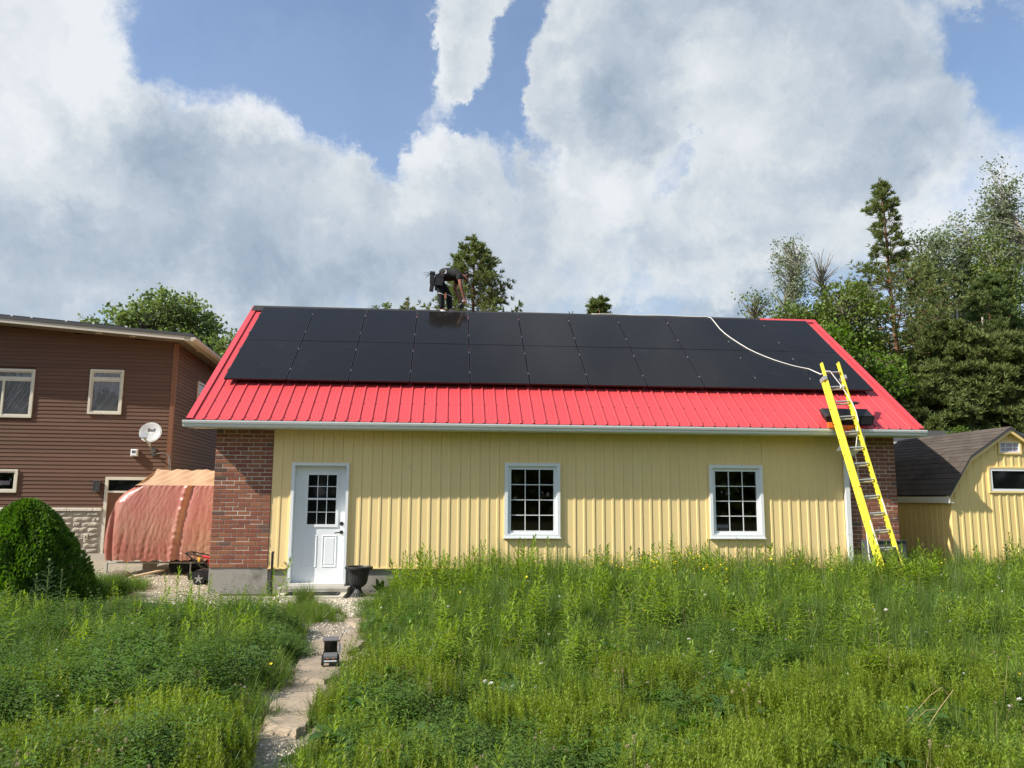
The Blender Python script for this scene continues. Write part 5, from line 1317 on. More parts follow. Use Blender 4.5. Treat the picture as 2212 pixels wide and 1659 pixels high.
def broadleaf(name, label, base, top, lobes, leaf, nclump, per, seed, mat='leaf_green', bark='bark_grey', clump_r=0.45, trunk_r=0.16, group=None, shell=0.55, crown_name='crown', twigs=0.018):
    """lobes: list of (dx,dy,z,rx,ry,rz) ellipsoids relative to the base that the crown fills"""
    g = np.random.default_rng(seed); base = np.array(base, float)
    t = thing(name, label, 'tree', base, 0, group)
    H = top; b = MB()
    trunk = [np.array([0, 0, -0.3])]+[np.array([g.normal()*0.06*k, g.normal()*0.06*k, H*k/7*0.92]) for k in range(1, 8)]
    b.tube(trunk, [trunk_r*(1-0.125*k)+0.012 for k in range(8)], 8)
    cen = []; w = np.array([l[3]*l[4]*l[5] for l in lobes]); w = w/w.sum()
    for k in range(nclump):
        l = lobes[g.choice(len(lobes), p=w)]; d = rand_dirs(g, 1)[0]; r = g.uniform(shell, 1.0)**0.7
        cen.append(np.array([l[0], l[1], l[2]])+d*r*np.array(l[3:6]))
    cen = np.array(cen)
    for c in cen:
        zt = min(max(c[2]-0.35*np.linalg.norm(c[:2])-0.3, 0.2*H), 0.9*H); k = zt/(H*0.92)*7; i = min(int(k)+0, 6); f = k-i
        p0 = trunk[max(i, 0)]*(1-f)+trunk[i+1]*f if i >= 0 else trunk[0]
        pts = curve_pts(p0, c, 0.10, g, 4); b.tube(pts, [twigs*2.2*(1-0.18*j) for j in range(5)], 4, caps=False)
    tr = b.build('trunk', bark, t, smooth=True, fix=False)
    R_ = clump_r*g.uniform(0.6, 1.3, (nclump, 1, 1)); pts = cen[:, None, :]+g.normal(size=(nclump, per, 3))*R_*np.array([0.62, 0.62, 0.5])
    mesh_obj(crown_name, [leaf_cards(g, pts.reshape(-1, 3), leaf)], mat, t)
    return t
def tufts(g, pos, dirs, n, L, w):
    """needle tufts: n thin cards from each point, fanned about its direction"""
    k = len(pos); d = dirs[:, None, :]+rand_dirs(g, k*n).reshape(k, n, 3)*0.85; d /= np.linalg.norm(d, axis=2, keepdims=True)
    d = d.reshape(-1, 3); p = np.repeat(pos, n, axis=0); ln = L*g.uniform(0.7, 1.2, (k*n, 1)); s = np.cross(d, rand_dirs(g, k*n)); s /= np.linalg.norm(s, axis=1, keepdims=True)
    return quads_from(p+d*ln*0.5, d*ln*0.5, s*w*0.5)
def conifer(name, label, base, H, prof, seed, mat='needle_pine', bark='bark_pine', z0=0.25, nb=70, tl=0.17, tw=0.028, ntuft=13, per=10, trunk_r=0.15, group=None, rise=0.25, lean=(0, 0), gaps=0.0):
    """prof: list of (fraction of height, branch length)"""
    g = np.random.default_rng(seed); t = thing(name, label, 'tree', base, 0, group); b = MB()
    nt = 10; trunk = [np.array([lean[0]*(k/nt)**2+g.normal()*0.02, lean[1]*(k/nt)**2+g.normal()*0.02, H*k/nt-(0.3 if k == 0 else 0)]) for k in range(nt+1)]
    b.tube(trunk, [trunk_r*(1-0.092*k)+0.01 for k in range(nt+1)], 8)
    P, D = [], []
    fr = sorted(g.uniform(z0, 0.985, nb)); zs = [p[0] for p in prof]; ls = [p[1] for p in prof]
    for k, f in enumerate(fr):
        L = np.interp(f, zs, ls)*g.uniform(0.65, 1.12); a = k*2.39996+g.normal()*0.4
        i = min(int(f*nt), nt-1); p0 = trunk[i]+(trunk[i+1]-trunk[i])*(f*nt-i)
        hd = np.array([math.cos(a), math.sin(a), 0]); up = rise*(0.2+f)*L
        pts = [p0+hd*L*s+np.array([0, 0, up*s*s+0.05*L*math.sin(3*s)+0.0])+g.normal(size=3)*0.03*L*s for s in (0, .25, .5, .75, 1)]
        b.tube(pts, [max(0.006, trunk_r*0.22*(1-f)*(1-0.2*j)+0.006) for j in range(5)], 4, caps=False)
        if g.random() < gaps: continue
        m = max(2, int(ntuft*(0.35+L/max(ls))))
        for q in range(m):
            s = 0.3+0.7*g.random()**0.6; j = min(int(s*4), 3); pb = pts[j]+(pts[j+1]-pts[j])*(s*4-j)
            off = g.normal(size=3)*np.array([0.14, 0.14, 0.07])*L*0.8
            P.append(pb+off); D.append(hd*0.55+np.array([0, 0, 0.75])+off*0.8)
    for q in range(10): P.append(trunk[-1]-np.array([0, 0, 0.06*q])); D.append(np.array([g.normal()*0.3, g.normal()*0.3, 1.0]))
    b.build('trunk', bark, t, smooth=True, fix=False)
    D = np.array(D); D /= np.linalg.norm(D, axis=1, keepdims=True)
    mesh_obj('crown', [tufts(g, np.array(P), D, per, tl, tw)], mat, t); return t
def tpos(u, Y): p = at(u, 1000, y=Y); return (p[0], Y, gz(p[0], Y))
def ztop(v, u, Y): return at(u, v, y=Y)[2]
def px(Y): return (Y+14.3)/FPX      # metres per frame pixel at that depth

# behind the brown house
Y = 19; k = px(Y); zt = ztop(614, 330, Y); bz = tpos(320, Y)
broadleaf('maple_tree', 'leafy green maple rising behind the brown house roof', bz, zt-1.2, [(0.2, 0, zt-2.1, 1.5, 1.6, 2.0), (-1.6, 0, zt-2.5, 1.3, 1.5, 1.7), (-2.9, 0, zt-3.1, 0.9, 1.2, 1.3), (1.2, 0, zt-2.5, 1.4, 1.5, 1.9), (2.3, 0, zt-3.3, 1.0, 1.1, 1.3)], 0.19, 250, 52, 21, 'leaf_maple', clump_r=0.36, trunk_r=0.3)
broadleaf('maple_limb_tree', 'green tree with long leafy sprays reaching out beside the red roof', tpos(425, Y-1), zt-2.6, [(0.4, 0, ztop(745, 430, Y)-0.6, 1.0, 1.0, 0.9), (1.1, 0, ztop(735, 460, Y)-0.5, 0.6, 0.6, 0.7)], 0.17, 46, 34, 22, 'leaf_maple', clump_r=0.27, trunk_r=0.2)
# tips showing over the ridge
Y = 22; broadleaf('small_tree', 'dark green treetop just showing over the ridge left of the roofer', tpos(812, Y), ztop(640, 812, Y), [(0, 0, ztop(662, 812, Y), 0.42, 0.42, 0.45), (0, 0, ztop(690, 812, Y), 0.75, 0.7, 0.6)], 0.13, 60, 30, 23, 'leaf_green', clump_r=0.2, trunk_r=0.12)
Y = 21; conifer('pine_tree', 'thin pale pine tip over the ridge closest to the roofer\'s back', tpos(873, Y), ztop(640, 873, Y), [(0.6, 0.9), (0.9, 0.38), (1, 0.15)], 24, z0=0.6, nb=70, tl=0.18, tw=0.04, ntuft=13)
Y = 16.5; conifer('pine_tree', 'tall bushy pine standing behind the crouched roofer', tpos(1018, Y), ztop(505, 1040, Y), [(0.2, 2.6), (0.58, 2.4), (0.68, 1.95), (0.80, 1.35), (0.91, 0.75), (1, 0.15)], 33, z0=0.35, nb=230, tl=0.2, tw=0.036, ntuft=20, per=12, rise=0.3, lean=(0.0, 0), gaps=0.1)
Y = 24; conifer('pine_tree', 'small rounded pine crown showing over the middle of the ridge', tpos(1300, Y), ztop(640, 1300, Y), [(0.6, 1.0), (0.85, 0.8), (0.95, 0.55), (1, 0.3)], 26, z0=0.6, nb=120, tl=0.2, tw=0.042, ntuft=20, rise=0.4)

# the wood on the right
def pop(u, v, Y, w, seed, label, leaf=0.10, ncl=150, per=26, mat='leaf_poplar', bark='bark_birch', low=700, name='poplar_tree', cr=0.34, sh=0.2, tr=0.13, lean=0):
    zt = ztop(v, u, Y); zl = ztop(low, u, Y); rz = (zt-zl)/2
    return broadleaf(name, label, tpos(u, Y), zt*0.97, [(lean, 0, (zt+zl)/2, w*px(Y)/2, w*px(Y)/2, rz), (lean*0.3, 0, zl, w*px(Y)/2*0.9, w*px(Y)/2*0.8, rz*0.8)], leaf, ncl, per, seed, mat, bark, clump_r=cr, trunk_r=tr, shell=sh)
pop(1728, 494, 23, 100, 41, 'slender pale poplar with thin wind blown leaves above the right roof end', leaf=0.105, ncl=230, per=26, low=680, cr=0.28)
t = pop(1800, 525, 24, 85, 42, 'almost leafless grey tree standing right of the slender poplar', leaf=0.05, ncl=150, per=3, low=650, cr=0.2)
pop(1645, 618, 21, 90, 43, 'low sparse sapling at the right end of the ridge', leaf=0.13, ncl=55, per=16, mat='leaf_green', bark='bark_grey', low=700, name='sapling', cr=0.3, tr=0.06)
Y = 14
for (u, v, w, low, sd, mt, lab) in ((1745, 640, 130, 760, 44, 'leaf_green', 'round green maple just behind the right end of the roof'), (1850, 600, 150, 760, 45, 'leaf_green', 'broad green maple left of the tall pine'),
        (1880, 740, 190, 900, 46, 'leaf_bright', 'light green bushy tree lowest behind the red roof edge'), (1800, 700, 130, 820, 47, 'leaf_bright', 'bright green bushy tree between two darker maples')):
    pop(u, v, Y+(sd-44)*-0.9, w, sd, lab, leaf=0.15, ncl=170, per=34, mat=mt, bark='bark_grey', low=low, name='maple_tree', cr=0.36, sh=0.35, tr=0.12)
Y = 15.5; H = ztop(385, 1935, Y)
conifer('pine_tree', 'tall scots pine with a narrow bare-necked top and orange trunk', tpos(1958, Y), H, [(0.30, 1.6), (0.42, 3.1), (0.56, 3.1), (0.66, 2.3), (0.75, 0.95), (0.84, 0.55), (0.89, 0.75), (0.95, 0.42), (1, 0.06)], 48, z0=0.28, nb=250, tl=0.21, tw=0.036, ntuft=20, per=11, gaps=0.12, trunk_r=0.17, rise=0.3, lean=(-0.35, 0))
for (u, v, w, low, sd, Y, lab) in ((2040, 470, 120, 720, 51, 22, 'pale leafy poplar right of the tall pine top'), (2110, 460, 130, 720, 52, 23, 'middle poplar of the pale group in the right wood'), (2180, 500, 120, 740, 53, 21, 'darker poplar at the right of the pale group'), (2205, 345, 130, 640, 54, 24, 'tallest poplar cut by the right edge of the photo'), (2330, 420, 150, 700, 55, 22, 'poplar standing outside the right edge of the wood')):
    pop(u, v, Y, w, sd, lab, leaf=0.15, ncl=340, per=32, low=low, cr=0.42, sh=0.05, mat='leaf_poplar' if sd != 53 else 'leaf_green')
for (u, v, Y, sd, pr, nb, lab) in ((2165, 590, 17, 61, [(0.2, 2.2), (0.6, 1.9), (0.85, 1.1), (1, 0.3)], 150, 'dark pine in front of the poplars at the right'), (2060, 690, 13, 62, [(0.15, 1.9), (0.6, 1.8), (0.85, 1.2), (1, 0.4)], 150, 'olive green pine above the shed roof'),
        (2180, 720, 12.5, 63, [(0.15, 2.0), (0.6, 1.8), (0.85, 1.3), (1, 0.4)], 150, 'bushy olive pine behind the shed peak'), (2010, 790, 12, 64, [(0.15, 1.5), (0.6, 1.4), (0.85, 1.0), (1, 0.4)], 110, 'short bushy pine behind the left end of the shed'), (2310, 640, 14, 65, [(0.2, 2.2), (0.6, 2.0), (1, 0.4)], 110, 'dark pine beyond the right edge of the photo')):
    conifer('pine_tree', lab, tpos(u, Y), ztop(v, u, Y), pr, sd, mat='needle_pine' if sd in (62, 63, 64) else 'needle_dark', z0=0.12, nb=nb+60, tl=0.21, tw=0.042, ntuft=26, per=12, trunk_r=0.13, rise=0.3)
for (u, Y, v, sd) in ((2045, 16, 660, 71), (2092, 17, 640, 72), (2150, 16.5, 680, 73)):     # pale trunks seen between the crowns
    g = np.random.default_rng(sd); b = MB(); p = tpos(u, Y); H = ztop(v, u, Y)
    b.tube([(0, 0, -0.3)]+[(g.normal()*0.1, g.normal()*0.1, H*k/6) for k in range(1, 7)], [0.14-0.018*k for k in range(7)], 8)
    for q in range(14):
        z = g.uniform(0.35, 0.95)*H; a = g.uniform(0, 6.28); L = g.uniform(0.6, 1.8); b.tube([(0, 0, z), (math.cos(a)*L*.5, math.sin(a)*L*.5, z+L*.2), (math.cos(a)*L, math.sin(a)*L, z+L*.55)], [0.03, 0.02, 0.008], 4)
    t = thing('birch_tree', 'pale trunked bare birch inside the wood, %s' % ('nearest the tall pine' if sd == 71 else 'middle of three' if sd == 72 else 'furthest right of three'), 'tree', p, 0, 'pale trunks in the wood'); b.build('trunk', 'bark_birch', t, smooth=True, fix=False)
# bright shrub over the shed roof
broadleaf('bush', 'small bright green bush peeping over the shed roof', tpos(2078, 9.5), ztop(918, 2078, 9.5), [(0, 0, ztop(930, 2078, 9.5)-0.1, 0.35, 0.3, 0.3)], 0.09, 26, 30, 74, 'leaf_bright', clump_r=0.14, trunk_r=0.04)
# dark depth of the wood behind
g = np.random.default_rng(80); n = 26000
uu = g.uniform(1700, 3000, n); YY = g.uniform(17, 32, n); P = []
for u, y in zip(uu, YY):
    p = at(u, 900, y=y); hmax = ztop(720 if u > 1900 else 720+(1900-u)*0.5, u, y); P.append((p[0], y, g.uniform(0, max(hmax, 1))))
wd = link('woodland', np_mesh('woodland', *leaf_cards(g, np.array(P), 0.36), 'leaf_green'), None); tag(wd, 'shaded mass of leaves deep in the wood', None, None, 'stuff')

# the clipped cedar on the left
SH = np.array([-1.93, -2.3, gz(-1.9, -2.3)]); SHH = 1.66
cs_ = thing('cedar_shrub', 'dense dark green conical cedar shrub at the left edge', 'shrub', SH)
g = np.random.default_rng(91); n = 30000; zz = g.uniform(0, 1, n)**1.15; aa = g.uniform(0, 2*math.pi, n)
def shr(z, a): return (0.90*(1-z**1.95)**0.75+0.04)*(1+0.10*np.sin(3*a+5*z)+0.07*np.sin(7*a-9*z)+0.05*np.sin(13*a+17*z))
peak2 = 0
rr = shr(zz, aa)*(1-0.22*g.random(n)**2.2)
P = np.stack([rr*np.cos(aa), rr*np.sin(aa), zz*SHH*0.97+0.02], 1)
P[:4200] = np.stack([-0.62+0.30*g.normal(size=4200)*0.55, -0.1+0.3*g.normal(size=4200)*0.6, g.uniform(0.9, 1.42, 4200)], 1)
D = np.stack([np.cos(aa)*0.8, np.sin(aa)*0.8, 0.7+0*aa], 1)+rand_dirs(g, n)*0.5; D /= np.linalg.norm(D, axis=1, keepdims=True)
S = np.cross(D, rand_dirs(g, n)); S /= np.linalg.norm(S, axis=1, keepdims=True); Ln = g.uniform(0.022, 0.05, (n, 1))
mesh_obj('foliage', [quads_from(P, D*Ln, S*Ln*0.42)], 'cedar', cs_)
b = MB(); zs_ = np.linspace(0, 0.97, 14); b.lathe([(float(shr(np.array(z), np.array(0.5))*0.74), z*SHH*0.95) for z in zs_], n=20); b.build('inner_twigs', 'cedar', cs_, smooth=True)
b = MB(); b.tube([(0, 0, -0.1), (0, 0, 1.2)], [0.06, 0.02], 7); b.build('trunk', 'bark_grey', cs_)

# unseen trees added behind the camera so the window panes mirror something dark
g = np.random.default_rng(95); n = 15000; X_ = g.uniform(-50, 55, n); P = np.stack([X_, g.uniform(-62, -44, n), g.uniform(0, 1, n)**.8*(11+3*np.sin(X_*.35)+2*np.sin(X_*.9+1))], 1)
wd = link('added_treeline', np_mesh('added_treeline', *leaf_cards(g, P, 1.3), 'leaf_green'), None); tag(wd, 'unseen line of trees added behind the camera to darken the window reflections', None, None, 'stuff')
# ------------------------------------------------------------------ meadow: grass, horsetail, clover, weeds, flowers
M('grass_mid', (0.145, 0.215, 0.030), 0.5, 0.35, island=0.35, var=0.18, noise=(1.1, 0.42), transl=0.45, hue=0.035)
M('grass_blue', (0.110, 0.180, 0.040), 0.45, 0.4, island=0.35, var=0.18, noise=(1.1, 0.42), transl=0.4, hue=0.03)
M('grass_dry', (0.36, 0.30, 0.13), 0.7, 0.2, island=0.3, var=0.15, noise=(0.9, 0.2), transl=0.3)
M('horsetail', (0.205, 0.272, 0.028), 0.55, 0.3, island=0.3, var=0.16, noise=(1.2, 0.42), transl=0.45, hue=0.03)
M('clover_leaf', (0.098, 0.170, 0.030), 0.5, 0.4, island=0.4, var=0.15, noise=(1.2, 0.4), transl=0.4, hue=0.03)
M('weed_leaf', (0.225, 0.315, 0.042), 0.5, 0.4, island=0.28, var=0.12, noise=(1.5, 0.15), transl=0.5, hue=0.025)
M('weed_stem', (0.16, 0.22, 0.05), 0.6, 0.3)
M('thistle_leaf', (0.075, 0.115, 0.055), 0.6, 0.3, island=0.3, var=0.1, noise=(1.5, 0.15), transl=0.3)
M('dock_leaf', (0.065, 0.135, 0.025), 0.45, 0.45, var=0.2, noise=(14, 0.25), transl=0.4, bump=(40, 0.4, 0.004))
M('petal_yellow', (0.80, 0.60, 0.02), 0.6, 0.2, island=0.15)
M('petal_white', (0.72, 0.70, 0.64), 0.7, 0.2, island=0.2)
M('seed_head', (0.30, 0.24, 0.15), 0.8, 0.1, island=0.3, transl=0.3)

PROTO = bpy.data.collections.new('plant_patterns')          # never linked to the scene: only instanced
def proto(name, col, meshes):
    c = bpy.data.collections.new(name)
    for k, m in enumerate(meshes):
        o = bpy.data.objects.new('%s_%02d' % (name, k), m); c.objects.link(o)
    return c
def strips(base, az, h, bend, w, S=4, curl=1.6, twist=0.0, g=None):
    """grass-like blades: base (n,3), heading az, height, bend (horizontal reach as a share of height), width -> quads"""
    n = len(base); t = np.linspace(0, 1, S+1)[None, :, None]; d = np.stack([np.cos(az), np.sin(az), 0*az], 1)[:, None, :]; s = np.stack([-np.sin(az+twist), np.cos(az+twist), 0*az], 1)[:, None, :]
    h = h[:, None, None]; bend = bend[:, None, None]; w = w[:, None, None]
    c = base[:, None, :]+d*h*bend*t**curl+np.array([0, 0, 1.0])*h*(t-0.35*bend*t**2.2)
    ww = w*np.clip(1-t**1.8, 0.05, 1)*np.minimum(1, 0.55+2*t)*0.5
    V = np.stack([c-s*ww, c+s*ww], 2).reshape(n, (S+1)*2, 3)
    q = np.array([[2*i, 2*i+1, 2*i+3, 2*i+2] for i in range(S)])
    F = (np.arange(n)[:, None, None]*(S+1)*2+q[None]).reshape(-1, 4); return V.reshape(-1, 3), F
def leaves(base, az, el, L, W, droop, fold=0.25, S=3, prof=(0.25, 1.0, 0.8, 0.03)):
    """pointed leaves folded on the midrib"""
    n = len(base); t = np.linspace(0, 1, S+1)[None, :, None]
    d = np.stack([np.cos(az)*np.cos(el), np.sin(az)*np.cos(el), np.sin(el)], 1)[:, None, :]; s = np.stack([-np.sin(az), np.cos(az), 0*az], 1)[:, None, :]
    L = L[:, None, None]; W = W[:, None, None]; droop = droop[:, None, None]
    c = base[:, None, :]+d*L*t+np.array([0, 0, -1.0])*L*droop*t**2
    pw = np.interp(np.linspace(0, 1, S+1), np.linspace(0, 1, len(prof)), prof)[None, :, None]*W*0.5
    upv = np.array([0, 0, 1.0])
    V = np.stack([c-s*pw+upv*pw*fold*2, c, c+s*pw+upv*pw*fold*2], 2).reshape(n, (S+1)*3, 3)
    q = []
    for i in range(S): q += [[3*i, 3*i+1, 3*i+4, 3*i+3], [3*i+1, 3*i+2, 3*i+5, 3*i+4]]
    F = (np.arange(n)[:, None, None]*(S+1)*3+np.array(q)[None]).reshape(-1, 4); return V.reshape(-1, 3), F
def cat(parts):
    Vs, Fs, o = [], [], 0
    for V, F in parts: Vs.append(V); Fs.append(F+o); o += len(V)
    return np.concatenate(Vs), np.concatenate(Fs)
def disk(g, n, r): a = g.uniform(0, 2*np.pi, n); q = r*np.sqrt(g.random(n)); return np.stack([q*np.cos(a), q*np.sin(a), 0*a], 1)
def grass_proto(seed, n, r, h, hs, w, bend, mat):
    g = np.random.default_rng(seed); b = disk(g, n, r); az = np.arctan2(b[:, 1], b[:, 0])+g.normal(size=n)*1.0
    return np_mesh('grass_tuft', *strips(b, az, np.clip(g.normal(h, hs, n), h*.35, h*1.5), np.abs(g.normal(bend, bend*.6, n)), g.uniform(.6, 1.3, n)*w, 5, g=g, twist=g.normal(size=n)*.5 if False else 0.0), mat)
def horsetail_proto(seed, n=15, r=0.13, h=0.27):
    g = np.random.default_rng(seed); b = disk(g, n, r); parts = []
    for p in b:
        H = h*g.uniform(0.6, 1.15); lean = g.normal(size=2)*0.10
        parts.append(strips(p[None], np.array([g.uniform(0, 6.3)]), np.array([H]), np.array([0.08]), np.array([0.004]), 2))
        nw = int(H/0.026); z = np.repeat(np.linspace(0.25, 0.97, nw), 8); a = g.uniform(0, 6.3, len(z))
        base = p+np.stack([lean[0]*z*H, lean[1]*z*H, z*H], 1); L = 0.055*(1.15-z)*g.uniform(.7, 1.2, len(z))+0.012; el = g.uniform(0.55, 1.05, len(z))
        d = np.stack([np.cos(a)*np.cos(el), np.sin(a)*np.cos(el), np.sin(el)], 1); s = np.stack([-np.sin(a), np.cos(a), 0*a], 1)
        parts.append(quads_from(base+d*L[:, None]*.5, d*L[:, None]*.5, s*0.0019))
    return np_mesh('horsetail_tuft', *cat(parts), 'horsetail')
def clover_proto(seed, n=34, r=0.2, h=0.22, leaf=0.024, mat='clover_leaf', whorls=9):
    g = np.random.default_rng(seed); b = disk(g, n, r); parts = []
    for p in b:
        H = h*g.uniform(.5, 1.2); lean = g.normal(size=2)*0.25
        parts.append(strips(p[None], np.array([math.atan2(lean[1], lean[0])]), np.array([H]), np.array([0.25]), np.array([0.003]), 2))
        m = whorls; z = np.repeat(np.linspace(.3, 1, m), 3); a = np.repeat(g.uniform(0, 6.3, m), 3)+np.tile([0, 2.1, 4.2], m)*0.45; ro = np.repeat(g.uniform(0.01, 0.05, m), 3)
        base = p+np.stack([lean[0]*z*H+np.cos(a)*ro, lean[1]*z*H+np.sin(a)*ro, z*H], 1); k = len(z)
        parts.append(leaves(base, a, g.uniform(-.2, .6, k), g.uniform(.8, 1.25, k)*leaf, g.uniform(.5, .7, k)*leaf, g.uniform(0, .3, k), S=2, prof=(0.3, 1.0, 0.1)))
    return np_mesh('clover_tuft', *cat(parts), mat)
def forb_parts(seed, H=0.62, n=48, L=0.085, W=0.016, top=True, droop=0.35, z0=0.12):
    g = np.random.default_rng(seed); z = np.linspace(z0, 1.0, n); a = np.arange(n)*2.39996+g.normal(size=n)*.3
    lx, ly = g.normal(size=2)*0.05
    ax = lambda q: np.stack([lx*q**2*H*2, ly*q**2*H*2, q*H], 1)
    ln = L*np.interp(z, [0, .3, .7, 1.0], [0.7, 1.15, 1.0, 0.42])*g.uniform(.8, 1.2, n); el = np.interp(z, [0, .6, .9, 1.0], [0.15, 0.45, 0.8, 1.25])+g.normal(size=n)*.15
    st = MB(); st.tube([tuple(v) for v in ax(np.linspace(0, 1, 7))], [0.005, .0048, .0045, .004, .0035, .003, .0015], 5, caps=False)
    return st, leaves(ax(z), a, el, ln, W*np.interp(z, [0, .4, 1], [1.2, 1.1, .55]), np.full(n, droop)*np.interp(z, [0, 1], [1.3, .15]))
def thistle_parts(seed, H=0.75, n=34):
    g = np.random.default_rng(seed); z = np.linspace(.15, 1, n); a = np.arange(n)*2.39996; parts = []
    L = 0.14*np.interp(z, [0, .3, .8, 1], [1, 1.1, .7, .35]); el = np.interp(z, [0, .7, 1], [.2, .5, 1.1])+g.normal(size=n)*.15
    base = np.stack([0*z, 0*z, z*H], 1); parts.append(leaves(base, a, el, L, 0.022+0*z, np.full(n, .3)))
    for s in (-1, 1):      # spines: side lobes along each leaf
        for f in (.25, .45, .65, .82):
            d = np.stack([np.cos(a)*np.cos(el), np.sin(a)*np.cos(el), np.sin(el)], 1); c = base+d*(L*f)[:, None]; c[:, 2] -= L*.3*f*f
            parts.append(leaves(c, a+s*0.9, el+.2, L*.36*(1.1-f*.6), 0.010+0*z, np.full(n, .1), S=2, prof=(.9, .6, .02)))
    st = MB(); st.tube([(0, 0, H*k/5) for k in range(6)], [.008, .0075, .007, .006, .005, .003], 6, caps=False)
    st.lathe([(.004, H), (.014, H+.012), (.015, H+.024), (.006, H+.034)], n=10)
    return st, cat(parts)
def flower_proto(seed, kind):
    g = np.random.default_rng(seed); parts = []
    if kind == 'yellow':
        for k in range(5):
            a = k*1.2566; parts.append(leaves(np.zeros((1, 3)), np.array([a]), np.array([.45]), np.array([.013]), np.array([.012]), np.array([.1]), S=2, prof=(.4, 1, .8)))
        return np_mesh('flower_yellow', *cat(parts), 'petal_yellow')
    n = 46; d = rand_dirs(g, n); d[:, 2] = np.abs(d[:, 2])*.8-.1; p = d*0.008
    return np_mesh('flower_white', *quads_from(p, d*.006, np.cross(d, [0.3, 0.2, 1])*.0025), 'petal_white')
def seedhead_proto(seed, H=.75):
    g = np.random.default_rng(seed); st = strips(np.zeros((1, 3)), np.array([g.uniform(0, 6)]), np.array([H]), np.array([.12]), np.array([.003]), 6)
    n = 70; z = g.uniform(.72, 1.0, n); a = g.uniform(0, 6.3, n); r = (1.02-z)*.22*g.uniform(.2, 1, n)+.004
    ang = g.uniform(.2, 1.0, n); tip = st[0].reshape(-1, 2, 3).mean(1); zz = np.linspace(0, 1, len(tip)); ax = np.stack([np.interp(z, zz, tip[:, i]) for i in range(3)], 1)
    c = ax+np.stack([np.cos(a)*r, np.sin(a)*r, r*.5], 1); d = np.stack([np.cos(a)*.6, np.sin(a)*.6, .8+0*a], 1)
    return np_mesh('seed_stalk', *cat([st, quads_from(c, d*.007, np.cross(d, [0, 0, 1.0])*.0022), quads_from((c+ax)/2, (c-ax)/2+1e-5, np.cross(d, [0, 0, 1.0])*.0005)]), 'seed_head')

def scatter(name, coll, pos, scl, g, tilt=0.12, label=None, idx=None, rot=None):
    """one object of kind stuff: a cloud of points that geometry nodes dress with plants"""
    n = len(pos); m = bpy.data.meshes.new(name); m.vertices.add(n); m.vertices.foreach_set('co', np.asarray(pos, np.float32).ravel())
    r = np.stack([g.normal(size=n)*tilt, g.normal(size=n)*tilt, g.uniform(0, 6.283, n)], 1) if rot is None else rot
    a = m.attributes.new('rot', 'FLOAT_VECTOR', 'POINT'); a.data.foreach_set('vector', r.astype(np.float32).ravel())
    a = m.attributes.new('scl', 'FLOAT', 'POINT'); a.data.foreach_set('value', np.asarray(scl, np.float32))
    k = len(coll.objects); a = m.attributes.new('idx', 'INT', 'POINT'); a.data.foreach_set('value', (g.integers(0, k, n) if idx is None else idx).astype(np.int32))
    o = link(name, m); tag(o, label, None, None, 'stuff')
    nt = bpy.data.node_groups.new(name+'_nodes', 'GeometryNodeTree'); nt.interface.new_socket('Geometry', in_out='INPUT', socket_type='NodeSocketGeometry'); nt.interface.new_socket('Geometry', in_out='OUTPUT', socket_type='NodeSocketGeometry')
    N = nt.nodes; L = nt.links; gi = N.new('NodeGroupInput'); go = N.new('NodeGroupOutput'); ip = N.new('GeometryNodeInstanceOnPoints'); ci = N.new('GeometryNodeCollectionInfo')
    ci.inputs['Collection'].default_value = coll; ci.inputs['Separate Children'].default_value = True; ci.inputs['Reset Children'].default_value = True
    def attr(nm, ty):
        q = N.new('GeometryNodeInputNamedAttribute'); q.data_type = ty; q.inputs['Name'].default_value = nm; return q.outputs[0]
    L.new(gi.outputs[0], ip.inputs['Points']); L.new(ci.outputs[0], ip.inputs['Instance']); ip.inputs['Pick Instance'].default_value = True
    L.new(attr('idx', 'INT'), ip.inputs['Instance Index']); L.new(attr('rot', 'FLOAT_VECTOR'), ip.inputs['Rotation']); L.new(attr('scl', 'FLOAT'), ip.inputs['Scale']); L.new(ip.outputs[0], go.inputs[0])
    md = o.modifiers.new('plants', 'NODES'); md.node_group = nt; return o

def fbm(x, y, s=0):
    return (np.sin(x*1.3+s)*np.sin(y*1.1-s*2)+.6*np.sin(x*2.9+y*1.7+s*3)+.4*np.sin(x*5.3-y*4.1+s)+.3*np.sin(x*9.1+y*7.7+s*5))/2.3
def path_dist(x, y):
    """distance from the edge of bare ground (path, gravel, yard, buildings); negative = bare"""
    ys = np.array([p[1] for p in PATHC])[::-1]; c = np.interp(y, ys, np.array([p[0] for p in PATHC])[::-1]); w = np.interp(y, ys, np.array([p[2] for p in PATHC])[::-1])
    d = np.abs(x-c)-w/2-0.0+0.07*np.sin(y*5+x)+0.04*np.sin(y*11)
    e = np.where(x < 1.6, -2.95+0.25*np.sin(x*2.1)-y, 99.0)           # the gravel yard's near edge on the left
    e = np.where(x < -1.3, np.minimum(99, 0.9-y), e)
    d = np.minimum(d, e)
    d = np.where((x > 1.5) & (x < 3.2) & (y > -1.5), np.minimum(d, np.maximum(x-3.15, -1.4-y)), d)
    d = np.where((x > -0.05) & (x < 12.65) & (y > -0.14), -1, d)
    d = np.where((x > 13.62) & (x < 16.3) & (y > 0.0) & (y < 3.8), -1, d)
    d = np.where((x > 11.75) & (x < 12.57) & (y > -0.34), -1, d)
    d = np.where((np.hypot(x-SH[0], y-SH[1]) < 0.9), -1, d)
    return d
def inview(x, y, margin=2.2):
    dx, dy = x-CAM[0], y-CAM[1]; f = dx*math.sin(YAW)+dy*math.cos(YAW); r = dx*math.cos(YAW)-dy*math.sin(YAW)
    return (f > 3.2) & (np.abs(r) < f*0.655+margin) & (y < 7)
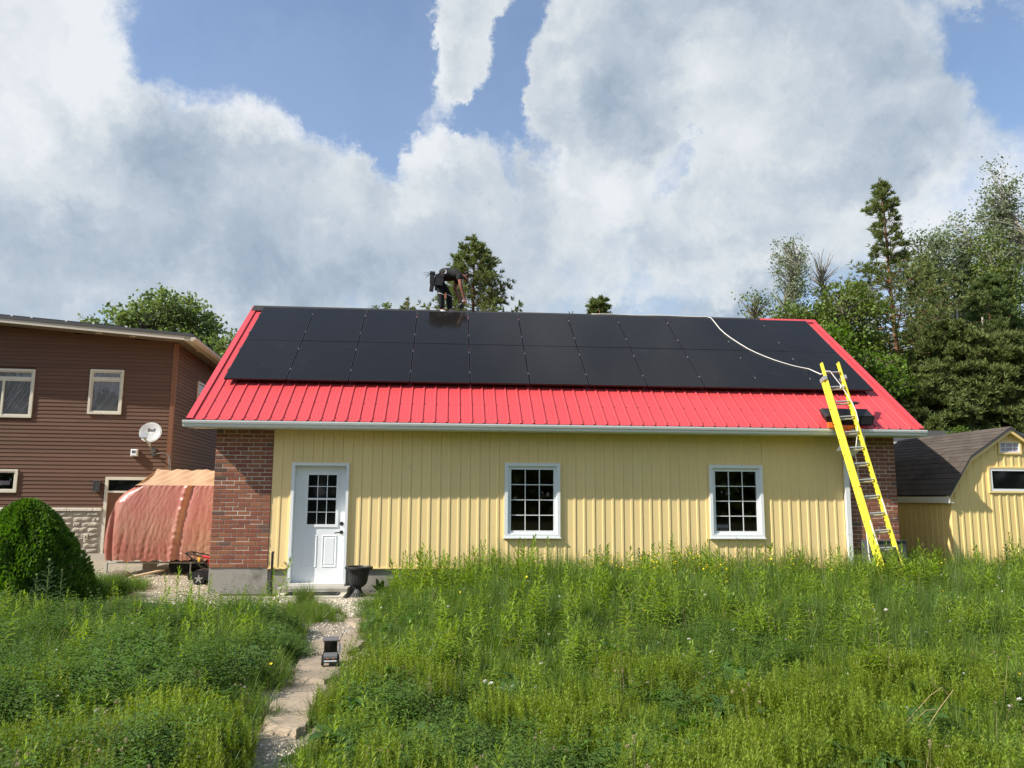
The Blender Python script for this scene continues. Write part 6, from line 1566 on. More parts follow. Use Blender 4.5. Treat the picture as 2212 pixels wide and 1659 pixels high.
def spots(g, n, x0, x1, y0, y1, dens=None, clear=0.03):
    x = g.uniform(x0, x1, n); y = g.uniform(y0, y1, n); k = inview(x, y) & (path_dist(x, y) > clear)
    if dens is not None: k &= g.random(n) < dens(x, y)
    x, y = x[k], y[k]; return np.stack([x, y, [gz(a, b) for a, b in zip(x, y)]], 1)
ss = lambda x, a, b: np.clip((x-a)/(b-a), 0, 1)**2*(3-2*np.clip((x-a)/(b-a), 0, 1))
def tall(x, y):
    """how high the meadow stands: low near the camera, waist high by the wall and in clumps"""
    d = path_dist(x, y); base = 0.28+0.26*ss(y, -8.6, -5.6)+0.24*ss(y, -4.0, -0.8)+0.18*fbm(x*.8, y*.8, 1.0)
    left = ss(-x, -2.4, -1.4); base = base*(1-left)+left*(0.31+0.20*ss(y, -8.0, -5.5)-.08*ss(y, -4, -2.6)+0.18*fbm(x, y, 2))
    return np.clip(base*np.clip(.35+d*1.1, .35, 1), .14, 1.0)
g = np.random.default_rng(101)
C_GRASS = proto('grass_tufts', None, [grass_proto(1, 46, .10, .52, .15, .0085, .32, 'grass_mid'), grass_proto(2, 40, .12, .50, .16, .0095, .5, 'grass_mid'), grass_proto(3, 46, .10, .56, .12, .006, .22, 'grass_blue'), grass_proto(4, 34, .12, .46, .16, .011, .6, 'grass_blue'), grass_proto(6, 14, .12, .5, .12, .004, .3, 'grass_dry')])
# tall grass
P = spots(g, 30000, -7, 22, -10.9, 6.5, lambda x, y: np.clip(.22+.62*ss(y, -9.0, -6.6)+.25*fbm(x, y, 4)-.10*ss(-x, -1.5, 0), .10, 1)*np.where(y > 0, .5, 1)*(1-.35*ss(y, -6, -2)))
n = len(P); idx = g.choice(5, n, p=[.33, .27, .23, .13, .04])
scatter('grass', C_GRASS, P, tall(P[:, 0], P[:, 1])*g.uniform(.6, 1.35, n)*1.1, g, .17, 'long uncut green grass filling the meadow', idx)
# short turf beneath so no soil shows through
C_TURF = proto('turf_tufts', None, [grass_proto(11, 60, .16, .20, .06, .006, .5, 'grass_mid'), grass_proto(12, 60, .16, .17, .05, .0065, .6, 'clover_leaf'), clover_proto(13, 26, .17, .13, .022, 'clover_leaf', 5)])
P = spots(g, 18000, -7.5, 22, -11.2, 6.5, None, 0.0)
scatter('turf', C_TURF, P, g.uniform(.7, 1.3, len(P)), g, .1, 'low green ground cover between the taller plants')
# horsetail carpet in front
C_HORSE = proto('horsetail_tufts', None, [horsetail_proto(21), horsetail_proto(22), horsetail_proto(23, 12, .12, .31)])
P = spots(g, 12000, -2, 10, -11.0, -5.0, lambda x, y: np.clip(ss(-y, 6.4, 8.3)*(.50+1.5*fbm(x*1.3, y*1.3, 7)), 0, 1)*np.where(x < 2.6, .55, 1))
scatter('horsetail', C_HORSE, P, g.uniform(.6, 1.2, len(P))*np.clip(.85+.7*fbm(P[:, 0]*2.1, P[:, 1]*2.1, 8), .5, 1.3), g, .1, 'bright green feathery horsetail carpet in the foreground')
# clover and vetch mounds
C_CLOV = proto('clover_tufts', None, [clover_proto(31), clover_proto(32, 30, .2, .28, .028), clover_proto(33, 36, .18, .34, .022, 'clover_leaf', 12)])
P = spots(g, 9000, -6, 14, -10.4, -0.3, lambda x, y: np.clip(np.where(x < 2.6, (.42+.6*fbm(x*1.2, y, 9))*(1-.6*ss(-y, 7, 8.6)), .06+.5*fbm(x*.9, y*.9, 12)), 0, .9))
scatter('clover', C_CLOV, P, g.uniform(.7, 1.25, len(P))*np.where(P[:, 0] < 2.6, 1.1, .9)*np.clip(.5+path_dist(P[:, 0], P[:, 1])*1.2, .5, 1), g, .1, 'dark green clover and vetch mounds among the grass')
# leafy weeds too many to count, low between the big ones
def forb_joined(seed, **k):
    st, lf = forb_parts(seed, **k); V, F = lf
    return np_mesh('weed_sprig', V, F, 'weed_leaf')
C_FORB = proto('weed_sprigs', None, [forb_joined(41, H=.42, n=24, L=.125, W=.028), forb_joined(42, H=.5, n=28, L=.13, W=.026), forb_joined(43, H=.36, n=20, L=.11, W=.036), forb_joined(44, H=.6, n=32, L=.12, W=.022)])
P = spots(g, 11000, -7, 21, -10.5, 2, lambda x, y: np.clip(.30+1.0*fbm(x*1.5, y*1.5, 15), .04, .9))
scatter('weed_sprigs', C_FORB, P, g.uniform(.8, 1.25, len(P))*np.clip(tall(P[:, 0], P[:, 1])*1.5, .6, 1.35), g, .12, 'light green leafy weed sprigs scattered through the grass')
# flowers and seed heads
C_YEL = proto('yellow_flowers_src', None, [flower_proto(51, 'yellow')]); C_WHI = proto('white_flowers_src', None, [flower_proto(52, 'w'), flower_proto(53, 'w')])
P = spots(g, 420, 5.8, 10.5, -2.4, -0.5, lambda x, y: np.clip(np.exp(-((x-7.6)/.9)**2)+.12, 0, 1)); P2 = spots(g, 160, -1, 13, -8, -1, lambda x, y: .22+0*x)
P = np.concatenate([P, P2]); P[:, 2] += tall(P[:, 0], P[:, 1])*.62*g.uniform(.85, 1.15, len(P)); scatter('yellow_flowers', C_YEL, P, g.uniform(.9, 1.6, len(P)), g, .5, 'small yellow buttercups in the grass by the yellow wall')
P = spots(g, 900, -5, 13, -10.4, -2, lambda x, y: .30+.15*fbm(x, y, 20)); P[:, 2] += np.maximum(.22, tall(P[:, 0], P[:, 1])*.42)*g.uniform(.8, 1.2, len(P)); scatter('white_flowers', C_WHI, P, g.uniform(1.1, 2.0, len(P)), g, .3, 'tiny white clover heads dotted over the meadow')
def rosette_proto(seed):
    g = np.random.default_rng(seed); n = 9; a = np.arange(n)*2.39996; V, F = leaves(np.zeros((n, 3)), a, g.uniform(.25, .9, n), g.uniform(.10, .17, n), g.uniform(.035, .055, n), g.uniform(.2, .7, n), .2, 4, (.15, .8, 1, .7, .05))
    V[:, 2] += .05; return np_mesh('broad_leaf_rosette', V, F, 'dock_leaf')
C_ROS = proto('rosettes_src', None, [rosette_proto(71), rosette_proto(72), rosette_proto(73)])
P = spots(g, 1500, -5, 13, -10.4, -1.5, lambda x, y: np.clip(.35+.8*fbm(x*1.8, y*1.8, 30), 0, .8)); P[:, 2] += .10*(P[:, 1] < -4); scatter('broad_leaves', C_ROS, P, g.uniform(.8, 1.6, len(P)), g, .25, 'low broad leaved rosettes scattered through the meadow')
def dandelion_proto(seed):
    g = np.random.default_rng(seed); parts = []; b = disk(g, 4, .07)
    for p in b:
        H = g.uniform(.26, .44); st = strips(p[None], np.array([g.uniform(0, 6)]), np.array([H]), np.array([.15]), np.array([.0055]), 4); parts.append(st); tip = st[0].reshape(-1, 2, 3).mean(1)[-1]
        d = rand_dirs(g, 14); parts.append(quads_from(tip+d*.007, d*.007, np.cross(d, [.3, .2, 1])*.003))
    return np_mesh('dandelion_stalks', *cat(parts), 'seed_head')
C_DAN = proto('dandelions_src', None, [dandelion_proto(75), dandelion_proto(76)])
P = spots(g, 520, -4, 11, -10.4, -3, lambda x, y: np.clip(.25+.7*fbm(x*1.6, y*1.6, 33), 0, .8)); scatter('dandelion_stalks', C_DAN, P, g.uniform(.8, 1.25, len(P)), g, .12, 'pale dandelion stalks gone to seed among the grass')
C_SEED = proto('seed_stalks_src', None, [seedhead_proto(61), seedhead_proto(62, .65), seedhead_proto(63, .85)])
P = spots(g, 900, -5, 18, -9, 1.2, lambda x, y: np.clip(.10+.5*ss(y, -4, -.8)*(x > 3.5), 0, .6)); scatter('seed_stalks', C_SEED, P, g.uniform(.85, 1.2, len(P))*np.clip(tall(P[:, 0], P[:, 1])*1.25, .6, 1.2), g, .1, 'thin grass stalks with brown seed heads along the wall')
# gravel stones
def pebble(seed, mat):
    m = rock_mesh(1.0, seed, (1, .85, .6)).copy(); m.materials.clear(); m.materials.append(MAT[mat]); return m
def pebble(seed, mat):
    import bmesh
    bm = bmesh.new(); bmesh.ops.create_icosphere(bm, subdivisions=1, radius=1.0); rg = random.Random(seed)
    for v in bm.verts: v.co = Vector((v.co.x*rg.uniform(.75, 1.15), v.co.y*rg.uniform(.6, 1.0), v.co.z*rg.uniform(.45, .8)))
    m = bpy.data.meshes.new('pebble'); bm.to_mesh(m); bm.free(); m.materials.append(MAT[mat]); return m
C_PEB = proto('pebbles', None, [pebble(k, 'pebble' if k < 7 else 'pebble_grey') for k in range(9)])
def gravel_pts(n, x0, x1, y0, y1, fn):
    x = g.uniform(x0, x1, n); y = g.uniform(y0, y1, n); k = fn(x, y); x, y = x[k], y[k]; return np.stack([x, y, [gz(a, b)+.012 for a, b in zip(x, y)]], 1)
P = np.concatenate([gravel_pts(16000, -1.0, 3.3, -2.9, -0.45, lambda x, y: (y < -.80-.3*(x < 1.2)) & (path_dist(x, y) < .12) & ~((y < -2.0) & (x > 1.7) & (x < 2.6) & (g.random(len(x)) < .8)) & (g.random(len(x)) < ss(x, -1.1, .3)*.9+.05)),
                    gravel_pts(2600, 2.2, 3.8, -11, -7.9, lambda x, y: (path_dist(x, y) < .05) & (y < -8.35)), gravel_pts(2500, -5, 0, -1.6, 3.2, lambda x, y: path_dist(x, y) < 0), gravel_pts(2200, 2.0, 3.6, -6.5, -2.9, lambda x, y: path_dist(x, y) < .1)])
scatter('gravel', C_PEB, P, g.uniform(.008, .021, len(P)), g, .6, 'pale limestone gravel spread before the door and along the path')
# the grassy island in the gravel
x = g.normal(2.15, .22, 300); y = g.normal(-2.75, .32, 300); P = np.stack([x, y, [gz(a, b) for a, b in zip(x, y)]], 1)
scatter('grass', C_GRASS, P, g.uniform(.22, .42, len(P)), g, .25, 'small tuft of grass growing in the gravel path', g.choice(5, len(P), p=[.4, .25, .1, .1, .15]))
x = g.normal(1.98, .06, 26); y = g.normal(-1.75, .12, 26); P = np.stack([x, y, [gz(a, b) for a, b in zip(x, y)]], 1); scatter('grass', C_GRASS, P, g.uniform(.4, .75, len(P)), g, .15, 'slim upright grass tuft just in front of the doormat')

# ---- single plants one can pick out
def plant_proto(kind, seed, **k):
    st, lf = (forb_parts if kind != 'thistle' else thistle_parts)(seed, **k)
    ms = st.mesh('stem'); ms.materials.append(MAT['weed_stem']); V, F = lf
    ml = np_mesh('foliage', V, F, 'weed_leaf' if kind != 'thistle' else 'thistle_leaf'); return ms, ml
FORBS = [plant_proto('forb', 200+k, H=h, n=n, L=L, W=W) for k, (h, n, L, W) in enumerate(((.75, 50, .155, .032), (.85, 58, .145, .028), (.68, 46, .165, .036), (.80, 52, .14, .027)))]
THIS = [plant_proto('thistle', 300+k, H=h) for k, h in enumerate((.75, .9, .65))]
def plant(name, label, cat_, group, x, y, var, s, rz, protos):
    t = thing(name, label, cat_, (x, y, gz(x, y)-.01), rz, group); t.scale = (s, s, s)
    ms, ml = protos[var]; piece('stem', ms, t); f = piece('foliage', ml, t); f['kind'] = 'stuff'; return t
rg = random.Random(77)
def place(uvs, ztip, name, label, cat_, group, protos, hs_):
    """uvs: tip of each plant in the photo's frame and its depth Y; height follows from the ground"""
    order = sorted(range(len(uvs)), key=lambda i: uvs[i][0]); names_ = ['first', 'second', 'third', 'fourth', 'fifth', 'sixth', 'seventh', 'eighth', 'ninth', 'tenth', 'eleventh', 'twelfth', 'thirteenth', 'fourteenth']
    for i_, (u, v, Y) in enumerate(uvs):
        k_ = order.index(i_); lab_ = label+(', leftmost' if k_ == 0 else ', rightmost' if k_ == len(uvs)-1 else ', %s from left' % names_[k_])
        p = at(u, v, y=Y); h = p[2]-gz(p[0], Y); var = rg.randrange(len(protos)); s = max(.45, min(1.6, h/hs_[var]))
        if path_dist(np.array([p[0]]), np.array([Y]))[0] < -.5 and Y > -.2: continue
        plant(name, lab_, cat_, group, p[0], Y, var, s, rg.uniform(0, 6.28), protos)
FH = (.75, .85, .68, .80); TH = (.78, .93, .68)
place([(960, 1345, -7.0), (985, 1330, -6.9), (945, 1365, -7.1)], 0, 'weed_stalk', 'light green leafy weed stalk in the cluster right of the path', 'weed', 'weed cluster right of the path', FORBS, FH)
place([(1128, 1238, -5.2), (1155, 1225, -5.0), (1140, 1262, -5.3)], 0, 'weed_stalk', 'tall light green weed stalk in the middle of the meadow', 'weed', 'weed cluster in mid meadow', FORBS, FH)
place([(1405, 1236, -5.0), (1425, 1262, -5.3)], 0, 'weed_stalk', 'tall light green weed stalk below the gap between the windows', 'weed', 'weed pair below the windows', FORBS, FH)
place([(1860, 1395, -7.6), (1880, 1370, -7.6), (1845, 1270, -5.6), (1885, 1285, -5.8)], 0, 'weed_stalk', 'tall light green weed stalk below the right window', 'weed', 'weeds below the right window', FORBS, FH)
place([(2055, 1385, -7.5), (2095, 1275, -5.6), (2075, 1290, -5.8)], 0, 'weed_stalk', 'tall light green weed stalk below the ladder foot', 'weed', 'weeds below the ladder', FORBS, FH)
place([(25, 1262, -4.0), (45, 1275, -4.2), (10, 1290, -4.4), (250, 1255, -3.2), (270, 1268, -3.3), (300, 1285, -3.5), (240, 1290, -3.6)], 0, 'weed_stalk', 'tall light green weed stalk before the dark cedar shrub', 'weed', 'weeds before the cedar shrub', FORBS, FH)
place([(365, 1242, -2.9), (385, 1225, -2.8), (412, 1240, -2.8), (430, 1262, -3.0), (450, 1240, -2.8), (470, 1275, -3.1), (350, 1270, -3.2), (508, 1278, -3.0), (525, 1262, -2.7), (400, 1300, -3.6), (440, 1320, -3.8), (330, 1330, -4.2), (355, 1350, -4.4), (480, 1310, -3.4)], 0, 'weed_stalk', 'light green weed stalk in the row before the tarp shelter', 'weed', 'weeds before the tarp shelter', FORBS, FH)
place([(565, 1258, -2.4), (590, 1225, -2.3), (605, 1208, -2.2), (617, 1250, -2.4), (632, 1272, -2.5)], 0, 'weed_stalk', 'light green weed stalk standing left of the door', 'weed', 'weeds left of the door', FORBS, FH)
place([(865, 1195, -1.2), (905, 1178, -1.1), (880, 1215, -1.4), (918, 1190, -1.3), (1082, 1185, -.9), (1125, 1168, -.8), (1150, 1185, -.9), (1168, 1205, -1.2), (1610, 1180, -.9), (1300, 1178, -.9)], 0, 'weed_stalk', 'tall weed with narrow leaves standing against the yellow wall', 'weed', 'weeds along the yellow wall', FORBS, FH)
place([(1010, 1215, -1.1), (1210, 1182, -.9), (1296, 1175, -.8), (1450, 1165, -.8), (1505, 1175, -.9), (1640, 1188, -1.0), (1720, 1192, -1.0), (1995, 1195, -1.6), (1380, 1182, -.9), (1565, 1190, -1.0)], 0, 'thistle', 'dark spiny thistle in the long grass against the yellow wall', 'thistle', 'thistles along the wall', THIS, TH)
place([(2172, 1172, -1.2), (2200, 1192, -1.4)], 0, 'thistle', 'tall spiny thistle in front of the yellow shed', 'thistle', 'thistles before the shed', THIS, TH)
place([(108, 1205, -3.6), (135, 1228, -3.7), (80, 1238, -3.8)], 0, 'thistle', 'grey green spiny thistle before the dark cedar shrub', 'thistle', 'thistles before the cedar', THIS, TH)
# further clusters of the same stalks, ten or fewer to a cluster
def cluster(u, v, Y, n, spread, label, group):
    p = at(u, v, y=Y); uvs = []
    for k in range(n):
        x = p[0]+rg.gauss(0, spread); y = Y+rg.gauss(0, spread*.7); z = p[2]+rg.uniform(-.22, .06)
        d = np.array([x, y, z])-CAM; f = d@FWD; uvs.append((PW/2+FPX*(d@RGT)/f, PH/2-FPX*(d@UPV)/f, y))
    place(uvs, 0, 'weed_stalk', label, 'weed', group, FORBS, FH)
cluster(925, 1195, -1.3, 9, .30, 'tall leafy weed stalk against the yellow wall right of the urn', 'stalk patch right of the urn')
cluster(1330, 1190, -1.3, 9, .5, 'tall leafy weed stalk near the wall between the two windows', 'stalk patch at the wall')
cluster(960, 1340, -6.9, 8, .22, 'leafy weed stalk crowding the bank just right of the path', 'stalks on the bank right of the path')
cluster(1140, 1250, -5.2, 9, .30, 'leafy weed stalk in the patch below the middle window', 'stalk patch below the middle window')
cluster(1300, 1330, -6.6, 8, .35, 'leafy weed stalk in the centre right of the foreground', 'stalk patch in the centre')
cluster(1420, 1245, -5.0, 7, .25, 'leafy weed stalk in the patch between the two windows', 'stalk patch between the windows')
cluster(1640, 1290, -5.6, 8, .35, 'leafy weed stalk in the patch below the right window', 'stalk patch under the right window')
cluster(1870, 1300, -5.9, 9, .25, 'leafy weed stalk in the tall patch left of the ladder', 'stalk patch left of the ladder')
cluster(2090, 1300, -5.8, 8, .30, 'leafy weed stalk in the patch before the shed', 'stalk patch before the shed')
cluster(60, 1330, -4.8, 9, .35, 'leafy weed stalk at the far left edge of the meadow', 'stalk patch at the left edge')
cluster(390, 1330, -4.2, 10, .35, 'leafy weed stalk in the left meadow before the yard', 'stalk patch before the yard')
cluster(330, 1420, -6.2, 8, .30, 'leafy weed stalk in the middle of the left meadow', 'stalk patch in the left meadow')
cluster(150, 1500, -7.2, 8, .40, 'leafy weed stalk in the lower left foreground', 'stalk patch at the lower left')
cluster(560, 1300, -3.3, 8, .22, 'leafy weed stalk beside the path near the step', 'stalk patch near the step')
cluster(440, 1285, -3.0, 10, .30, 'leafy weed stalk at the yard edge in front of the mower', 'stalk patch at the yard edge')
cluster(270, 1300, -3.5, 9, .28, 'leafy weed stalk just right of the cedar shrub', 'stalk patch right of the cedar')
cluster(60, 1275, -4.3, 9, .30, 'leafy weed stalk standing before the base of the cedar', 'stalk patch before the cedar')
cluster(1010, 1400, -7.4, 8, .25, 'leafy weed stalk in the low foreground right of the path', 'stalk patch in the near centre')
cluster(1560, 1390, -7.2, 8, .30, 'leafy weed stalk in the foreground below the right window', 'stalk patch in the near right')
cluster(1985, 1400, -7.2, 8, .30, 'leafy weed stalk in the near right foreground by the dry stalks', 'stalk patch by the dry stalks')
cluster(1250, 1470, -7.9, 6, .25, 'leafy weed stalk nearest the camera in the centre', 'stalk patch nearest the camera')
# blades that arch over the edges of the path
x = g.uniform(2.0, 3.7, 5000); y = g.uniform(-10.2, -3.2, 5000); k = (path_dist(x, y) > -.08) & (path_dist(x, y) < .10) & (g.random(5000) < .20) & ~((np.abs(x-2.86) < .28) & (y < -5.2) & (y > -6.6)); x, y = x[k], y[k]
P = np.stack([x, y, [gz(a, b) for a, b in zip(x, y)]], 1); scatter('grass', C_GRASS, P, g.uniform(.22, .55, len(P)), g, .38, 'grass blades arching over the edges of the path')
# big-leaved docks
def dock(label, base, n, L, W, seed, el0=.5):
    t = thing('dock_plant', label, 'plant', base); g2 = np.random.default_rng(seed)
    for k in range(n):
        a = k*2.39996+g2.normal()*.2; l = L*g2.uniform(.7, 1.15)
        V, F = leaves(np.array([[0, 0, .01]]), np.array([a]), np.array([el0+g2.normal()*.2]), np.array([l]), np.array([W*g2.uniform(.8, 1.15)]), np.array([g2.uniform(.2, .7)]), .15, 7, (.10, .5, 1.0, .95, .65, .05))
        V[:, 2] += 0.006*np.sin(V[:, 0]*90+V[:, 1]*70)
        link('leaf', np_mesh('leaf', V, F, 'dock_leaf', smooth=True), t)
    b = MB(); b.tube([(0, 0, -.02), (0, 0, .05)], [.012, .008], 6); b.build('stem', 'weed_stem', t)
    return t
p = at(655, 1632, z=-.16); dock('broad wavy dock leaves at the foot of the path stones', (p[0], p[1], gz(p[0], p[1])), 9, .26, .09, 5, .45)
dock('dark leafy dock plant growing right behind the black urn', (2.98, -.35, -.15), 13, .40, .085, 6, 1.05)
p = at(1078, 1620, z=-.12); dock('large pale leaved plant low in the horsetail right of the path', (p[0]+.28, p[1]+.15, gz(p[0], p[1])+.12), 9, .17, .07, 7, .7)
p = at(1740, 1640, z=0.05); dock('drooping long leaved plant in the right foreground', (p[0], p[1]+.1, gz(p[0], p[1])+.16), 14, .26, .045, 8, .8)
p = at(1320, 1400, z=0.1); dock('broad bluish leaves in the middle of the meadow', (p[0], p[1], gz(p[0], p[1])+.2), 10, .26, .075, 9, .8)
p = at(350, 1650, z=0.0); dock('single broad leaved plant low in the left foreground', (p[0], p[1], gz(p[0], p[1])+.16), 6, .15, .06, 10, .6)
# bent dry stalks
ds_ = thing('dry_stalk', 'bent straw coloured dry stalks in the right foreground', 'dry stalk', (0, 0, 0))
for pl_ in (((1958, 1560), (2010, 1502), (2035, 1485), (2052, 1505)), ((1985, 1600), (2030, 1530), (2060, 1490)), ((1975, 1558), (2000, 1535), (2022, 1533))):
    ref_y = at(2000, 1560, z=.12)[1]; b = MB(); b.tube([at(u, v, y=ref_y) for u, v in pl_], 0.0035, 5); b.build('stalk', 'grass_dry', ds_)
# ------------------------------------------------------------------ the roofer bending over at the ridge
PY = 3.78
man = thing('person', 'person in dark clothes bending over on the roof ridge with tool pouches', 'person', (3.95, PY, 5.86))
MO = np.array(man.location)
def skin(name, nodes, edges, root, mat, levels=2):
    names = list(nodes); m = bpy.data.meshes.new(name); m.from_pydata([tuple(np.array(nodes[k][0])-MO) for k in names], [(names.index(a), names.index(b)) for a, b in edges], []); m.update()
    o = bpy.data.objects.new(name, m); COL.objects.link(o)
    md = o.modifiers.new('skin', 'SKIN'); md.use_smooth_shade = True; md.branch_smoothing = 0.4
    lay = m.skin_vertices[0] if len(m.skin_vertices) else None
    if lay is None:
        bpy.context.view_layer.update(); lay = m.skin_vertices[0]
    for k, v in zip(names, lay.data):
        r = nodes[k][1]; v.radius = (r, r) if not hasattr(r, '__len__') else r; v.use_root = (k == root)
    sb = o.modifiers.new('sub', 'SUBSURF'); sb.levels = levels; sb.render_levels = levels
    bpy.context.view_layer.update(); dg = bpy.context.evaluated_depsgraph_get(); nm = bpy.data.meshes.new_from_object(o.evaluated_get(dg)); nm.name = name
    bpy.data.objects.remove(o); nm.materials.clear(); nm.materials.append(MAT[mat]); nm.polygons.foreach_set('use_smooth', [True]*len(nm.polygons)); return link(name, nm, man)
J = dict(pel=((3.80, PY, 6.70), .15), waist=((3.93, PY, 6.80), .15), chest=((4.12, PY, 6.825), .165), up=((4.27, PY, 6.785), .125), neck=((4.37, PY, 6.765), .055), h1=((4.42, PY, 6.755), .075), h2=((4.475, PY, 6.735), .088), h3=((4.52, PY, 6.715), .062), nose=((4.50, PY-.01, 6.655), .018),
    shR=((4.30, PY-.17, 6.75), .062), elR=((4.335, PY-.20, 6.49), .046), wrR=((4.42, PY-.15, 6.21), .030), paR=((4.445, PY-.14, 6.13), .034),
    shL=((4.28, PY+.17, 6.76), .062), elL=((4.19, PY+.20, 6.52), .046), wrL=((4.33, PY+.12, 6.25), .030), paL=((4.365, PY+.10, 6.17), .034),
    hiR=((3.80, PY-.10, 6.64), .105), knR=((3.885, PY-.085, 6.28), .065), anR=((3.895, PY-.08, 5.95), .044), ftR=((3.99, PY-.085, 5.885), .04),
    hiL=((3.85, PY+.09, 6.64), .105), knL=((4.07, PY+.07, 6.29), .065), anL=((4.085, PY+.06, 5.99), .044), ftL=((4.19, PY+.055, 5.925), .04))
E_ = [('pel', 'waist'), ('waist', 'chest'), ('chest', 'up'), ('up', 'neck'), ('neck', 'h1'), ('h1', 'h2'), ('h2', 'h3'), ('h2', 'nose'), ('up', 'shR'), ('shR', 'elR'), ('elR', 'wrR'), ('wrR', 'paR'), ('up', 'shL'), ('shL', 'elL'), ('elL', 'wrL'), ('wrL', 'paL'),
      ('pel', 'hiR'), ('hiR', 'knR'), ('knR', 'anR'), ('anR', 'ftR'), ('pel', 'hiL'), ('hiL', 'knL'), ('knL', 'anL'), ('anL', 'ftL')]
for s, pa in (('R', 'paR'), ('L', 'paL')):       # fingers curl round what the hand holds; the thumb leaves the side of the palm
    c = np.array(J[pa][0])
    for k, (dy, L) in enumerate(((-.030, .058), (-.010, .068), (.010, .064), (.030, .050))):
        a = c+np.array([.012, dy, -.030]); b_ = a+np.array([.018, 0, -L*.55]); d_ = b_+np.array([-.016, 0, -L*.45])
        J['f%s%da' % (s, k)] = (a, .0105); J['f%s%db' % (s, k)] = (b_, .0095); J['f%s%dc' % (s, k)] = (d_, .008)
        E_ += [(pa, 'f%s%da' % (s, k)), ('f%s%da' % (s, k), 'f%s%db' % (s, k)), ('f%s%db' % (s, k), 'f%s%dc' % (s, k))]
    J['t%sa' % s] = (c+np.array([-.03, -.02, -.008]), .012); J['t%sb' % s] = (c+np.array([-.045, -.02, -.045]), .0095); E_ += [(pa, 't%sa' % s), ('t%sa' % s, 't%sb' % s)]
skin('body', J, E_, 'pel', 'skin')
g_ = lambda k, dr: (J[k][0], J[k][1]+dr)
mid = lambda a, b, t: tuple(np.array(J[a][0])*(1-t)+np.array(J[b][0])*t)
S_ = dict(pel=((3.86, PY, 6.75), .16), waist=g_('waist', .03), chest=g_('chest', .035), up=g_('up', .04), col=(mid('up', 'neck', .75), .068), shR=g_('shR', .030), slR=(mid('shR', 'elR', .6), .085), shL=g_('shL', .030), slL=(mid('shL', 'elL', .6), .085))
skin('t_shirt', S_, [('pel', 'waist'), ('waist', 'chest'), ('chest', 'up'), ('up', 'col'), ('up', 'shR'), ('shR', 'slR'), ('up', 'shL'), ('shL', 'slL')], 'pel', 'shirt')
T_ = dict(top=((3.86, PY, 6.755), .15), pel=g_('pel', .02), hiR=g_('hiR', .012), knR=g_('knR', .016), anR=((3.895, PY-.08, 5.925), .060), hiL=g_('hiL', .012), knL=g_('knL', .016), anL=((4.085, PY+.06, 5.965), .060))
skin('trousers', T_, [('top', 'pel'), ('pel', 'hiR'), ('hiR', 'knR'), ('knR', 'anR'), ('pel', 'hiL'), ('hiL', 'knL'), ('knL', 'anL')], 'pel', 'trousers')
for (an, ft) in (('anR', 'ftR'), ('anL', 'ftL')):
    a, f = np.array(J[an][0]), np.array(J[ft][0])
    skin('shoe', dict(h=(a+np.array([-.03, 0, -.055]), .045), m=((a+f)/2+np.array([0, 0, -.02]), .047), t=(f+np.array([.02, 0, -.015]), .04)), [('h', 'm'), ('m', 't')], 'h', 'shoe_white')
skin('hair', dict(a=((4.435, PY, 6.785), .072), b=((4.485, PY, 6.775), .078), c=((4.53, PY, 6.74), .058)), [('a', 'b'), ('b', 'c')], 'a', 'hair')
for s in (-1, 1): skin('ear', dict(a=((4.45, PY+s*.085, 6.73), .016), b=((4.465, PY+s*.09, 6.715), .013)), [('a', 'b')], 'a', 'skin', 1)
def pouch(c, sx, sy, sz, tilt=0.0):
    b = MB(); b.prism([(-sx, -sy, sz), (sx, -sy, sz), (sx*.85, -sy, -sz), (-sx*.85, -sy, -sz)], (0, 0, 0), (0, 2*sy, 0)); b.box((-sx*1.03, -sy*1.1, sz*.55), (sx*1.03, sy*1.1, sz*.95))
    o = b.build('tool_pouch', 'black_plastic', man, np.array(c)-MO); o.rotation_euler = (0, tilt, 0); return o
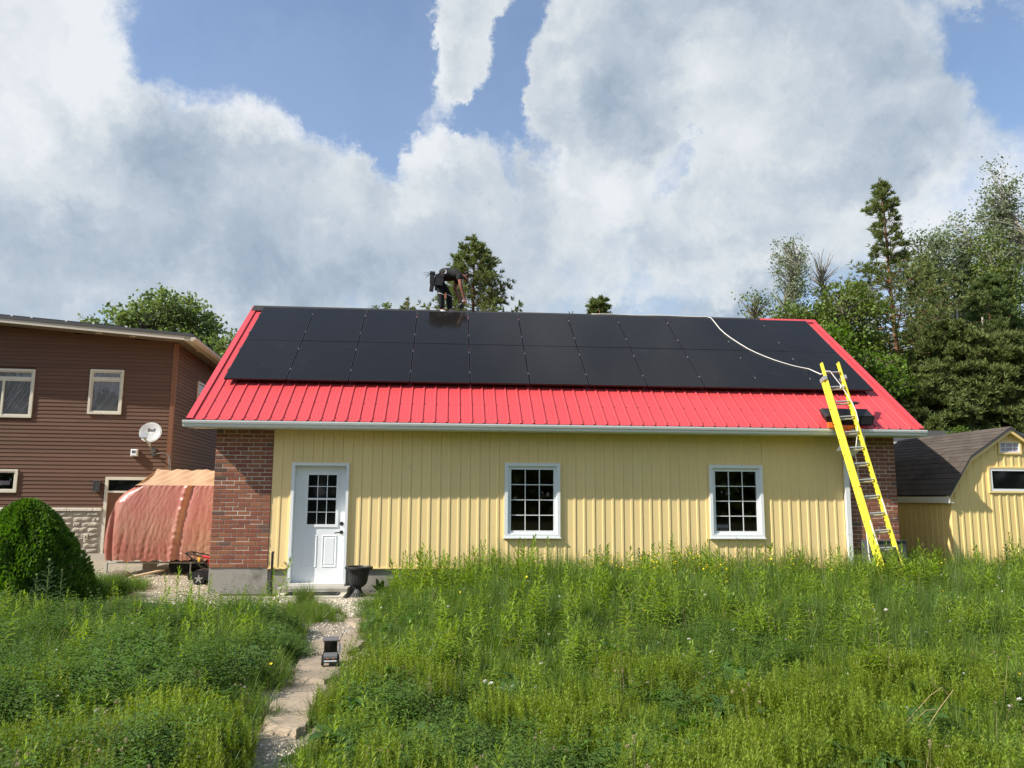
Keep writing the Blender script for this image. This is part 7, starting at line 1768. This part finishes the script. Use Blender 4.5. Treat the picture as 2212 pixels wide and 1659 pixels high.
pouch((3.83, PY-.20, 6.60), .095, .06, .13, .1); pouch((3.665, PY-.05, 6.70), .06, .10, .13, .05); pouch((3.66, PY-.08, 6.47), .05, .07, .10, .15); pouch((3.80, PY+.2, 6.60), .09, .05, .13)
b = MB(); b.tube([np.array([3.80+.155*math.cos(t)*.75+.02*math.sin(t), PY+.165*math.sin(t), 6.735+.10*math.cos(t)])-MO for t in np.linspace(0, 6.283, 25)], .022, 6, caps=False); b.build('tool_belt', 'black_plastic', man)
b = MB()
for (dz, L, dy) in ((.02, .19, -.02), (-.02, .2, 0), (-.05, .14, .03), (-.06, .13, -.03), (.045, .12, .02)): b.tube([np.array([3.65, PY-.05, 6.79])-MO, np.array([3.65-L*.5, PY-.05+dy, 6.79+dz*.6])-MO, np.array([3.65-L, PY-.05+dy*2, 6.79+dz*1.4])-MO], .004, 4)
b.build('cable_ties', 'black_plastic', man)
b = MB(); b.tube([np.array([3.945+.045*math.sin(t), PY-.20, 6.815+.045*math.cos(t)])-MO for t in np.linspace(.2, 3.0, 9)], .009, 5); b.build('ring_clip', 'white_paint', man)
for (kx, ky, kz, r) in ((3.885, PY-.085, 6.29, .084), (4.065, PY+.07, 6.30, .084)):
    b = MB(); b.tube([np.array([kx+r*math.cos(t), ky+r*math.sin(t), kz-.03*math.cos(t)])-MO for t in np.linspace(0, 6.283, 17)], .010, 5, caps=False); b.build('knee_strap', 'rope', man)
b = MB(); b.bevbox((3.965-MO[0], PY-.19-MO[1], 6.17-MO[2]), (4.01-MO[0], PY-.15-MO[1], 6.32-MO[2]), .006); b.build('hammer_handle', 'leather', man)
pt = thing('power_tool', 'black power tool held in the hand of the bending roofer', 'power tool', (4.37, PY+.10, 6.05))
b = MB(); b.bevbox((-.04, -.03, -.03), (.04, .03, .05), .006); b.build('battery', 'black_plastic', pt); b = MB(); b.bar((0, 0, .04), (.01, 0, .13), .035, .04, up=(0, 1, 0)); b.build('grip', 'black_plastic', pt); b = MB(); b.tube([(-.03, 0, -.03), (-.03, 0, -.09)], [.02, .008], 8); b.build('chuck', 'black_metal', pt)

man.location.z -= 0.05; pt.location.z -= 0.05
